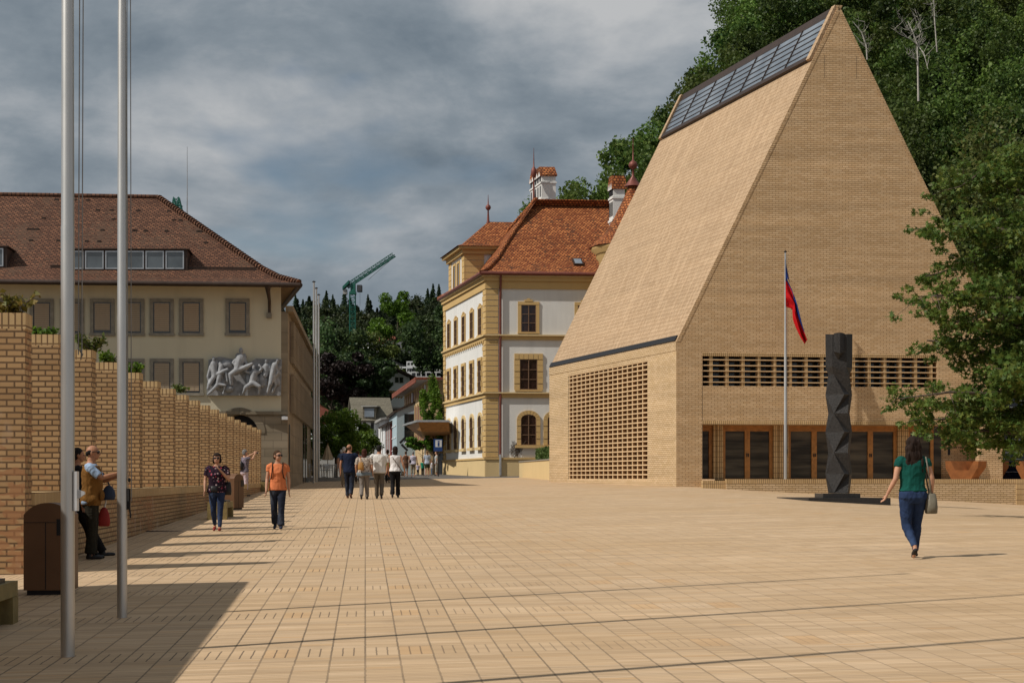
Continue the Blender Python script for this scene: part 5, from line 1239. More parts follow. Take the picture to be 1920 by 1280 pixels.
# rusticated corner quoins
def quoin(z0, z1, n, name='quoins'):
    m = MB(); wq = gt(934); h = (z1-z0)/n
    for i in range(n):
        z = z0+h*i; k = .0 if i % 2 == 0 else .12
        m.boxa(GF(-.06, z+.025, -.06), GD*(wq+.06), GN*.1, ZZ*(h-.05))
        m.boxa(GL_(.055, z+.025, .06), GS*(1.0-k), -GO*.1, ZZ*(h-.05))
    m.build(name, M['yellow'], gov); m = MB()
    for i in range(n): z = z0+h*i; k = .0 if i % 2 == 0 else .12; m.boxa(GL_(GSL-.8+k, z+.025, .06), GS*(.8-k), -GO*.1, ZZ*(h-.05))
    m.build(name, M['yellow'], gov)
quoin(gz(857), gz(746), 11); quoin(gz(734.5), gz(637), 10); quoin(gz(626), gz(541.5), 8)
def gwin(org, ux, on, w, z0, z1, style, fr=.24):
    """window in a surround: org = centre at z 0, ux along the wall, on = outward normal"""
    ux = ux.normalized(); a = org-ux*w/2; ff = .28 if style != 'slim' else .2
    m = MB()
    P = lambda x, z, o=0.0: Vector((a.x, a.y, 0))+ux*x+on*o+ZZ*z
    def blk(x0, x1, za, zb, o): m.boxa(P(x0, za, 0), ux*(x1-x0), on*o, ZZ*(zb-za))
    sur = fr
    if style == 'arch':
        H = z1-w*.28; n = max(3, int((H-z0)/.36)); h = (H-z0)/n
        for i in range(n):
            blk(-sur, -.003, z0+h*i+.012, z0+h*(i+1)-.012, .09 if i % 2 else .07); blk(w+.003, w+sur, z0+h*i+.012, z0+h*(i+1)-.012, .09 if i % 2 else .07)
        na = 9; rise = w*.30+sur*.35; 
        for i in range(na):
            a0, a1 = PI*i/na, PI*(i+1)/na
            def e(an, k): return (w/2-(w/2+k)*math.cos(an), H+(w*.34+k)*math.sin(an))
            (x0, q0), (x1, q1), (x2, q2), (x3, q3) = e(a0+.02, 0), e(a1-.02, 0), e(a1-.02, sur), e(a0+.02, sur)
            m.mesh([P(x0, q0, .0), P(x1, q1, .0), P(x2, q2, .0), P(x3, q3, .0), P(x0, q0, .09), P(x1, q1, .09), P(x2, q2, .09), P(x3, q3, .09)], [(4, 7, 6, 5), (0, 1, 5, 4), (2, 3, 7, 6), (1, 2, 6, 5), (3, 0, 4, 7)])
        top = H+w*.3
    elif style == 'block':
        n = max(4, int((z1-z0)/.34)); h = (z1-z0)/n
        for i in range(n):
            blk(-sur, -.003, z0+h*i+.012, z0+h*(i+1)-.012, .1 if i % 2 else .08); blk(w+.003, w+sur, z0+h*i+.012, z0+h*(i+1)-.012, .1 if i % 2 else .08)
        nb_ = max(3, int((w+2*sur)/.3))
        for i in range(nb_):
            x = -sur+(w+2*sur)*i/nb_; blk(x+.012, x+(w+2*sur)/nb_-.012, z1+.003, z1+sur, .1)
        top = z1
    else:
        blk(-sur*.8, -.003, z0, z1, .07); blk(w+.003, w+sur*.8, z0, z1, .07); blk(-sur*.8, w+sur*.8, z1+.003, z1+sur*.8, .08)
        blk(w*.5-w*.28, w*.5+w*.28, z1+sur*.8+.003, z1+sur*1.25, .10); blk(w*.5-.1, w*.5+.1, z1+sur*1.25+.003, z1+sur*1.6, .10)
        top = z1
    if style in ('arch',): blk(-sur-.1, w+sur+.1, z0-.18, z0-.003, .2)
    else: blk(-sur*.9, w+sur*.9, z0-.1, z0-.003, .14)
    wd = m.build('window', M['paleyellow'] if style == 'arch' and fr < .22 else M['yellow'], gov)
    m = MB(); m.boxa(P(0, z0), ux*w, on*.012, ZZ*(top-z0)); 
    if style == 'arch': m.poly([P(w/2-w/2*math.cos(PI*i/8), top-w*.30+w*.32*math.sin(PI*i/8), .008) for i in range(9)][::-1])
    m.build('pane', M['glassbrown'], wd)
    m = MB(); b = .045
    blk2 = lambda x0, x1, za, zb, o=.05: m.boxa(P(x0, za, .012), ux*(x1-x0), on*o, ZZ*(zb-za))
    blk2(0, b, z0, top); blk2(w-b, w, z0, top); blk2(b, w-b, z0, z0+b); blk2(b, w-b, top-b, top); blk2(w/2-b*.6, w/2+b*.6, z0+b, top-b, .06)
    for f in (.34, .66): blk2(b, w/2-b*.6, z0+(top-z0)*f-.02, z0+(top-z0)*f+.02, .04); blk2(w/2+b*.6, w-b, z0+(top-z0)*f-.02, z0+(top-z0)*f+.02, .04)
    m.build('frame', M['windark'] if w < .95 else plainframe, wd)
plainframe = plain('brown_window_frame', (.17, .10, .06), .5)
S_ = G.y/F
for px in (991, 1097, 1203):
    o = GF(gt(px), 0); gwin(o, GD, -GN, 28*S_*1.0, gz(622), gz(571), 'pediment', .26); gwin(o, GD, -GN, 33*S_, gz(730), gz(673), 'block', .36)
gwin(GF(gt(991), 0), GD, -GN, 29*S_, gz(834), gz(778), 'arch', .26); gwin(GF(gt(1041), 0), GD, -GN, 29*S_, gz(834), gz(778), 'arch', .26); gwin(GF(gt(1140), 0), GD, -GN, 29*S_, gz(834), gz(778), 'arch', .26)
for px in (842.5, 855.5, 870, 885.5, 901):
    s = gs(px); o = GL_(s, 0); w = .98
    gwin(o, GS, GO, w, gz(627)+.12, gz(572.5), 'pediment', .19); gwin(o, GS, GO, w, gz(735)+.1, gz(672), 'block', .20); gwin(o, GS, GO, w, gz(837), gz(778), 'arch', .21)
m = MB(); xd = gt(938)
m.tube([GF(xd, gz(514), -.35), GF(xd, gz(527), -.30), GF(xd, gz(545), -.13), GF(xd, gz(852), -.13)], .075, 8); m.build('downpipe', M['copper'], gov)
m = MB(); m.tube([GF(xd, gz(852), -.13), GF(xd, gz(858), -.17), GF(xd, gz(891), -.17)], .085, 8); m.build('downpipe_foot', M['steel'], gov)
# roof: bell-cast hip
ze = gz(513.5)
HV = 8.6; hv = HV; Rz = EYE+(HZ-377)*(G.y+8.2)/F
hx = None
for _ in range(1):
    tx = gt(995)
def groof(cx, f):
    r, h = f; z = ze+(Rz-ze)*h; o = .42
    P = {'fl': GF(0, z, 0)-GD*o*.9-GN*o, 'fr': GF(GTL, z, 0)-GN*o, 'bl': GL_(GSL, z)-GD*o*.9+GN*o, 'br': GL_(GSL, z)+GD*GTL+GN*o}[cx]
    mid = GSL*.5; R0 = 5.0
    Rg = {'fl': GL_(8.0, z)+GD*5.0, 'bl': GL_(GSL-7, z)+GD*5.0, 'fr': GL_(8.0, z)+GD*GTL, 'br': GL_(GSL-7, z)+GD*GTL}[cx]
    p = P.lerp(Rg, r); p.z = z; return p
gp = [(0, 0), (.12, .06), (.28, .19), (.55, .50), (1, 1)]
rt = at(1000, 378, 1); 
m = MB()
for f0, f1 in zip(gp[:-1], gp[1:]):
    for c0_, c1_ in (('bl', 'fl'), ('fl', 'fr'), ('br', 'bl')): m.poly([groof(c0_, f0), groof(c1_, f0), groof(c1_, f1), groof(c0_, f1)])
m.poly([groof(c, gp[-1]) for c in ('fl', 'fr', 'br', 'bl')])
grf = m.build('roof', M['tile_orange'], gov)
m = MB(); m.tube([groof('fl', f)+ZZ*.06 for f in gp], .14, 7); m.tube([groof('bl', f)+ZZ*.06 for f in gp], .14, 7); m.tube([groof('fl', gp[-1])+ZZ*.05, groof('fr', gp[-1])+ZZ*.05], .14, 7)
for k in range(30):
    p = groof('fl', gp[-1]).lerp(groof('fr', gp[-1]), k/30); m.tube([p, p+GD*.15], [.2, .15], 7)
m.build('ridge_tiles', M['tile_orange'], grf)
m = MB(); m.tube([groof('bl', gp[0]), groof('fl', gp[0])], .12, 8); m.tube([groof('fl', gp[0]), groof('fr', gp[0])], .12, 8); m.build('gutter', M['copper'], gov)
def finial(p, h, par_=None):
    m = MB(); m.lathe(p, [(.16, -.2), (.09, .1), (.06, h*.3), (.05, h*.42), (.15, h*.46), (.20, h*.53), (.15, h*.60), (.05, h*.64), (.03, h*.8), (.012, h)], 12); m.build('finial', M['copper'], par_ or gov)
finial(groof('fl', gp[-1])+ZZ*.1, 3.6*1.0)
def chimney(c, w, d, z0, z1, ux, uy):
    """tall white stack with an arcade of flue slots on its long street side and a small tiled gable roof"""
    m = MB(); c = Vector((c.x, c.y, 0)); ux, uy = ux.normalized(), uy.normalized(); B = lambda a, b, za, zb, k=0: m.boxa(c-ux*a/2-uy*b/2+ZZ*za, ux*a, uy*b, ZZ*(zb-za), k)
    H = z1-z0; B(w, d, z0, z0+H*.18); B(w+.14, d+.14, z0+H*.18, z0+H*.22); B(w, d, z0+H*.22, z0+H*.58); B(w+.12, d+.12, z0+H*.58, z0+H*.615); B(w-.02, d-.02, z0+H*.615, z0+H*.76)
    ch = m.build('chimney', M['offwhite'], gov)
    m = MB(); n = 5
    for i in range(n):
        q = -d/2+d*(i+.28)/n
        m.boxa(c-ux*(w/2-.02)+uy*q+ZZ*(z0+H*.28), -ux*.04, uy*d*.09, ZZ*H*.25)
        m.boxa(c-ux*(w/2-.03)+uy*q+ZZ*(z0+H*.64), -ux*.05, uy*d*.11, ZZ*H*.15)
    m.build('flue_slots', M['black'], ch)
    m = MB()
    for i in range(n):   # little pointed gables between the slots along the eave
        q = -d/2+d*i/n; p = c-ux*(w/2+.10)+uy*q+ZZ*(z0+H*.745); m.poly([p, p+uy*d/n*.96+ZZ*0, p+uy*d/n*.48+ZZ*H*.12][::-1])
    m.build('arcade_gables', M['offwhite'], ch)
    m = MB(); a = c-ux*(w/2+.08)-uy*(d/2+.1)+ZZ*(z0+H*.75); W2, D2 = w+.16, d+.2
    m.boxa(a, ux*W2, uy*D2, ZZ*.06)
    # roof pitch faces the square
    e = [a+ZZ*.062, a+ux*W2+ZZ*.062, a+ux*W2+uy*D2+ZZ*.062, a+uy*D2+ZZ*.062]; r0, r1 = a+uy*D2*.16+ux*.05+ZZ*H*.24, a+ux*(W2-.05)+uy*D2*.16+ZZ*H*.24; r2, r3 = a+ux*(W2-.05)+uy*D2*.9+ZZ*H*.24, a+uy*D2*.9+ux*.05+ZZ*H*.24
    m.poly([e[0], e[1], r1, r0]); m.poly([e[1], e[2], r2, r1]); m.poly([e[3], e[0], r0, r3]); m.poly([e[2], e[3], r3, r2]); m.poly([r0, r1, r2, r3]); m.build('chimney_roof', M['tile_orange'], ch)
cp = at(1018, 350, G.y+10.5); chimney(cp, 1.0, 3.2, EYE+(HZ-384)*cp.y/F-.5, EYE+(HZ-318)*cp.y/F, GD, GS)
cp = at(1157, 350, G.y+5.0); chimney(cp, .8, .9, EYE+(HZ-408)*cp.y/F-1.0, EYE+(HZ-330)*cp.y/F, GD, GS)
# turret dormer over the street face
ds0, ds1 = 7.6, 12.9
zd0, zd1 = ze-.2, EYE+(HZ-468)*(G.y+9)/F
def DB(s, q, z): p = G+GS*s+GD*q; p.z = z; return p          # q inward from the street wall
q0, q1 = .15, 6.5
m = MB(); m.poly([DB(ds1, q0, zd0), DB(ds0, q0, zd0), DB(ds0, q0, zd1), DB(ds1, q0, zd1)]); m.poly([DB(ds0, q0, zd0), DB(ds0, q1, zd0), DB(ds0, q1, zd1), DB(ds0, q0, zd1)]); m.poly([DB(ds1, q1, zd0), DB(ds1, q0, zd0), DB(ds1, q0, zd1), DB(ds1, q1, zd1)])
dm = m.build('dormer', M['offwhite'], gov)
m = MB()
for i in range(6):
    h = (zd1-.5-zd0)/6; z = zd0+h*i; m.boxa(DB(ds0-.05, q0-.05, z+.02), GS*.85, GD*.1, ZZ*(h-.04)); m.boxa(DB(ds1-.8, q0-.05, z+.02), GS*.85, GD*.1, ZZ*(h-.04)); m.boxa(DB(ds0-.06, q0+.06, z+.02), GD*1.25, GS*.1, ZZ*(h-.04))
m.boxa(DB(ds0-.2, q0-.2, zd1-.5), GS*(ds1-ds0+.4), GD*(q1), ZZ*.3); m.boxa(DB(ds0-.45, q0-.45, zd1-.197), GS*(ds1-ds0+.9), GD*q1, ZZ*.2); m.build('dormer_trim', M['yellow'], dm)
for s in (9.5, 10.9):
    m = MB(); m.boxa(DB(s-.34, q0-.03, zd0+.5), GS*.68, GD*.05, ZZ*(zd1-zd0-1.5)); m.build('dormer_window', M['glassbrown'], dm)
    m = MB(); m.boxa(DB(s-.5, q0-.07, zd0+.4), GS*.15, GD*.1, ZZ*(zd1-zd0-1.3)); m.boxa(DB(s+.35, q0-.07, zd0+.4), GS*.15, GD*.1, ZZ*(zd1-zd0-1.3)); m.boxa(DB(s-.5, q0-.071, zd1-.9), GS, GD*.1, ZZ*.15); m.build('window_surround', M['yellow'], dm)
dap = EYE+(HZ-414)*(G.y+10)/F; dc = (ds0+ds1)/2; e = [DB(ds0-.6, q0-.6, zd1), DB(ds1+.6, q0-.6, zd1), DB(ds1+.6, q1+.5, zd1), DB(ds0-.6, q1+.5, zd1)]
ax, bx_ = DB(dc, q0+2.2, dap), DB(dc, q1+3.0, dap)
def dk(p, a, f): r, h = f; v = p.lerp(a, r); v.z = p.z+(a.z-p.z)*h; return v
m = MB(); gq = [(0, 0), (.2, .1), (.45, .36), (1, 1)]
for f0, f1 in zip(gq[:-1], gq[1:]):
    m.poly([dk(e[1], ax, f0), dk(e[0], ax, f0), dk(e[0], ax, f1), dk(e[1], ax, f1)][::1]); m.poly([dk(e[0], ax, f0), dk(e[3], bx_, f0), dk(e[3], bx_, f1), dk(e[0], ax, f1)]); m.poly([dk(e[2], bx_, f0), dk(e[1], ax, f0), dk(e[1], ax, f1), dk(e[2], bx_, f1)])
m.build('dormer_roof', M['tile_orange'], dm); finial(ax, 1.9, dm)
# round corner turret with a pointed cap, mostly behind the brick roof
tc = at(1187, 480, G.y-.4); tcx = Vector((tc.x, tc.y, 0)); R0 = 2.55
m = MB(); m.lathe(tcx, [(R0*.85, zb_), (R0*.85, gz(492)), (R0*.92, gz(486)), (R0*.92, gz(479)), (R0*1.05, gz(472)), (R0*1.05, gz(468))], 28); tt = m.build('turret', M['yellow'], gov)
m = MB(); zt0 = gz(467)
m.lathe(tcx, [(R0*1.12, zt0), (R0*.98, zt0+(gz(440)-zt0)*.3), (R0*.72, gz(440)), (R0*.47, gz(410)), (R0*.24, gz(375)), (R0*.10, gz(349))], 10, smooth=False); m.build('turret_roof', M['tile_orange'], tt)
m = MB(); m.lathe(tcx, [(R0*.22, gz(352)), (.09, gz(333)), (.06, gz(320)), (.23, gz(317)), (.30, gz(312)), (.23, gz(307)), (.05, gz(303)), (.03, gz(284)), (.02, gz(262))], 12); m.build('finial', M['copper'], tt)
ks = at(1085, 487, 1)
fsl = groof('fl', gp[2]).lerp(groof('fr', gp[2]), .36); eu = (groof('fl', gp[3])-groof('fl', gp[2])); ex = GD.normalized(); eup = (groof('fr', gp[3])-groof('fr', gp[2])).normalized(); en = ex.cross(eup)
tX = gt(1085); bse = groof('fl', gp[1]).lerp(groof('fr', gp[1]), .0); kk = groof('fl', (.20, .125)); kk = kk+GD*((at(1077, 490, kk.y).x-kk.x))
m = MB(); m.boxa(kk, ex*.62, eup*.7, en*.14); sk = m.build('roof_window', M['bronze'], gov); m = MB(); m.boxa(kk+ex*.08+eup*.08+en*.14, ex*.46, eup*.54, en*.01); m.build('pane', M['skypanel'], sk)

# low yellow garden wall with hedge between the two buildings
gw = thing('garden_wall', 'low yellow plastered garden wall between the government building and the brick house', 'wall', at(1000, 893, 92))
a = at(973.5, 892, 97); b = at(1036, 897, 84.5)
m = MB(); zw = EYE+(HZ-864)*90/F
a.z = b.z = .8; d = b-a; nrm = Vector((-d.y, d.x, 0)).normalized(); 
m.boxa(a, d, nrm*.35, ZZ*(zw-.8)); m.build('wall', M['paleyellow'], gw)
m = MB(); m.boxa(a-nrm*.04+ZZ*(zw-.8+.002), d, nrm*.43, ZZ*.07); m.build('coping', M['stoneframe'], gw)
hd = thing('hedge', 'clipped green box hedge behind the low yellow garden wall', 'hedge', at(1010, 862, 92))
P0 = a+d*.28+nrm*.5; V = []
n = 9000; uu, vv, ww = RNG.random(n), RNG.random(n), RNG.random(n)
face = RNG.integers(0, 4, n); uu = np.where(face == 0, 0, uu); vv = np.where(face == 1, 0, vv); ww = np.where(face == 2, 1, ww)
P = np.array(P0)[None]+uu[:, None]*np.array(d*.75)[None]+vv[:, None]*np.array(nrm*1.2)[None]; P[:, 2] = zw-.1+ww*(EYE+(HZ-840)*90/F-zw+.1)
quad_mesh('foliage', leaf_at(P+RNG.normal(size=P.shape)*.03, .10, RNG), M['hedge'], hd)
m = MB(); m.boxa(P0+nrm*.08+ZZ*(zw-.8-.3), d*.74, nrm*1.0, ZZ*.95); m.build('branch_mass', M['dark_leaf'], hd)
# climbing bare stems on the wall next to the arched window
vine = thing('climbing_stems', 'thin bare climbing stems on the white wall left of the arched window', 'climber', GF(gt(962), gz(862)))
m = MB()
for k in range(26):
    x = 955+random.uniform(0, 20); y0 = random.uniform(846, 861); p = [GF(gt(x), gz(y0), -.03)]
    for j in range(5): x += random.uniform(-2, 5); y0 -= random.uniform(1, 7); p.append(GF(gt(x), gz(max(826, y0)), -.03))
    m.tube(p, .012, 4)
m.build('stem', M['bark'], vine)
# ------------------------------------------------------------------ street behind the square
def house(name, label, p0, p1, depth, z0, ze_, zr, wall, roof, ridge='along', cat='house', over=.35, wins=(), wmat=None, wf=None, gable_over=.25):
    """p0->p1: base line of the visible facade (left to right as seen); body extends depth behind it"""
    p0, p1 = Vector((p0[0], p0[1], 0)), Vector((p1[0], p1[1], 0)); d = (p1-p0); n = Vector((-d.y, d.x, 0)).normalized(); L = d.length; u = d.normalized()
    t = thing(name, label, cat, (*((p0+p1)/2).xy, z0))
    B = lambda x, q, z: Vector((*(p0+u*x+n*q).xy, z))
    m = MB()
    m.poly([B(0, 0, z0-1), B(L, 0, z0-1), B(L, 0, ze_), B(0, 0, ze_)]); m.poly([B(L, 0, z0-1), B(L, depth, z0-1), B(L, depth, ze_), B(L, 0, ze_)]); m.poly([B(0, depth, z0-1), B(0, 0, z0-1), B(0, 0, ze_), B(0, depth, ze_)]); m.poly([B(L, depth, z0-1), B(0, depth, z0-1), B(0, depth, ze_), B(L, depth, ze_)])
    if ridge == 'along':
        m.poly([B(L, 0, ze_), B(L, depth, ze_), B(L, depth/2, zr)]); m.poly([B(0, depth, ze_), B(0, 0, ze_), B(0, depth/2, zr)])
    else:
        m.poly([B(0, 0, ze_), B(L, 0, ze_), B(L/2, 0, zr)]); m.poly([B(L, depth, ze_), B(0, depth, ze_), B(L/2, depth, zr)])
    m.build('wall', wall, t)
    m = MB(); th = .18
    def slab(a, b, c, d_):
        nn = (b-a).cross(d_-a).normalized()*th
        if nn.z < 0: nn = -nn
        m.boxa(a, b-a, d_-a, nn)
    g = gable_over
    if ridge == 'along':
        k = (zr-ze_)/(depth/2); slab(B(-g, -over, ze_-k*over), B(L+g, -over, ze_-k*over), None, B(-g, depth/2, zr)); slab(B(L+g, depth+over, ze_-k*over), B(-g, depth+over, ze_-k*over), None, B(L+g, depth/2, zr))
    else:
        k = (zr-ze_)/(L/2); slab(B(-over, -g, ze_-k*over), B(-over, depth+g, ze_-k*over), None, B(L/2, -g, zr)); slab(B(L+over, depth+g, ze_-k*over), B(L+over, -g, ze_-k*over), None, B(L/2, depth+g, zr))
    t['_'] = 0; del t['_']
    rf = m.build('roof', roof, t)
    for (x, z, w, h) in wins:
        m = MB(); f = .09
        m.boxa(B(x-w/2-f, -.05, z-f), u*f, n*.07, ZZ*(h+2*f)); m.boxa(B(x+w/2, -.05, z-f), u*f, n*.07, ZZ*(h+2*f)); m.boxa(B(x-w/2, -.05, z-f), u*w, n*.07, ZZ*f); m.boxa(B(x-w/2, -.05, z+h), u*w, n*.07, ZZ*f); m.boxa(B(x-.03, -.035, z), u*.06, n*.04, ZZ*h)
        wn = m.build('window', wf or M['whiteframe'], t)
        m = MB(); m.boxa(B(x-w/2, -.012, z), u*w, n*.02, ZZ*h); m.build('pane', wmat or M['glass'], wn)
    return t, B, rf
def XY(px, Y): return ((px-CX)*Y/F, Y)
def zY(py, Y): return EYE+(HZ-py)*Y/F
zs0 = 1.75
# white gable-roofed house with a dormer, seen down the street
Y = 150
wh, B, rf = house('white_house', 'white house with grey tiled roof and a dormer window, left in the street', XY(667, Y), XY(735, Y+.6), 9, zs0, zY(788, Y), zY(748, Y+4.5), M['white'], M['greyroof'], 'along', wins=[])
wh_u = (B(1, 0, 0)-B(0, 0, 0))
for x in (.35, .75, 1.5, 2.5):
    for z in (zY(808, Y), zY(838, Y)):
        m = MB(); m.boxa(B(x-.1, -.03, z), wh_u*.3, Vector((0, .05, 0)), ZZ*1.1); m.build('window', M['glass'], wh)
m = MB(); dx = at(694, 773, Y+1); m.boxa(dx+Vector((-.6, -.9, -.6)), Vector((1.2, 0, 0)), Vector((0, 3, 0)), ZZ*1.1); dmh = m.build('dormer', M['greyroof'], wh)
m = MB(); m.boxa(dx+Vector((-.45, -.95, -.45)), Vector((.9, 0, 0)), Vector((0, .06, 0)), ZZ*.8); m.build('dormer_window', M['skypanel'], dmh)
m = MB(); m.boxa(dx+Vector((-.75, -1.1, .5)), Vector((1.5, 0, 0)), Vector((0, 3, .1)), ZZ*.08); m.build('dormer_roof', M['concrete'], dmh)
m = MB(); m.boxa(B(.25, -.1, zs0), ZZ*4.5, Vector((.12, 0, 0)), Vector((0, .2, 0))); m.build('downpipe', M['steel'], wh)
# row along the right side of the street: facades recede away from the square
def streethouse(name, label, pxl, Yl, pxr, Yr, pyE_r, pyR, wall, roof, wins, depth=9, cat='house', **k):
    ze_ = zY(pyE_r, Yr)
    return house(name, label, XY(pxl, Yl), XY(pxr, Yr), depth, zs0, ze_, zY(pyR, Yr+depth/2), wall, roof, 'along', cat, wins=wins, **k)
def grid(L, nx, rows, w, h, x0=.5): return [(x0+(L-2*x0)*(i+.5)/nx, z, w, h) for i in range(nx) for z in rows]
def LL(a, Ya, b, Yb): return (Vector(XY(a, Ya))-Vector(XY(b, Yb))).length
L = LL(700, 158, 721, 142); streethouse('row_house', 'white row house with slit windows in the street', 700, 158, 721, 142, 786, 775, M['white'], M['concrete'], grid(L, 5, (zY(826, 142), zY(862, 142)), 1.0, 1.25), 7)
L = LL(718, 146, 733, 135); streethouse('row_house', 'dark red row house squeezed between white and pale blue houses', 718, 146, 733, 135, 793, 757, M['dustyred'], M['darkroof'], grid(L, 4, (zY(822, 138), zY(850, 138)), 1.0, 1.2), 8)
L = LL(730, 140, 744, 128); t, B, rf = streethouse('row_house', 'pale blue row house with steep dark roof in the street', 730, 140, 744, 128, 772, 730, M['paleblue'], M['darkroof'], [], 9, gable_over=.1, over=.2)
m = MB()
for z in (zY(800, 132), zY(822, 132), zY(845, 132)):
    for x in (1.5, 5, 8.5): m.boxa(B(x, -.05, z), (B(1, 0, 0)-B(0, 0, 0))*2.2, (B(0, .06, 0)-B(0, 0, 0)), ZZ*.08)
m.build('facade_bands', M['white'], t)
m = MB(); L = LL(730, 140, 744, 128)
for z in (zY(806, 128), zY(832, 128)): m.boxa(B(L+.03, .6, z), (B(0, 1, 0)-B(0, 0, 0))*1.2, (B(.03, 0, 0)-B(0, 0, 0)), ZZ*1.3)
m.build('window', M['glass'], t)
# long beige building with red panelled windows and an overhanging red roof edge
bb = thing('beige_building', 'long beige building with red window panels and a red roof edge', 'building', (*XY(800, 124), zs0))
a, b = Vector((*XY(758, 139), 0)), Vector((*XY(801, 118), 0)); u = (b-a).normalized(); n = Vector((-u.y, u.x, 0)); L = (b-a).length
BB = lambda x, q, z: a+u*x+n*q+ZZ*z
ztop = zY(713, 118); e = Vector((14, .8, 0))
m = MB(); m.poly([BB(0, 0, 0), BB(L, 0, 0), BB(L, 0, ztop), BB(0, 0, ztop)]); m.poly([BB(L, 0, 0), BB(L, 0, 0)+e, BB(L, 0, ztop)+e, BB(L, 0, ztop)]); m.poly([BB(0, 9, 0), BB(0, 0, 0), BB(0, 0, ztop), BB(0, 9, ztop)]); m.build('wall', M['beige'], bb)
for z0_, z1_ in ((zY(789, 118), zY(752, 118)), (zY(833, 118), zY(808, 118)), (zY(736, 118), zY(722, 118))):
    for i in range(9):
        x = .8+(L-1.6)*i/9; w = (L-1.6)/9
        m = MB(); m.boxa(BB(x, -.03, z0_), u*w*.84, n*.04, ZZ*(z1_-z0_)); f = m.build('window', M['redframe'], bb)
        m = MB(); m.boxa(BB(x+w*.3, -.045, z0_+.1), u*w*.3, n*.03, ZZ*(z1_-z0_-.2)); m.build('pane', M['glassbrown'], f)
        m = MB(); m.boxa(BB(x+w*.86, -.12, z0_-.15), u*w*.10, n*.12, ZZ*(z1_-z0_+.3)); m.build('mullion', M['beige'], bb)
m = MB(); o = .9; m.boxa(BB(-1.6, -o, ztop), u*(L+1.6+o), e+n*o*0-u*0, ZZ*.16); rfb = m.build('roof', M['concrete'], bb)
m = MB(); m.boxa(BB(-1.65, -o-.06, ztop-.22), u*(L+1.7+o), n*.06, ZZ*.40); m.boxa(BB(L+o, -o-.0, ztop-.02)+Vector((0, -.06, 0)), e, Vector((0, .05, 0)), ZZ*.2); m.build('roof_edge', M['redroof'], rfb)
m = MB(); m.tube([BB(L-.4, -.1, ztop-.3), BB(L-.4, -.1, 1.5)], .07, 6); m.tube([BB(L*.45, -.1, ztop-.3), BB(L*.45, -.1, 1.5)], .07, 6); m.build('downpipe', M['steel'], bb)
for i in range(6):
    m = MB(); m.boxa(BB(L, 0, 1.2)+e*(.05+.15*i)+Vector((0, -.1, 0)), Vector((1.0, .05, 0)), Vector((0, .06, 0)), ZZ*2.2); m.build('shop_window', M['glass'], bb)
# red and tan roofs and hillside houses
for (p0, p1, Y, ye, yr, yb, wall, roof, nm, lab, dp, rg) in [
    ((598, 160), (650, 164), 160, 792, 748, 840, 'white', 'redroof', 'house', 'low house with a faded red tile roof behind the round street tree', 10, 'along'),
    ((705, 225), (745, 222), 222, 668, 640, 700, 'white', 'slate', 'house', 'hillside house with a dark slate hip roof below the wood', 10, 'along'),
    ((738, 216), (790, 222), 216, 667, 646, 705, 'white', 'slate', 'house', 'white hillside house with a long slate roof and small dormer', 9, 'along'),
    ((706, 262), (736, 262), 262, 652, 632, 680, 'beige', 'redroof', 'house', 'hillside house whose tan tiled roof shows among the trees', 9, 'along'),
    ((746, 198), (826, 204), 198, 690, 670, 740, 'white', 'concrete', 'house', 'white modern terraced house on the hillside above the street', 9, 'along')]:
    Yl, Yr = p0[1], p1[1]
    wins = [(x, zY(ye, Y)-1.5, .8, 1.0) for x in np.linspace(1.0, max(1.2, LL(p0[0], Yl, p1[0], Yr)-1.0), 4)]
    house('house', lab, XY(*p0), XY(*p1), dp, zY(yb, Y), zY(ye, Y), zY(yr, Y+dp/2), M[wall], M[roof], rg, wins=wins)
wt = thing('terraced_house', 'white stepped balconies of the modern house just below the slate roofed houses', 'house', at(770, 705, 194))
for i, (x0, x1, y0, y1) in enumerate(((748, 775, 704, 688), (762, 800, 690, 678), (770, 826, 712, 697))):
    p, q = at(x0, y0, 196-i), at(x1, y1, 196-i); m = MB(); m.boxa(p, Vector((q.x-p.x, 0, 0)), Vector((0, 3, 0)), ZZ*(q.z-p.z)*.45); m.boxa(p+ZZ*(q.z-p.z)*.9, Vector((q.x-p.x, 0, 0)), Vector((0, 3, 0)), ZZ*.15)
    for k in range(6): m.boxa(p+Vector(((q.x-p.x)*k/6, 0, (q.z-p.z)*.45)), Vector((.12, 0, 0)), Vector((0, .1, 0)), ZZ*(q.z-p.z)*.45)
    m.build('balcony', M['white'], wt)
    m = MB(); m.boxa(p+Vector((.1, 1, (q.z-p.z)*.45)), Vector((q.x-p.x-.2, 0, 0)), Vector((0, .1, 0)), ZZ*(q.z-p.z)*.45); m.build('window', M['glass'], wt)
# chalet with a wide dark roof and a curved timber balcony
Y = 172; ch, B, rf = house('chalet', 'chalet with wide dark roof and curved timber balcony above the street', XY(702, Y), XY(768, Y+2), 9, zY(745, Y), zY(706, Y), zY(692, Y), M['white'], M['darkroof'], 'gable', wins=[(1.0, zY(718, Y), 1.1, .7), (2.9, zY(716, Y), 1.0, .6)], over=.6, gable_over=1.0)
cc_ = at(714, 720, Y-1.5); m = MB(); N = 14
P = [Vector((cc_.x-1.2+3.6*i/N, cc_.y-1.8*math.sin(PI*(.15+.7*i/N))+.5, 0)) for i in range(N+1)]
for i in range(N): m.poly([P[i]+ZZ*zY(750, Y), P[i+1]+ZZ*zY(746, Y), P[i+1]+ZZ*(zY(735-4*0, Y)), P[i]+ZZ*zY(712+22*min(1, i/7), Y)])
m.build('balcony', M['woodpanel'], ch)
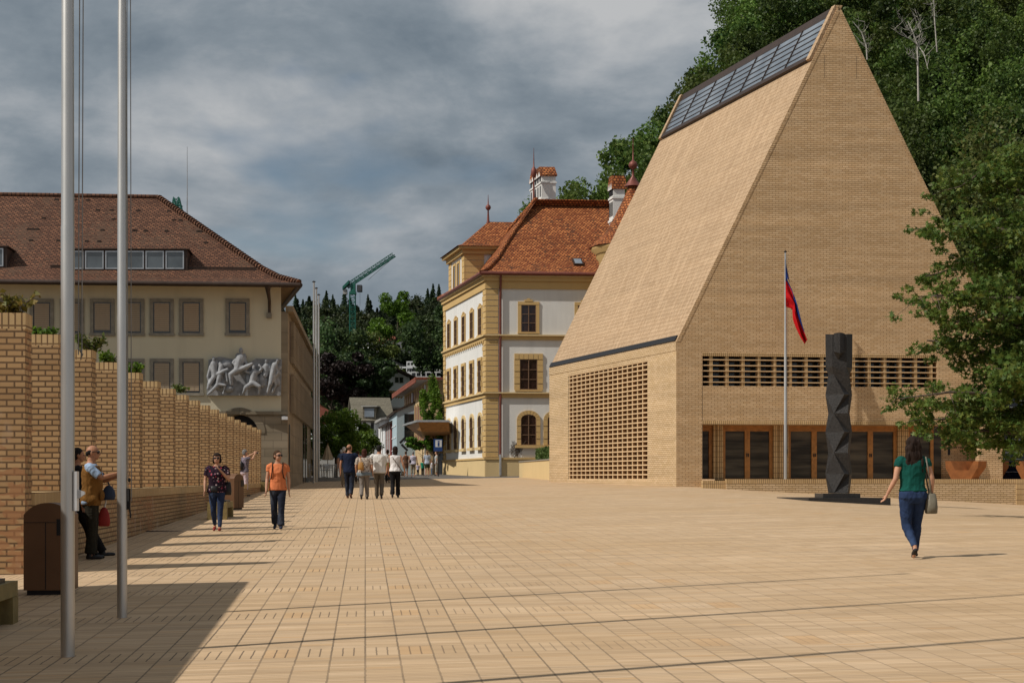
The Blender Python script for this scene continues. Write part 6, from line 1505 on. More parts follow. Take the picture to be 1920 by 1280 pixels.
# flat pavilion canopy beside the government building
cn = thing('canopy', 'flat pavilion canopy with timber underside beside the white and ochre facade', 'canopy', at(805, 890, 112))
Yc = 110; zc0, zc1 = zY(803, Yc), zY(787, Yc)
a = Vector((*XY(781, Yc), 0)); b = Vector((*XY(842, Yc), 0)); m = MB()
T = [a+ZZ*zc1, b+ZZ*zc1, b+ZZ*zc1+Vector((0, 9, 0)), a+ZZ*zc1+Vector((-1.6, 9, 0))]; Bt = [a+ZZ*(zc1-.14), b+ZZ*(zc1-.14), b+ZZ*(zc1-.14)+Vector((0, 9, 0)), a+ZZ*(zc1-.14)+Vector((-1.6, 9, 0))]
m.mesh(T+Bt, [(0, 1, 2, 3), (0, 4, 5, 1), (3, 7, 4, 0), (2, 6, 7, 3), (1, 5, 6, 2)]); m.build('roof_slab', M['steel'], cn)
m = MB(); a2 = a+Vector((.1, .1, zc1-.143)); b2 = b+Vector((0, .1, zc1-.143)); 
U0 = [a2, b2, b2+Vector((0, .9, -.62)), a2+Vector((.2, .9, -.62)), b2+Vector((0, 8.7, -.9)), a2+Vector((-.2, 8.7, -.9)), a2+Vector((-1.4, 8.7, 0))]
m.poly([U0[1], U0[0], U0[3], U0[2]][::-1]); m.poly([U0[2], U0[3], U0[5], U0[4]][::-1]); m.poly([U0[0], U0[6], U0[5], U0[3]][::-1]); m.build('soffit', M['wood'], cn)
m = MB(); m.boxa(a+Vector((.45, .5, 1.5)), Vector((.02, 0, 0)), Vector((0, .02, 0)), ZZ*.01)
for x in (1.75, ):
    m.tube([a+Vector((x, 6, 1.5)), a+Vector((x, 6, zc0))], .08, 8)
m.build('post', M['black'], cn)
sg = thing('information_sign', 'blue information sign on a post under the canopy by the government building', 'sign', at(822, 890, 106.5))
p = at(822, 837, 106.5); m = MB(); m.boxa(p+Vector((-.32, 0, -.30)), Vector((.58, 0, 0)), Vector((0, .06, 0)), ZZ*.80); m.build('panel', M['signblue'], sg)
m = MB(); m.boxa(p+Vector((-.2, -.012, -.02)), Vector((.42, 0, 0)), Vector((0, .01, 0)), ZZ*.46); m.build('panel_field', M['signwhite'], sg)
m = MB(); m.boxa(p+Vector((-.05, -.02, .03)), Vector((.12, 0, 0)), Vector((0, .01, 0)), ZZ*.24); m.boxa(p+Vector((-.05, -.02, .31)), Vector((.12, 0, 0)), Vector((0, .01, 0)), ZZ*.08); m.build('letter_mark', M['signblue'], sg)
m = MB(); m.tube([p+Vector((0, .05, -.3)), Vector((p.x, p.y+.05, 1.5))], .04, 8); m.build('post', M['black'], sg)
hs = thing('wall_sign', 'small black and white angular hanging sign on the row houses', 'sign', at(757, 832, 127)); p = at(757, 832, 127)
m = MB(); m.boxa(p+Vector((-.25, 0, -.1)), Vector((.5, 0, -.5)), Vector((0, .06, 0)), Vector((.12, 0, .14))); m.boxa(p+Vector((-.25, 0, .0)), Vector((.45, 0, .45)), Vector((0, .06, 0)), Vector((-.12, 0, .14))); m.build('bracket', M['black'], hs)
m = MB(); m.boxa(p+Vector((0, -.05, .05)), Vector((.2, 0, -.25)), Vector((0, .04, 0)), Vector((.15, 0, .18))); m.build('panel', M['signwhite'], hs)

# ------------------------------------------------------------------ tower cranes
def lattice(m, a, b, w, n, r, tri=False, up=None):
    a, b = Vector(a), Vector(b); d = (b-a).normalized(); up = Vector(up or (0, 1, 0)); u = d.cross(up).normalized(); v = u.cross(d).normalized()
    if tri: offs = [u*w/2, -u*w/2, None]; offs[2] = (up if up.z else v)*w*.9; offs[2] = v*w*.9
    else: offs = [u*w/2+v*w/2, -u*w/2+v*w/2, -u*w/2-v*w/2, u*w/2-v*w/2]
    k = len(offs)
    for o in offs: m.bar(a+o, b+o, r)
    for i in range(n):
        p, q = a.lerp(b, i/n), a.lerp(b, (i+1)/n)
        for j in range(k):
            o1, o2 = offs[j], offs[(j+1) % k]
            m.bar(p+o1, q+o2, r*.6) if i % 2 == 0 else m.bar(p+o2, q+o1, r*.6); m.bar(p+o1, p+o2, r*.6)
Y = 250; sc = Y/F
cr = thing('tower_crane', 'green tower crane with a raised lattice jib above the wooded hill', 'crane', at(661, 665, Y))
m = MB(); lattice(m, at(661, 690, Y), at(661, 549, Y), 10.5*sc, 16, .11); m.build('mast', M['crane'], cr)
m = MB(); m.boxa(at(655, 551, Y-.6), Vector((12*sc, 0, 0)), Vector((0, 1.2, 0)), ZZ*5*sc); m.boxa(at(657, 546, Y-.5), Vector((9*sc, 0, 0)), Vector((0, 1, 0)), ZZ*14*sc); m.build('slewing_unit', M['crane'], cr)
m = MB(); lattice(m, at(650, 536, Y), at(738, 477.5, Y), 8*sc, 22, .09, tri=True, up=(0, 1, 0)); lattice(m, at(652, 539, Y), at(741, 479, Y), 4*sc, 22, .07, up=(0, 1, 0)); m.build('jib', M['crane'], cr)
m = MB(); m.boxa(at(642, 543, Y-.8), Vector((12*sc, 0, 1.0)), Vector((0, 1.6, 0)), ZZ*6*sc); m.build('counter_jib', M['crane'], cr)
m = MB(); m.boxa(at(643, 551, Y-.6), Vector((7*sc, 0, 0)), Vector((0, 1.2, 0)), ZZ*9*sc); m.build('counterweight', M['concrete'], cr)
m = MB(); m.boxa(at(669, 546, Y-.9), Vector((9*sc, 0, 0)), Vector((0, 1.4, 0)), ZZ*12*sc); m.build('cab', M['slate'], cr)
m = MB(); m.bar(at(741, 480, Y), at(690, 525, Y), .05); m.bar(at(675, 546, Y), at(675, 575, Y), .04); m.build('cable', M['rope'], cr)
pm_ = at(331.5, 392, 160)
cr2 = thing('tower_crane', 'tip of a second green crane just showing above the brown tiled roof', 'crane', at(331, 400, 160))
m = MB(); lattice(m, at(325, 400, 160), at(331, 371, 160), .5, 4, .08); lattice(m, at(338, 400, 160), at(331, 371, 160), .5, 4, .08); lattice(m, at(322, 386, 160), at(341, 390, 160), .4, 4, .07); m.build('jib', M['crane'], cr2); m = MB(); lattice(m, Vector((pm_.x, 160, 1.2)), pm_, .9, 26, .09); m.build('mast', M['crane'], cr2)

# ------------------------------------------------------------------ trees
def cloud_points(n, R, k, rng, low=-.6):
    """leaf positions gathered in k clumps on and inside an uneven crown of radii R"""
    ctr = rng.normal(size=(k, 3)); ctr /= np.linalg.norm(ctr, axis=1)[:, None]
    ctr[:, 2] = np.maximum(ctr[:, 2], low)
    ctr *= (.45+.55*rng.random(k)**.6)[:, None]
    cr_ = (.20+.22*rng.random(k))
    idx = rng.integers(0, k, n); d = rng.normal(size=(n, 3)); d /= np.linalg.norm(d, axis=1)[:, None]
    rr = rng.random(n)**.45
    return (ctr[idx]+d*(cr_[idx]*rr)[:, None]*np.array([1, 1, .8]))*np.array(R)
def conifer_points(n, r, h, rng):
    z = rng.random(n)**1.0; layer = np.floor(z*14)/14; f = (z-layer)*14
    rad = r*(1-z)**.85*(1.05-.45*f); a = rng.random(n)*2*PI; q = rng.random(n)**.35*rad
    lob = 1+.4*np.sin(a*3+layer*31)+.2*np.sin(a*7+layer*57); q *= lob
    return np.stack([q*np.cos(a), q*np.sin(a), z*h-.10*q], 1)
def trunk_mesh(h, r, spread, nb, top, rng):
    m = MB(); m.tube([(0, 0, -.5), (.02*h, 0, h*.5), (0, .02*h, h)], [r*1.15, r*.8, r*.5], 9)
    for i in range(nb):
        a = 2*PI*i/nb+rng.random()*.8; z = h*(.6+.4*rng.random()); e = Vector((math.cos(a)*spread*(.5+.4*rng.random()), math.sin(a)*spread*(.5+.4*rng.random()), z+top*(.3+.5*rng.random())))
        m.tube([(0, 0, z), (e.x*.5, e.y*.5, z+(e.z-z)*.62), tuple(e)], [r*.45, r*.28, r*.08], 6)
    return m
def make_tree(name, label, cat, trunk_h, trunk_r, R, n, k, size, mat, rng, bark=None, group=None, low=-.6):
    t = thing(name, label, cat, (0, 0, 0), group)
    trunk_mesh(trunk_h, trunk_r, R[0]*.8, 6, R[2], rng).build('trunk', bark or M['bark'], t)
    P = cloud_points(n, R, k, rng, low); P[:, 2] += trunk_h+R[2]*.55
    quad_mesh('crown', leaf_at(P, size, rng), mat, t); return t
# hillside ground behind the gable house
def capz(X): return float(np.interp(X, [-60, -3, 0, 1.8, 4.5, 8.4, 9.7, 11.8, 16, 20.3, 23.2, 30, 36, 60, 200], [-4, -4, 6, 12, 13, 15, 18, 21, 26, 31, 36, 52, 70, 100, 130]))
def hillz(X, Y): return max(-3, min((Y-106)*.62, capz(X)))
hx = list(np.linspace(-2, 60, 36))+[70, 90, 130, 200, 300]; hy = list(np.linspace(104, 260, 40))+[300, 360, 450]
sheet('castle_hill', M['earth'], hx, hy, lambda x, y: hillz(x, y)-.3 if y > 105 else -1)
# wood on that hill: a mass of crowns in one object, plus single trees one can tell apart
r2 = np.random.default_rng(21); V = []
cnt = 0
tries = 0
tints = []
while cnt < 430 and tries < 60000:
    tries += 1
    Y = r2.uniform(112, 236); X = r2.uniform(2, 92)*Y/236; z = hillz(X, Y)
    if z < 2: continue
    px, py = CX+F*X/Y, HZ-(z-EYE)*F/Y
    if px < 985 or px > 2080 or py < -140: continue
    s = r2.uniform(2.4, 5.4)*(1 if X > 14 else .72); n = int(2100*(s/3.6)**2)
    if px > 1985 or py < -60: n //= 3
    P = cloud_points(n, (s, s, s*r2.uniform(.95, 1.5)), int(r2.uniform(9, 20)), r2, -.8)+np.array([X, Y, z+s*1.1])
    V.append(leaf_at(P, .28, r2)); cnt += 1; tints.append(np.full(n, r2.random()))
tag(quad_mesh('hillside_wood', np.concatenate(V), M['wood_leaf'], tint=np.concatenate(tints)), 'dense mixed wood covering the steep slope behind the brick gable', 'wood', kind='stuff')
protos = []
for i in range(3):
    protos.append(make_tree('broadleaf_tree', None, 'tree', 5.5, .28, (4.0, 4.0, 5.0), 5200, 26, .30, M['wood_leaf'], np.random.default_rng(40+i)))
def plant(proto, p, s, rz, label, group=None, first=[]):
    if proto.name in first: o = copy_tree(proto)
    else: o = proto; first.append(proto.name)
    o.location = p; o.scale = (s, s, s*random.uniform(.95, 1.12)); o.rotation_euler.z = rz; tag(o, label, 'tree', group); return o
sky = [(1010, 372, 122, .55), (1075, 372, 138, .8), (1105, 352, 142, .85), (1140, 338, 146, .9), (1178, 275, 150, .95), (1165, 330, 146, .8), (1205, 262, 156, .9), (1225, 262, 158, .85), (1250, 205, 165, .9), (1285, 150, 172, .95), (1305, 165, 172, .8), (1335, 95, 180, 1.0), (1362, 40, 186, 1.05), (1392, -10, 192, 1.1), (1420, 20, 190, 1.0), (1450, 50, 186, .9), (1500, 20, 190, 1.0)]
for i, (px, py, Y, s) in enumerate(sky):
    px += 28 if i >= 8 else 8; p = at(px, py, Y); p.z -= s*(5.5+5*.55+5*.85)
    plant(protos[i % 3], p, s, i*1.3, 'broadleaf tree standing on the skyline of the hill left of the brick gable', 'skyline trees of the hill')
for i, (px, py, Y, s, mt) in enumerate([(1700, 120, 170, 1.0, 0), (1810, 250, 150, 1.1, 1), (1900, 160, 165, 1.1, 2), (1740, 330, 138, .9, 2), (1690, 20, 185, 1.0, 1), (1860, 60, 178, 1.0, 0), (1660, 200, 160, .85, 1), (1790, 30, 180, .9, 2)]):
    p = at(px, py, Y); p.z -= s*11
    plant(protos[mt], p, s, i*2.1, 'broadleaf tree rising out of the wood to the right of the brick gable', 'trees on the slope right of the gable')
p = at(1880, 330, 95); p.z = .6
yt = make_tree('broadleaf_tree', 'yellowish green tree behind the maple at the right edge', 'tree', 11, .22, (4.2, 4.0, 7.0), 9000, 40, .22, M['lime_leaf'], np.random.default_rng(77)); yt.location = p
# bare pale trees
def bare_tree(pts, label, r, grp=None):
    """polylines of pixel points at one distance (first is foot to top) plus random side twigs"""
    Y = pts[0]; t = thing('bare_tree', label, 'tree', at(pts[1][0][0], pts[1][0][1], Y)); m = MB()
    for i, pl_ in enumerate(pts[1:]):
        n = len(pl_); Q = [at(x, y, Y-(.6*j if i else 0)+random.uniform(-.2, .2)) for j, (x, y) in enumerate(pl_)]
        m.tube(Q, [r*(1-.7*j/(n-1))*(1 if i == 0 else .5) for j in range(n)], 6)
        for j in range(n-1):
            for q in range(4 if i else 2):
                c = Q[j].lerp(Q[j+1], random.random()); d = Vector((random.uniform(-1, 1), random.uniform(-.6, .6), random.uniform(.1, 1.1)))*random.uniform(.5, 1.3)
                if i == 0 and j == 0: continue
                e = c+d; m.tube([c, c+d*.5+Vector((0, 0, -.08)), e], [r*.22, r*.15, r*.05], 4); f = c+d*.5; m.tube([f, f+Vector((random.uniform(-.5, .5), 0, random.uniform(.2, .6)))], [r*.12, r*.04], 4)
    m.build('trunk', M['palebark'], t)
bare_tree([128, [(1722, 190), (1721, 130), (1720, 85), (1712, 62), (1702, 40)], [(1720, 85), (1708, 74), (1690, 66), (1672, 54)], [(1721, 88), (1724, 70), (1728, 55), (1716, 18)], [(1720, 112), (1708, 108), (1700, 100)], [(1721, 86), (1732, 100), (1740, 130)], [(1712, 62), (1698, 52), (1686, 26)]], 'bare pale forked tree standing alone on the slope right of the gable', .085)
bare_tree([128, [(1757, 98), (1754, 60), (1752, 30), (1750, -20)], [(1752, 40), (1745, 10)]], 'thin pale bare trunk right of the forked bare tree', .06)
bare_tree([126, [(1626, 112), (1624, 85), (1615, 60), (1598, 40)], [(1624, 88), (1620, 70), (1621, 40)], [(1627, 100), (1629, 80)]], 'bare pale stems just beside the right edge of the gable peak', .06)

# far wooded hill above the street
def farz(X, Y): return max(0.8, min((Y-172)*.19, float(np.interp(X, [-140, -60, -40, -28, -18, 10], [10, 27, 30, 30.5, 32, 36]))))
sheet('far_hill', M['earth'], list(np.linspace(-160, -6, 40))+[-2], [170]+list(np.linspace(176, 420, 40))+[600], lambda x, y: farz(x, y)-.5 if y > 171 else -1)
r3 = np.random.default_rng(5); Vd, Vc, Td, Tc = [], [], [], []
cnt = 0
while cnt < 620:
    px = r3.uniform(525, 860); Y = r3.uniform(182, 372); X = (px-CX)*Y/F; z = farz(X, Y)
    py = HZ-(z-EYE)*F/Y
    if 690 < px < 835 and 660 < py < 745 and Y < 235: continue
    if 700 < px < 740 and Y < 262 and Y > 225: continue
    if 640 < px < 682 and Y < 252: continue
    cnt += 1
    if r3.random() < (.5 if Y > 300 else .22):
        h = r3.uniform(5, 10); P = conifer_points(1300, h*.23, h, r3)+np.array([X, Y, z-.5]); Vc.append(leaf_at(P, .42, r3, -.2)); Tc.append(np.full(len(P), r3.random()*.6))
    else:
        s = r3.uniform(2.6, 4.6); P = cloud_points(1000, (s, s, s*1.1), 14, r3, -.8)+np.array([X, Y, z+s*.9]); Vd.append(leaf_at(P, .42, r3)); Td.append(np.full(len(P), r3.random()))
tag(quad_mesh('far_wood', np.concatenate(Vd), M['far_leaf'], tint=np.concatenate(Td)), 'dark broadleaf wood on the far hill above the street', 'wood', kind='stuff')
tag(quad_mesh('conifer_wood', np.concatenate(Vc), M['conifer'], tint=np.concatenate(Tc)), 'dark conifers mixed through the far hill wood', 'wood', kind='stuff')
cp_ = []
for i in range(2):
    t = thing('conifer', None, 'tree'); m = MB(); m.tube([(0, 0, -1), (0, 0, 11.5)], [.25, .04], 6); m.build('trunk', M['bark'], t); r4 = np.random.default_rng(60+i); quad_mesh('crown', leaf_at(conifer_points(2600, 2.7, 12.5, r4), .36, r4, -.2), M['conifer'], t); cp_.append(t)
for i, px in enumerate([554, 568, 581, 612, 624, 646, 690, 716, 748, 778, 802, 812, 823]):
    Y = 345+random.uniform(-12, 12); top = np.interp(px, [550, 600, 660, 740, 790, 825], [562, 556, 556, 560, 552, 536])+random.uniform(-7, 6); s = random.uniform(.55, .9)
    p = at(px, top, Y); p.z -= 12.5*s; plant(cp_[i % 2], p, s, i, 'dark conifer whose tip stands on the skyline of the far hill', 'skyline conifers of the far hill')
# individual trees around the street
def one_tree(px, base_py, Y, R, th, n, mat, label, k=20, size=.12, name='tree', rngseed=1, low=-.6, zbase=None, tr=.14):
    t = make_tree(name, label, 'tree', th, tr, R, n, k, size, mat, np.random.default_rng(rngseed), low=low); p = at(px, base_py, Y)
    if zbase is not None: p.z = zbase
    t.location = p; return t
zc_base = 1.62
one_tree(629, 890, 100, (2.05, 2.0, 1.55), 1.75, 15000, M['bright_leaf'], 'round dense street tree with bright green crown beside the far flagpoles', 46, .12, 'street_tree', 3, -.75, zc_base, .12)
one_tree(664, 890, 104, (1.55, 1.5, 1.15), 1.55, 8000, M['bright_leaf'], 'smaller second round street tree behind the walking group', 30, .12, 'street_tree', 4, -.7, zc_base, .1)
one_tree(812, 892, 116, (.95, .95, 2.5), 3.0, 7500, M['bright_leaf'], 'tall narrow leafy tree between the beige building and the white facade', 26, .13, 'street_tree', 6, -.9, 1.6, .1)
one_tree(792, 892, 114, (1.15, .9, .45), 2.2, 2600, M['bright_leaf'], 'leafy climber hanging under the canopy beside the blue sign', 14, .12, 'climber', 7, -.9, 1.6, .04)
for (px, py, Y, R, mt, lab, sd) in [(620, 800, 172, (5, 5, 4.2), 'far_leaf', 'broad dark green tree at the foot of the far hill behind the flagpoles', 11), (690, 752, 188, (3.8, 4, 3.6), 'lime_leaf', 'pale yellow green flowering tree below the crane', 12), (645, 770, 165, (3.0, 3, 2.8), 'purple_leaf', 'dark purple leaved tree above the round street tree', 13), (690, 770, 168, (3.4, 3, 2.8), 'dark_leaf', 'dark green tree left of the chalet balcony', 14), (640, 740, 185, (4, 4, 4), 'far_leaf', 'dark rounded tree to the left of the pale yellow green tree', 15), (735, 730, 200, (2.6, 2.6, 2.6), 'dark_leaf', 'small dark tree in front of the slate roofed houses', 16), (812, 720, 190, (3.2, 3.2, 4.4), 'far_leaf', 'dark tree on the hillside next to the white facade edge', 17), (580, 800, 175, (4.5, 4, 5.2), 'far_leaf', 'tall dark tree at the end of the grey side facade', 18), (745, 660, 240, (4, 4, 4), 'bright_leaf', 'sunlit green trees above the slate roofed houses', 19), (793, 700, 215, (3, 3, 3.6), 'far_leaf', 'dark tree right of the white terraced house', 20)]:
    p = at(px, py, Y); one_tree(px, py, Y, R, R[2]*.6, 6000, M[mt], lab, 26, .3, 'tree', sd, -.8)

# ------------------------------------------------------------------ maple reaching in from the right
def maple():
    Yc = 37.0; rng = np.random.default_rng(9)
    base = Vector((at(2085, 900, Yc).x, Yc, 0)); base.z = ground_z(base.x, base.y)
    t = thing('maple_tree', 'green maple tree whose branches reach in from the right edge over the gable', 'tree', base)
    def W(px, py, d=0.0): return at(px, py, Yc+d)
    m = MB(); trunk = [base-ZZ*.3, Vector((base.x-.05, Yc, 2.2)), W(2075, 640, .2), W(2060, 450, .3), W(2040, 330, .3)]
    m.tube(trunk, [.24, .2, .16, .11, .04], 10)
    tips = []
    limbs = [ # main limb polylines (px,py,depth) ending at the outermost twig seen
        [(2075, 690, 0), (1960, 720, -.5), (1860, 738, -1), (1780, 735, -1.2), (1680, 748, -1.2)], [(2075, 700, 0), (1950, 755, .6), (1850, 780, .5), (1790, 785, .2), (1728, 786, .2)],
        [(2070, 640, 0), (1960, 660, .8), (1860, 665, .6), (1800, 650, .5), (1738, 638, .3)], [(2060, 560, .2), (1950, 560, -.8), (1860, 560, -1), (1790, 552, -.8), (1722, 556, -.6)],
        [(2060, 540, .2), (1960, 520, .8), (1890, 498, .8), (1820, 492, .6), (1735, 520, .6)], [(2050, 470, .3), (1950, 450, -.4), (1870, 430, -.5), (1800, 425, -.3), (1725, 428, -.3)],
        [(2045, 420, .3), (1960, 380, .6), (1890, 350, .5), (1830, 330, .4), (1800, 350, .4)], [(2045, 360, .3), (1980, 310, -.3), (1920, 290, -.3), (1880, 300, -.3)],
        [(2075, 720, 0), (1980, 790, -.4), (1900, 812, -.4), (1840, 806, -.3), (1797, 822, -.3)], [(2070, 600, 0), (1980, 600, .3), (1890, 610, .2), (1830, 606, .1), (1760, 600, .1)], [(2070, 660, 0), (1985, 700, -1.2), (1920, 700, -1.4), (1865, 690, -1.4)]]
    for lm in limbs:
        P = [W(*q) for q in lm]; n = len(P); m.tube(P, [.085*(1-.85*i/(n-1)) for i in range(n)], 6)
        for i in range(n-1):
            for s in np.linspace(.15, 1, 6 if i > 0 else 4):
                c = P[i].lerp(P[i+1], s); far = (i+s)/(n-1)
                for q in range(3):
                    dlt = Vector((rng.normal()*.42, rng.normal()*.9, rng.normal()*.30-.06))*(1.15-.6*far)
                    e = c+dlt; tips.append((e, .34*(1.12-.55*far))); 
                    if rng.random() < .5: m.tube([c, c.lerp(e, .5)+Vector((0, 0, .03)), e], [.012, .008, .003], 4)
    for q in range(150): # body of the crown outside and at the right edge of the frame
        px, py = rng.uniform(1880, 2300), rng.uniform(250, 800); tips.append((W(px, py, rng.normal()*1.3), .42))
    for q in range(60):
        px, py = rng.uniform(1850, 1990), rng.uniform(400, 790); tips.append((W(px, py, rng.normal()*.9+.4), .36))
    m.build('trunk', M['bark'], t)
    # lobed leaves
    lob = []
    for k in range(10):
        a = PI/2+2*PI*k/10; r = 1.0 if k % 2 == 0 else .45
        if k == 5: r = .25
        lob.append((r*math.cos(a)*.9, r*math.sin(a)))
    lob = np.array(lob); verts = []; tot = 0
    for (c, rad) in tips:
        n = int(54*(rad/.34)**1.5); tot += n
        d = rng.normal(size=(n, 3)); d /= np.linalg.norm(d, axis=1)[:, None]; P = np.array(c)+d*(rng.random(n)**.5)[:, None]*np.array([rad, rad, rad*.62])
        nr = rng.normal(size=(n, 3))*.75; nr[:, 2] += .75; nr[:, 1] -= .25; nr /= np.linalg.norm(nr, axis=1)[:, None]
        a = rng.normal(size=(n, 3)); a[:, 2] -= .6; a -= (a*nr).sum(1)[:, None]*nr; a /= np.linalg.norm(a, axis=1)[:, None]; b = np.cross(nr, a); s = (.058+.036*rng.random(n))[:, None]
        vv = [P+a*s*y+b*s*x+nr*s*(-.25*x*x) for x, y in lob]; verts.append(np.stack(vv, 1))
    Vv = np.concatenate(verts)-np.array(base); n = len(Vv); k = len(lob); me = bpy.data.meshes.new('crown')
    me.vertices.add(n*k); me.vertices.foreach_set('co', Vv.astype(np.float32).ravel()); me.loops.add(n*k); me.loops.foreach_set('vertex_index', np.arange(n*k, dtype=np.int32)); me.polygons.add(n); me.polygons.foreach_set('loop_start', np.arange(0, n*k, k, dtype=np.int32))
    me.materials.append(M['maple']); me.update(calc_edges=True); o = bpy.data.objects.new('crown', me); COL.objects.link(o); o.parent = t
maple()
# ------------------------------------------------------------------ cafe terrace
zT = 1.60
tq0, tq1 = at(543, 905, 86), at(668, 905, 86)
def cstep(name, a, b, y0, y1, z0, z1, mat):
    m = MB(); m.boxa(Vector((a, y0, z0)), Vector((b-a, (b-a)*.0917, 0)), Vector((-.0917*(y1-y0), y1-y0, 0)), ZZ*(z1-z0)); o = m.build(name, mat, None, uvrot=(U2, V2)); tag(o, kind='structure'); return o
cstep('terrace_step', XY(543, 92)[0], XY(584, 92)[0], 90.6, 93, .9, 1.43, M['greystep'])
cstep('terrace_step', XY(543, 93)[0], XY(572, 93)[0], 91.4, 93, 1.40, 1.52, M['greystep'])
cstep('cafe_terrace', XY(543, 93)[0]-2, XY(646, 93)[0], 92.4, 108, .8, zT, M['greystep'])
def chair(label=None):
    t = thing('cafe_chair', label, 'chair')
    m = MB(); m.lathe((0, 0, .43), [(.20, 0), (.21, .01), (.21, .03), (.20, .035)], 14); m.build('seat', M['steel'], t)
    for x, y in ((.17, -.16), (-.17, -.16), (.17, .17), (-.17, .17)):
        m = MB(); top = (x*1.08, y*1.05, .66 if y < 0 else .82); m.tube([(x*1.2, y*1.2, 0), (x*1.05, y*1.05, .43), top], .016, 6); m.build('leg', M['steel'], t)
    m = MB()
    for z in (.56, .63, .70, .77): m.tube([(-.19, .16, z), (-.1, .22, z), (.1, .22, z), (.19, .16, z)], .022, 6)
    m.build('backrest', M['steel'], t); m = MB()
    for s in (1, -1): m.tube([(s*.185, -.17, .66), (s*.21, 0, .67), (s*.19, .17, .70)], .018, 6)
    m.build('armrest', M['steel'], t); return t
ch0 = chair(); first = True
for i, (px, Y, rz, lab) in enumerate([(552, 93.2, 2.2, 'white metal cafe chair nearest the stone facade'), (560, 93.5, .7, 'metal cafe chair second from the stone facade'), (573, 95, 3.6, 'metal cafe chair just left of the three far flagpoles'), (579, 96, .4, 'metal cafe chair right beside the far flagpoles on their left'), (603, 95.5, 2.4, 'metal cafe chair just right of the far flagpoles'), (612, 94.5, 3.3, 'metal cafe chair with a pale throw left of the tree trunk'), (618, 96.5, .2, 'metal cafe chair against the tree trunk'), (636, 95.5, 1.4, 'metal cafe chair right of the tree trunk')]):
    o = ch0 if i == 0 else copy_tree(ch0); p = at(px, 890, Y); p.z = zT; o.location = p; o.rotation_euler.z = rz; tag(o, lab, 'chair', 'cafe chairs on the terrace')
def table(p, lab):
    t = thing('cafe_table', lab, 'table', p, 'cafe tables on the terrace'); p = Vector(p)
    m = MB(); m.lathe(p, [(.36, .72), (.37, .73), (.37, .745), (.36, .75)], 18); m.build('tabletop', M['steel'], t); m = MB(); m.tube([p+ZZ*.03, p+ZZ*.72], .03, 8); m.build('column', M['steel'], t); m = MB(); m.lathe(p, [(.24, 0), (.22, .02), (.04, .04)], 14); m.build('base', M['black'], t)
for px, Y, lab in ((567, 94.6, 'round metal cafe table left of the far flagpoles'), (608, 96, 'round metal cafe table near the folded parasol'), (633, 94.2, 'round metal cafe table beside the walking group')): p = at(px, 890, Y); p.z = zT; table(p, lab)
def parasol(px, Y, pt, pb, lab):
    p = at(px, 890, Y); p.z = zT; t = thing('folded_parasol', lab, 'parasol', p, 'folded parasols on the cafe terrace'); z0, z1 = zY(pb, Y), zY(pt, Y)
    m = MB(); m.tube([p, Vector((p.x, p.y, z1+.1))], .025, 8); m.build('pole', M['woodpanel'], t)
    m = MB(); n = 16; vs = []
    for f, r in ((0, .27), (.04, .30), (.4, .2), (.75, .11), (1, .03)):
        for k in range(n): a = 2*PI*k/n; rr = r*(1+.22*(k % 2)); vs.append((p.x+rr*math.cos(a), p.y+rr*math.sin(a), z0+(z1-z0)*f))
    m.mesh(vs, [(i*n+k, i*n+(k+1) % n, (i+1)*n+(k+1) % n, (i+1)*n+k) for i in range(4) for k in range(n)]+[tuple(range(n))[::-1]]); m.build('canvas', M['canvas'], t)
parasol(614.5, 97, 834, 862, 'folded beige parasol left of the round tree trunk'); parasol(583.5, 99, 840, 861, 'folded beige parasol behind the far flagpoles')
gb = thing('glass_pavilion', 'pale glass and post pavilion behind the round street trees', 'building', at(620, 885, 112)); m = MB(); p = at(596, 835, 112); m.boxa(Vector((p.x, 112, 1)), Vector((3.6, .2, 0)), Vector((0, 4, 0)), ZZ*(zY(828, 112)-1)); m.build('wall', M['concrete'], gb)
for px in (627, 631, 636, 640, 645):
    m = MB(); p = at(px, 885, 111); m.boxa(Vector((p.x, 111, 1)), Vector((.11, 0, 0)), Vector((0, .1, 0)), ZZ*(zY(834+(px-627)*.7, 111)-1)); m.build('post', M['concrete'], gb)

# ------------------------------------------------------------------ camera, sun, sky
cd = bpy.data.cameras.new('camera'); cam = bpy.data.objects.new('camera', cd); COL.objects.link(cam)
cam.location = (0, 0, EYE); cam.rotation_euler = (PI/2, 0, 0)
cd.sensor_fit = 'HORIZONTAL'; cd.sensor_width = 36; cd.lens = 36*F/1920; cd.shift_y = (HZ-640)/1920; cd.clip_start = .1; cd.clip_end = 4000
scene.camera = cam
EL = math.radians(46); hd_ = Vector((.913, .407)); hd_.normalize()
ld = Vector((hd_.x*math.cos(EL), hd_.y*math.cos(EL), -math.sin(EL)))
sd = bpy.data.lights.new('sun', 'SUN'); sd.energy = 4.2; sd.angle = math.radians(.53); sd.color = (1, .945, .86)
sun = bpy.data.objects.new('sun', sd); COL.objects.link(sun); sun.rotation_euler = ld.to_track_quat('-Z', 'Y').to_euler(); sun.location = (-40, -20, 60)
w = bpy.data.worlds.new('World'); scene.world = w; w.use_nodes = True; nt = w.node_tree; N = nt.nodes; L_ = nt.links
bg = N['Background']; bg.inputs['Strength'].default_value = .10
skyn = N.new('ShaderNodeTexSky'); skyn.sky_type = 'NISHITA'; skyn.sun_disc = False; skyn.sun_elevation = EL; skyn.sun_rotation = math.atan2(-hd_.x, -hd_.y); skyn.altitude = 450; skyn.air_density = 1.0; skyn.dust_density = .6
tc = N.new('ShaderNodeTexCoord')
def wm(op, a, b=0.0):
    n = N.new('ShaderNodeMath'); n.operation = op
    for i, v in enumerate((a, b)):
        if isinstance(v, (int, float)): n.inputs[i].default_value = v
        else: L_.new(v, n.inputs[i])
    return n.outputs[0]
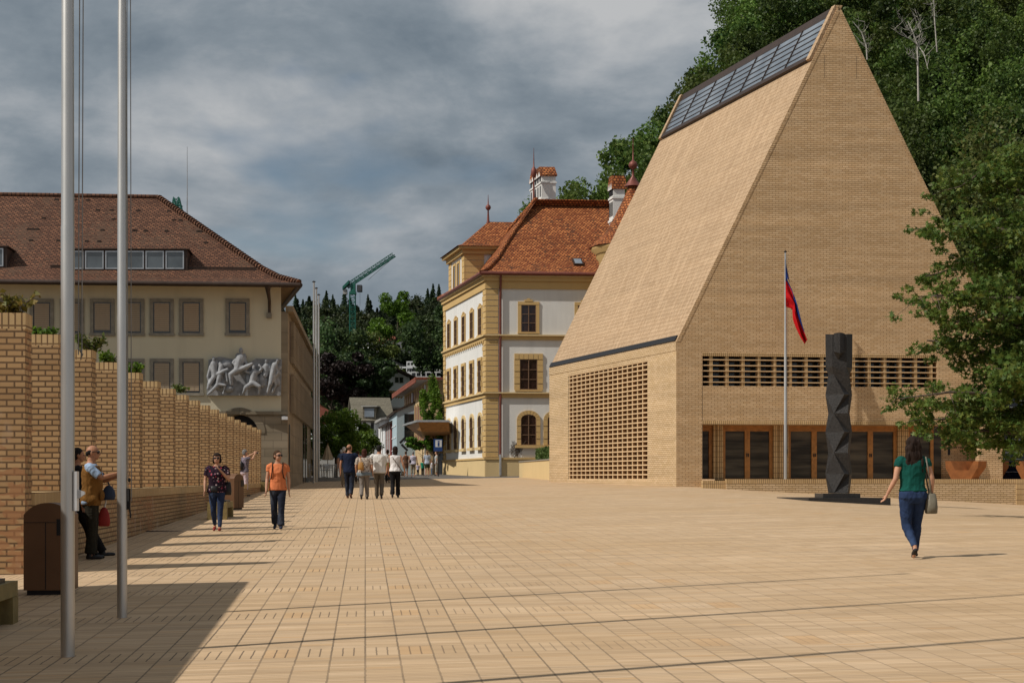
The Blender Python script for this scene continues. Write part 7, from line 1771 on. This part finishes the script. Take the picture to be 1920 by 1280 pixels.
def wmap(scale, loc=(0, 0, 0), rot=(0, 0, 0)):
    n = N.new('ShaderNodeMapping'); L_.new(tc.outputs['Generated'], n.inputs[0]); n.inputs['Scale'].default_value = scale; n.inputs['Location'].default_value = loc; n.inputs['Rotation'].default_value = rot; return n.outputs[0]
def wnoise(vec, sc, det=5, rough=.55, dist=0.0):
    n = N.new('ShaderNodeTexNoise'); L_.new(vec, n.inputs['Vector']); n.inputs['Scale'].default_value = sc; n.inputs['Detail'].default_value = det; n.inputs['Roughness'].default_value = rough; n.inputs['Distortion'].default_value = dist; return n.outputs['Fac']
def wramp(f, st):
    n = N.new('ShaderNodeValToRGB'); L_.new(f, n.inputs[0]); e = n.color_ramp.elements
    while len(e) < len(st): e.new(.5)
    for el, (p, c) in zip(e, st): el.position = p; el.color = (*c, 1)
    return n.outputs[0]
n1 = wnoise(wmap((1, 1, 1.9), SKYLOC), 5.6, 7, .55, .25)      # billows
n2 = wnoise(wmap((1, 1, 2.4), SKYLOC2), 2.6, 3, .5)           # large light and dark areas
n3 = wnoise(wmap((1, 1, 2.2), (4, 2, 1)), 16, 6, .62, .2)      # wisps
mixv = wm('ADD', wm('ADD', wm('MULTIPLY', n1, .62), wm('MULTIPLY', n2, .38)), wm('MULTIPLY', n3, .16))
cl = wramp(mixv, SKYRAMP)
cover = wramp(wm('ADD', wm('MULTIPLY', n2, .65), wm('MULTIPLY', wnoise(wmap((1, 1, 2.4), SKYLOC3), 4.5, 4, .55, .2), .55)), [(.44, (0, 0, 0)), (.52, (1, 1, 1))])
mx = N.new('ShaderNodeMix'); mx.data_type = 'RGBA'; sc_ = N.new('ShaderNodeMix'); sc_.data_type = 'RGBA'; sc_.blend_type = 'MULTIPLY'; sc_.inputs[0].default_value = 1; L_.new(skyn.outputs[0], sc_.inputs[6]); sc_.inputs[7].default_value = (.66, .64, .60, 1)
L_.new(cover, mx.inputs[0]); L_.new(sc_.outputs[2], mx.inputs[6]); L_.new(cl, mx.inputs[7]); L_.new(mx.outputs[2], bg.inputs['Color'])
scene.view_settings.view_transform = 'Standard'; scene.view_settings.look = 'None'; scene.view_settings.exposure = 0; scene.view_settings.gamma = 1
scene.cycles.max_bounces = 6; scene.cycles.transparent_max_bounces = 6
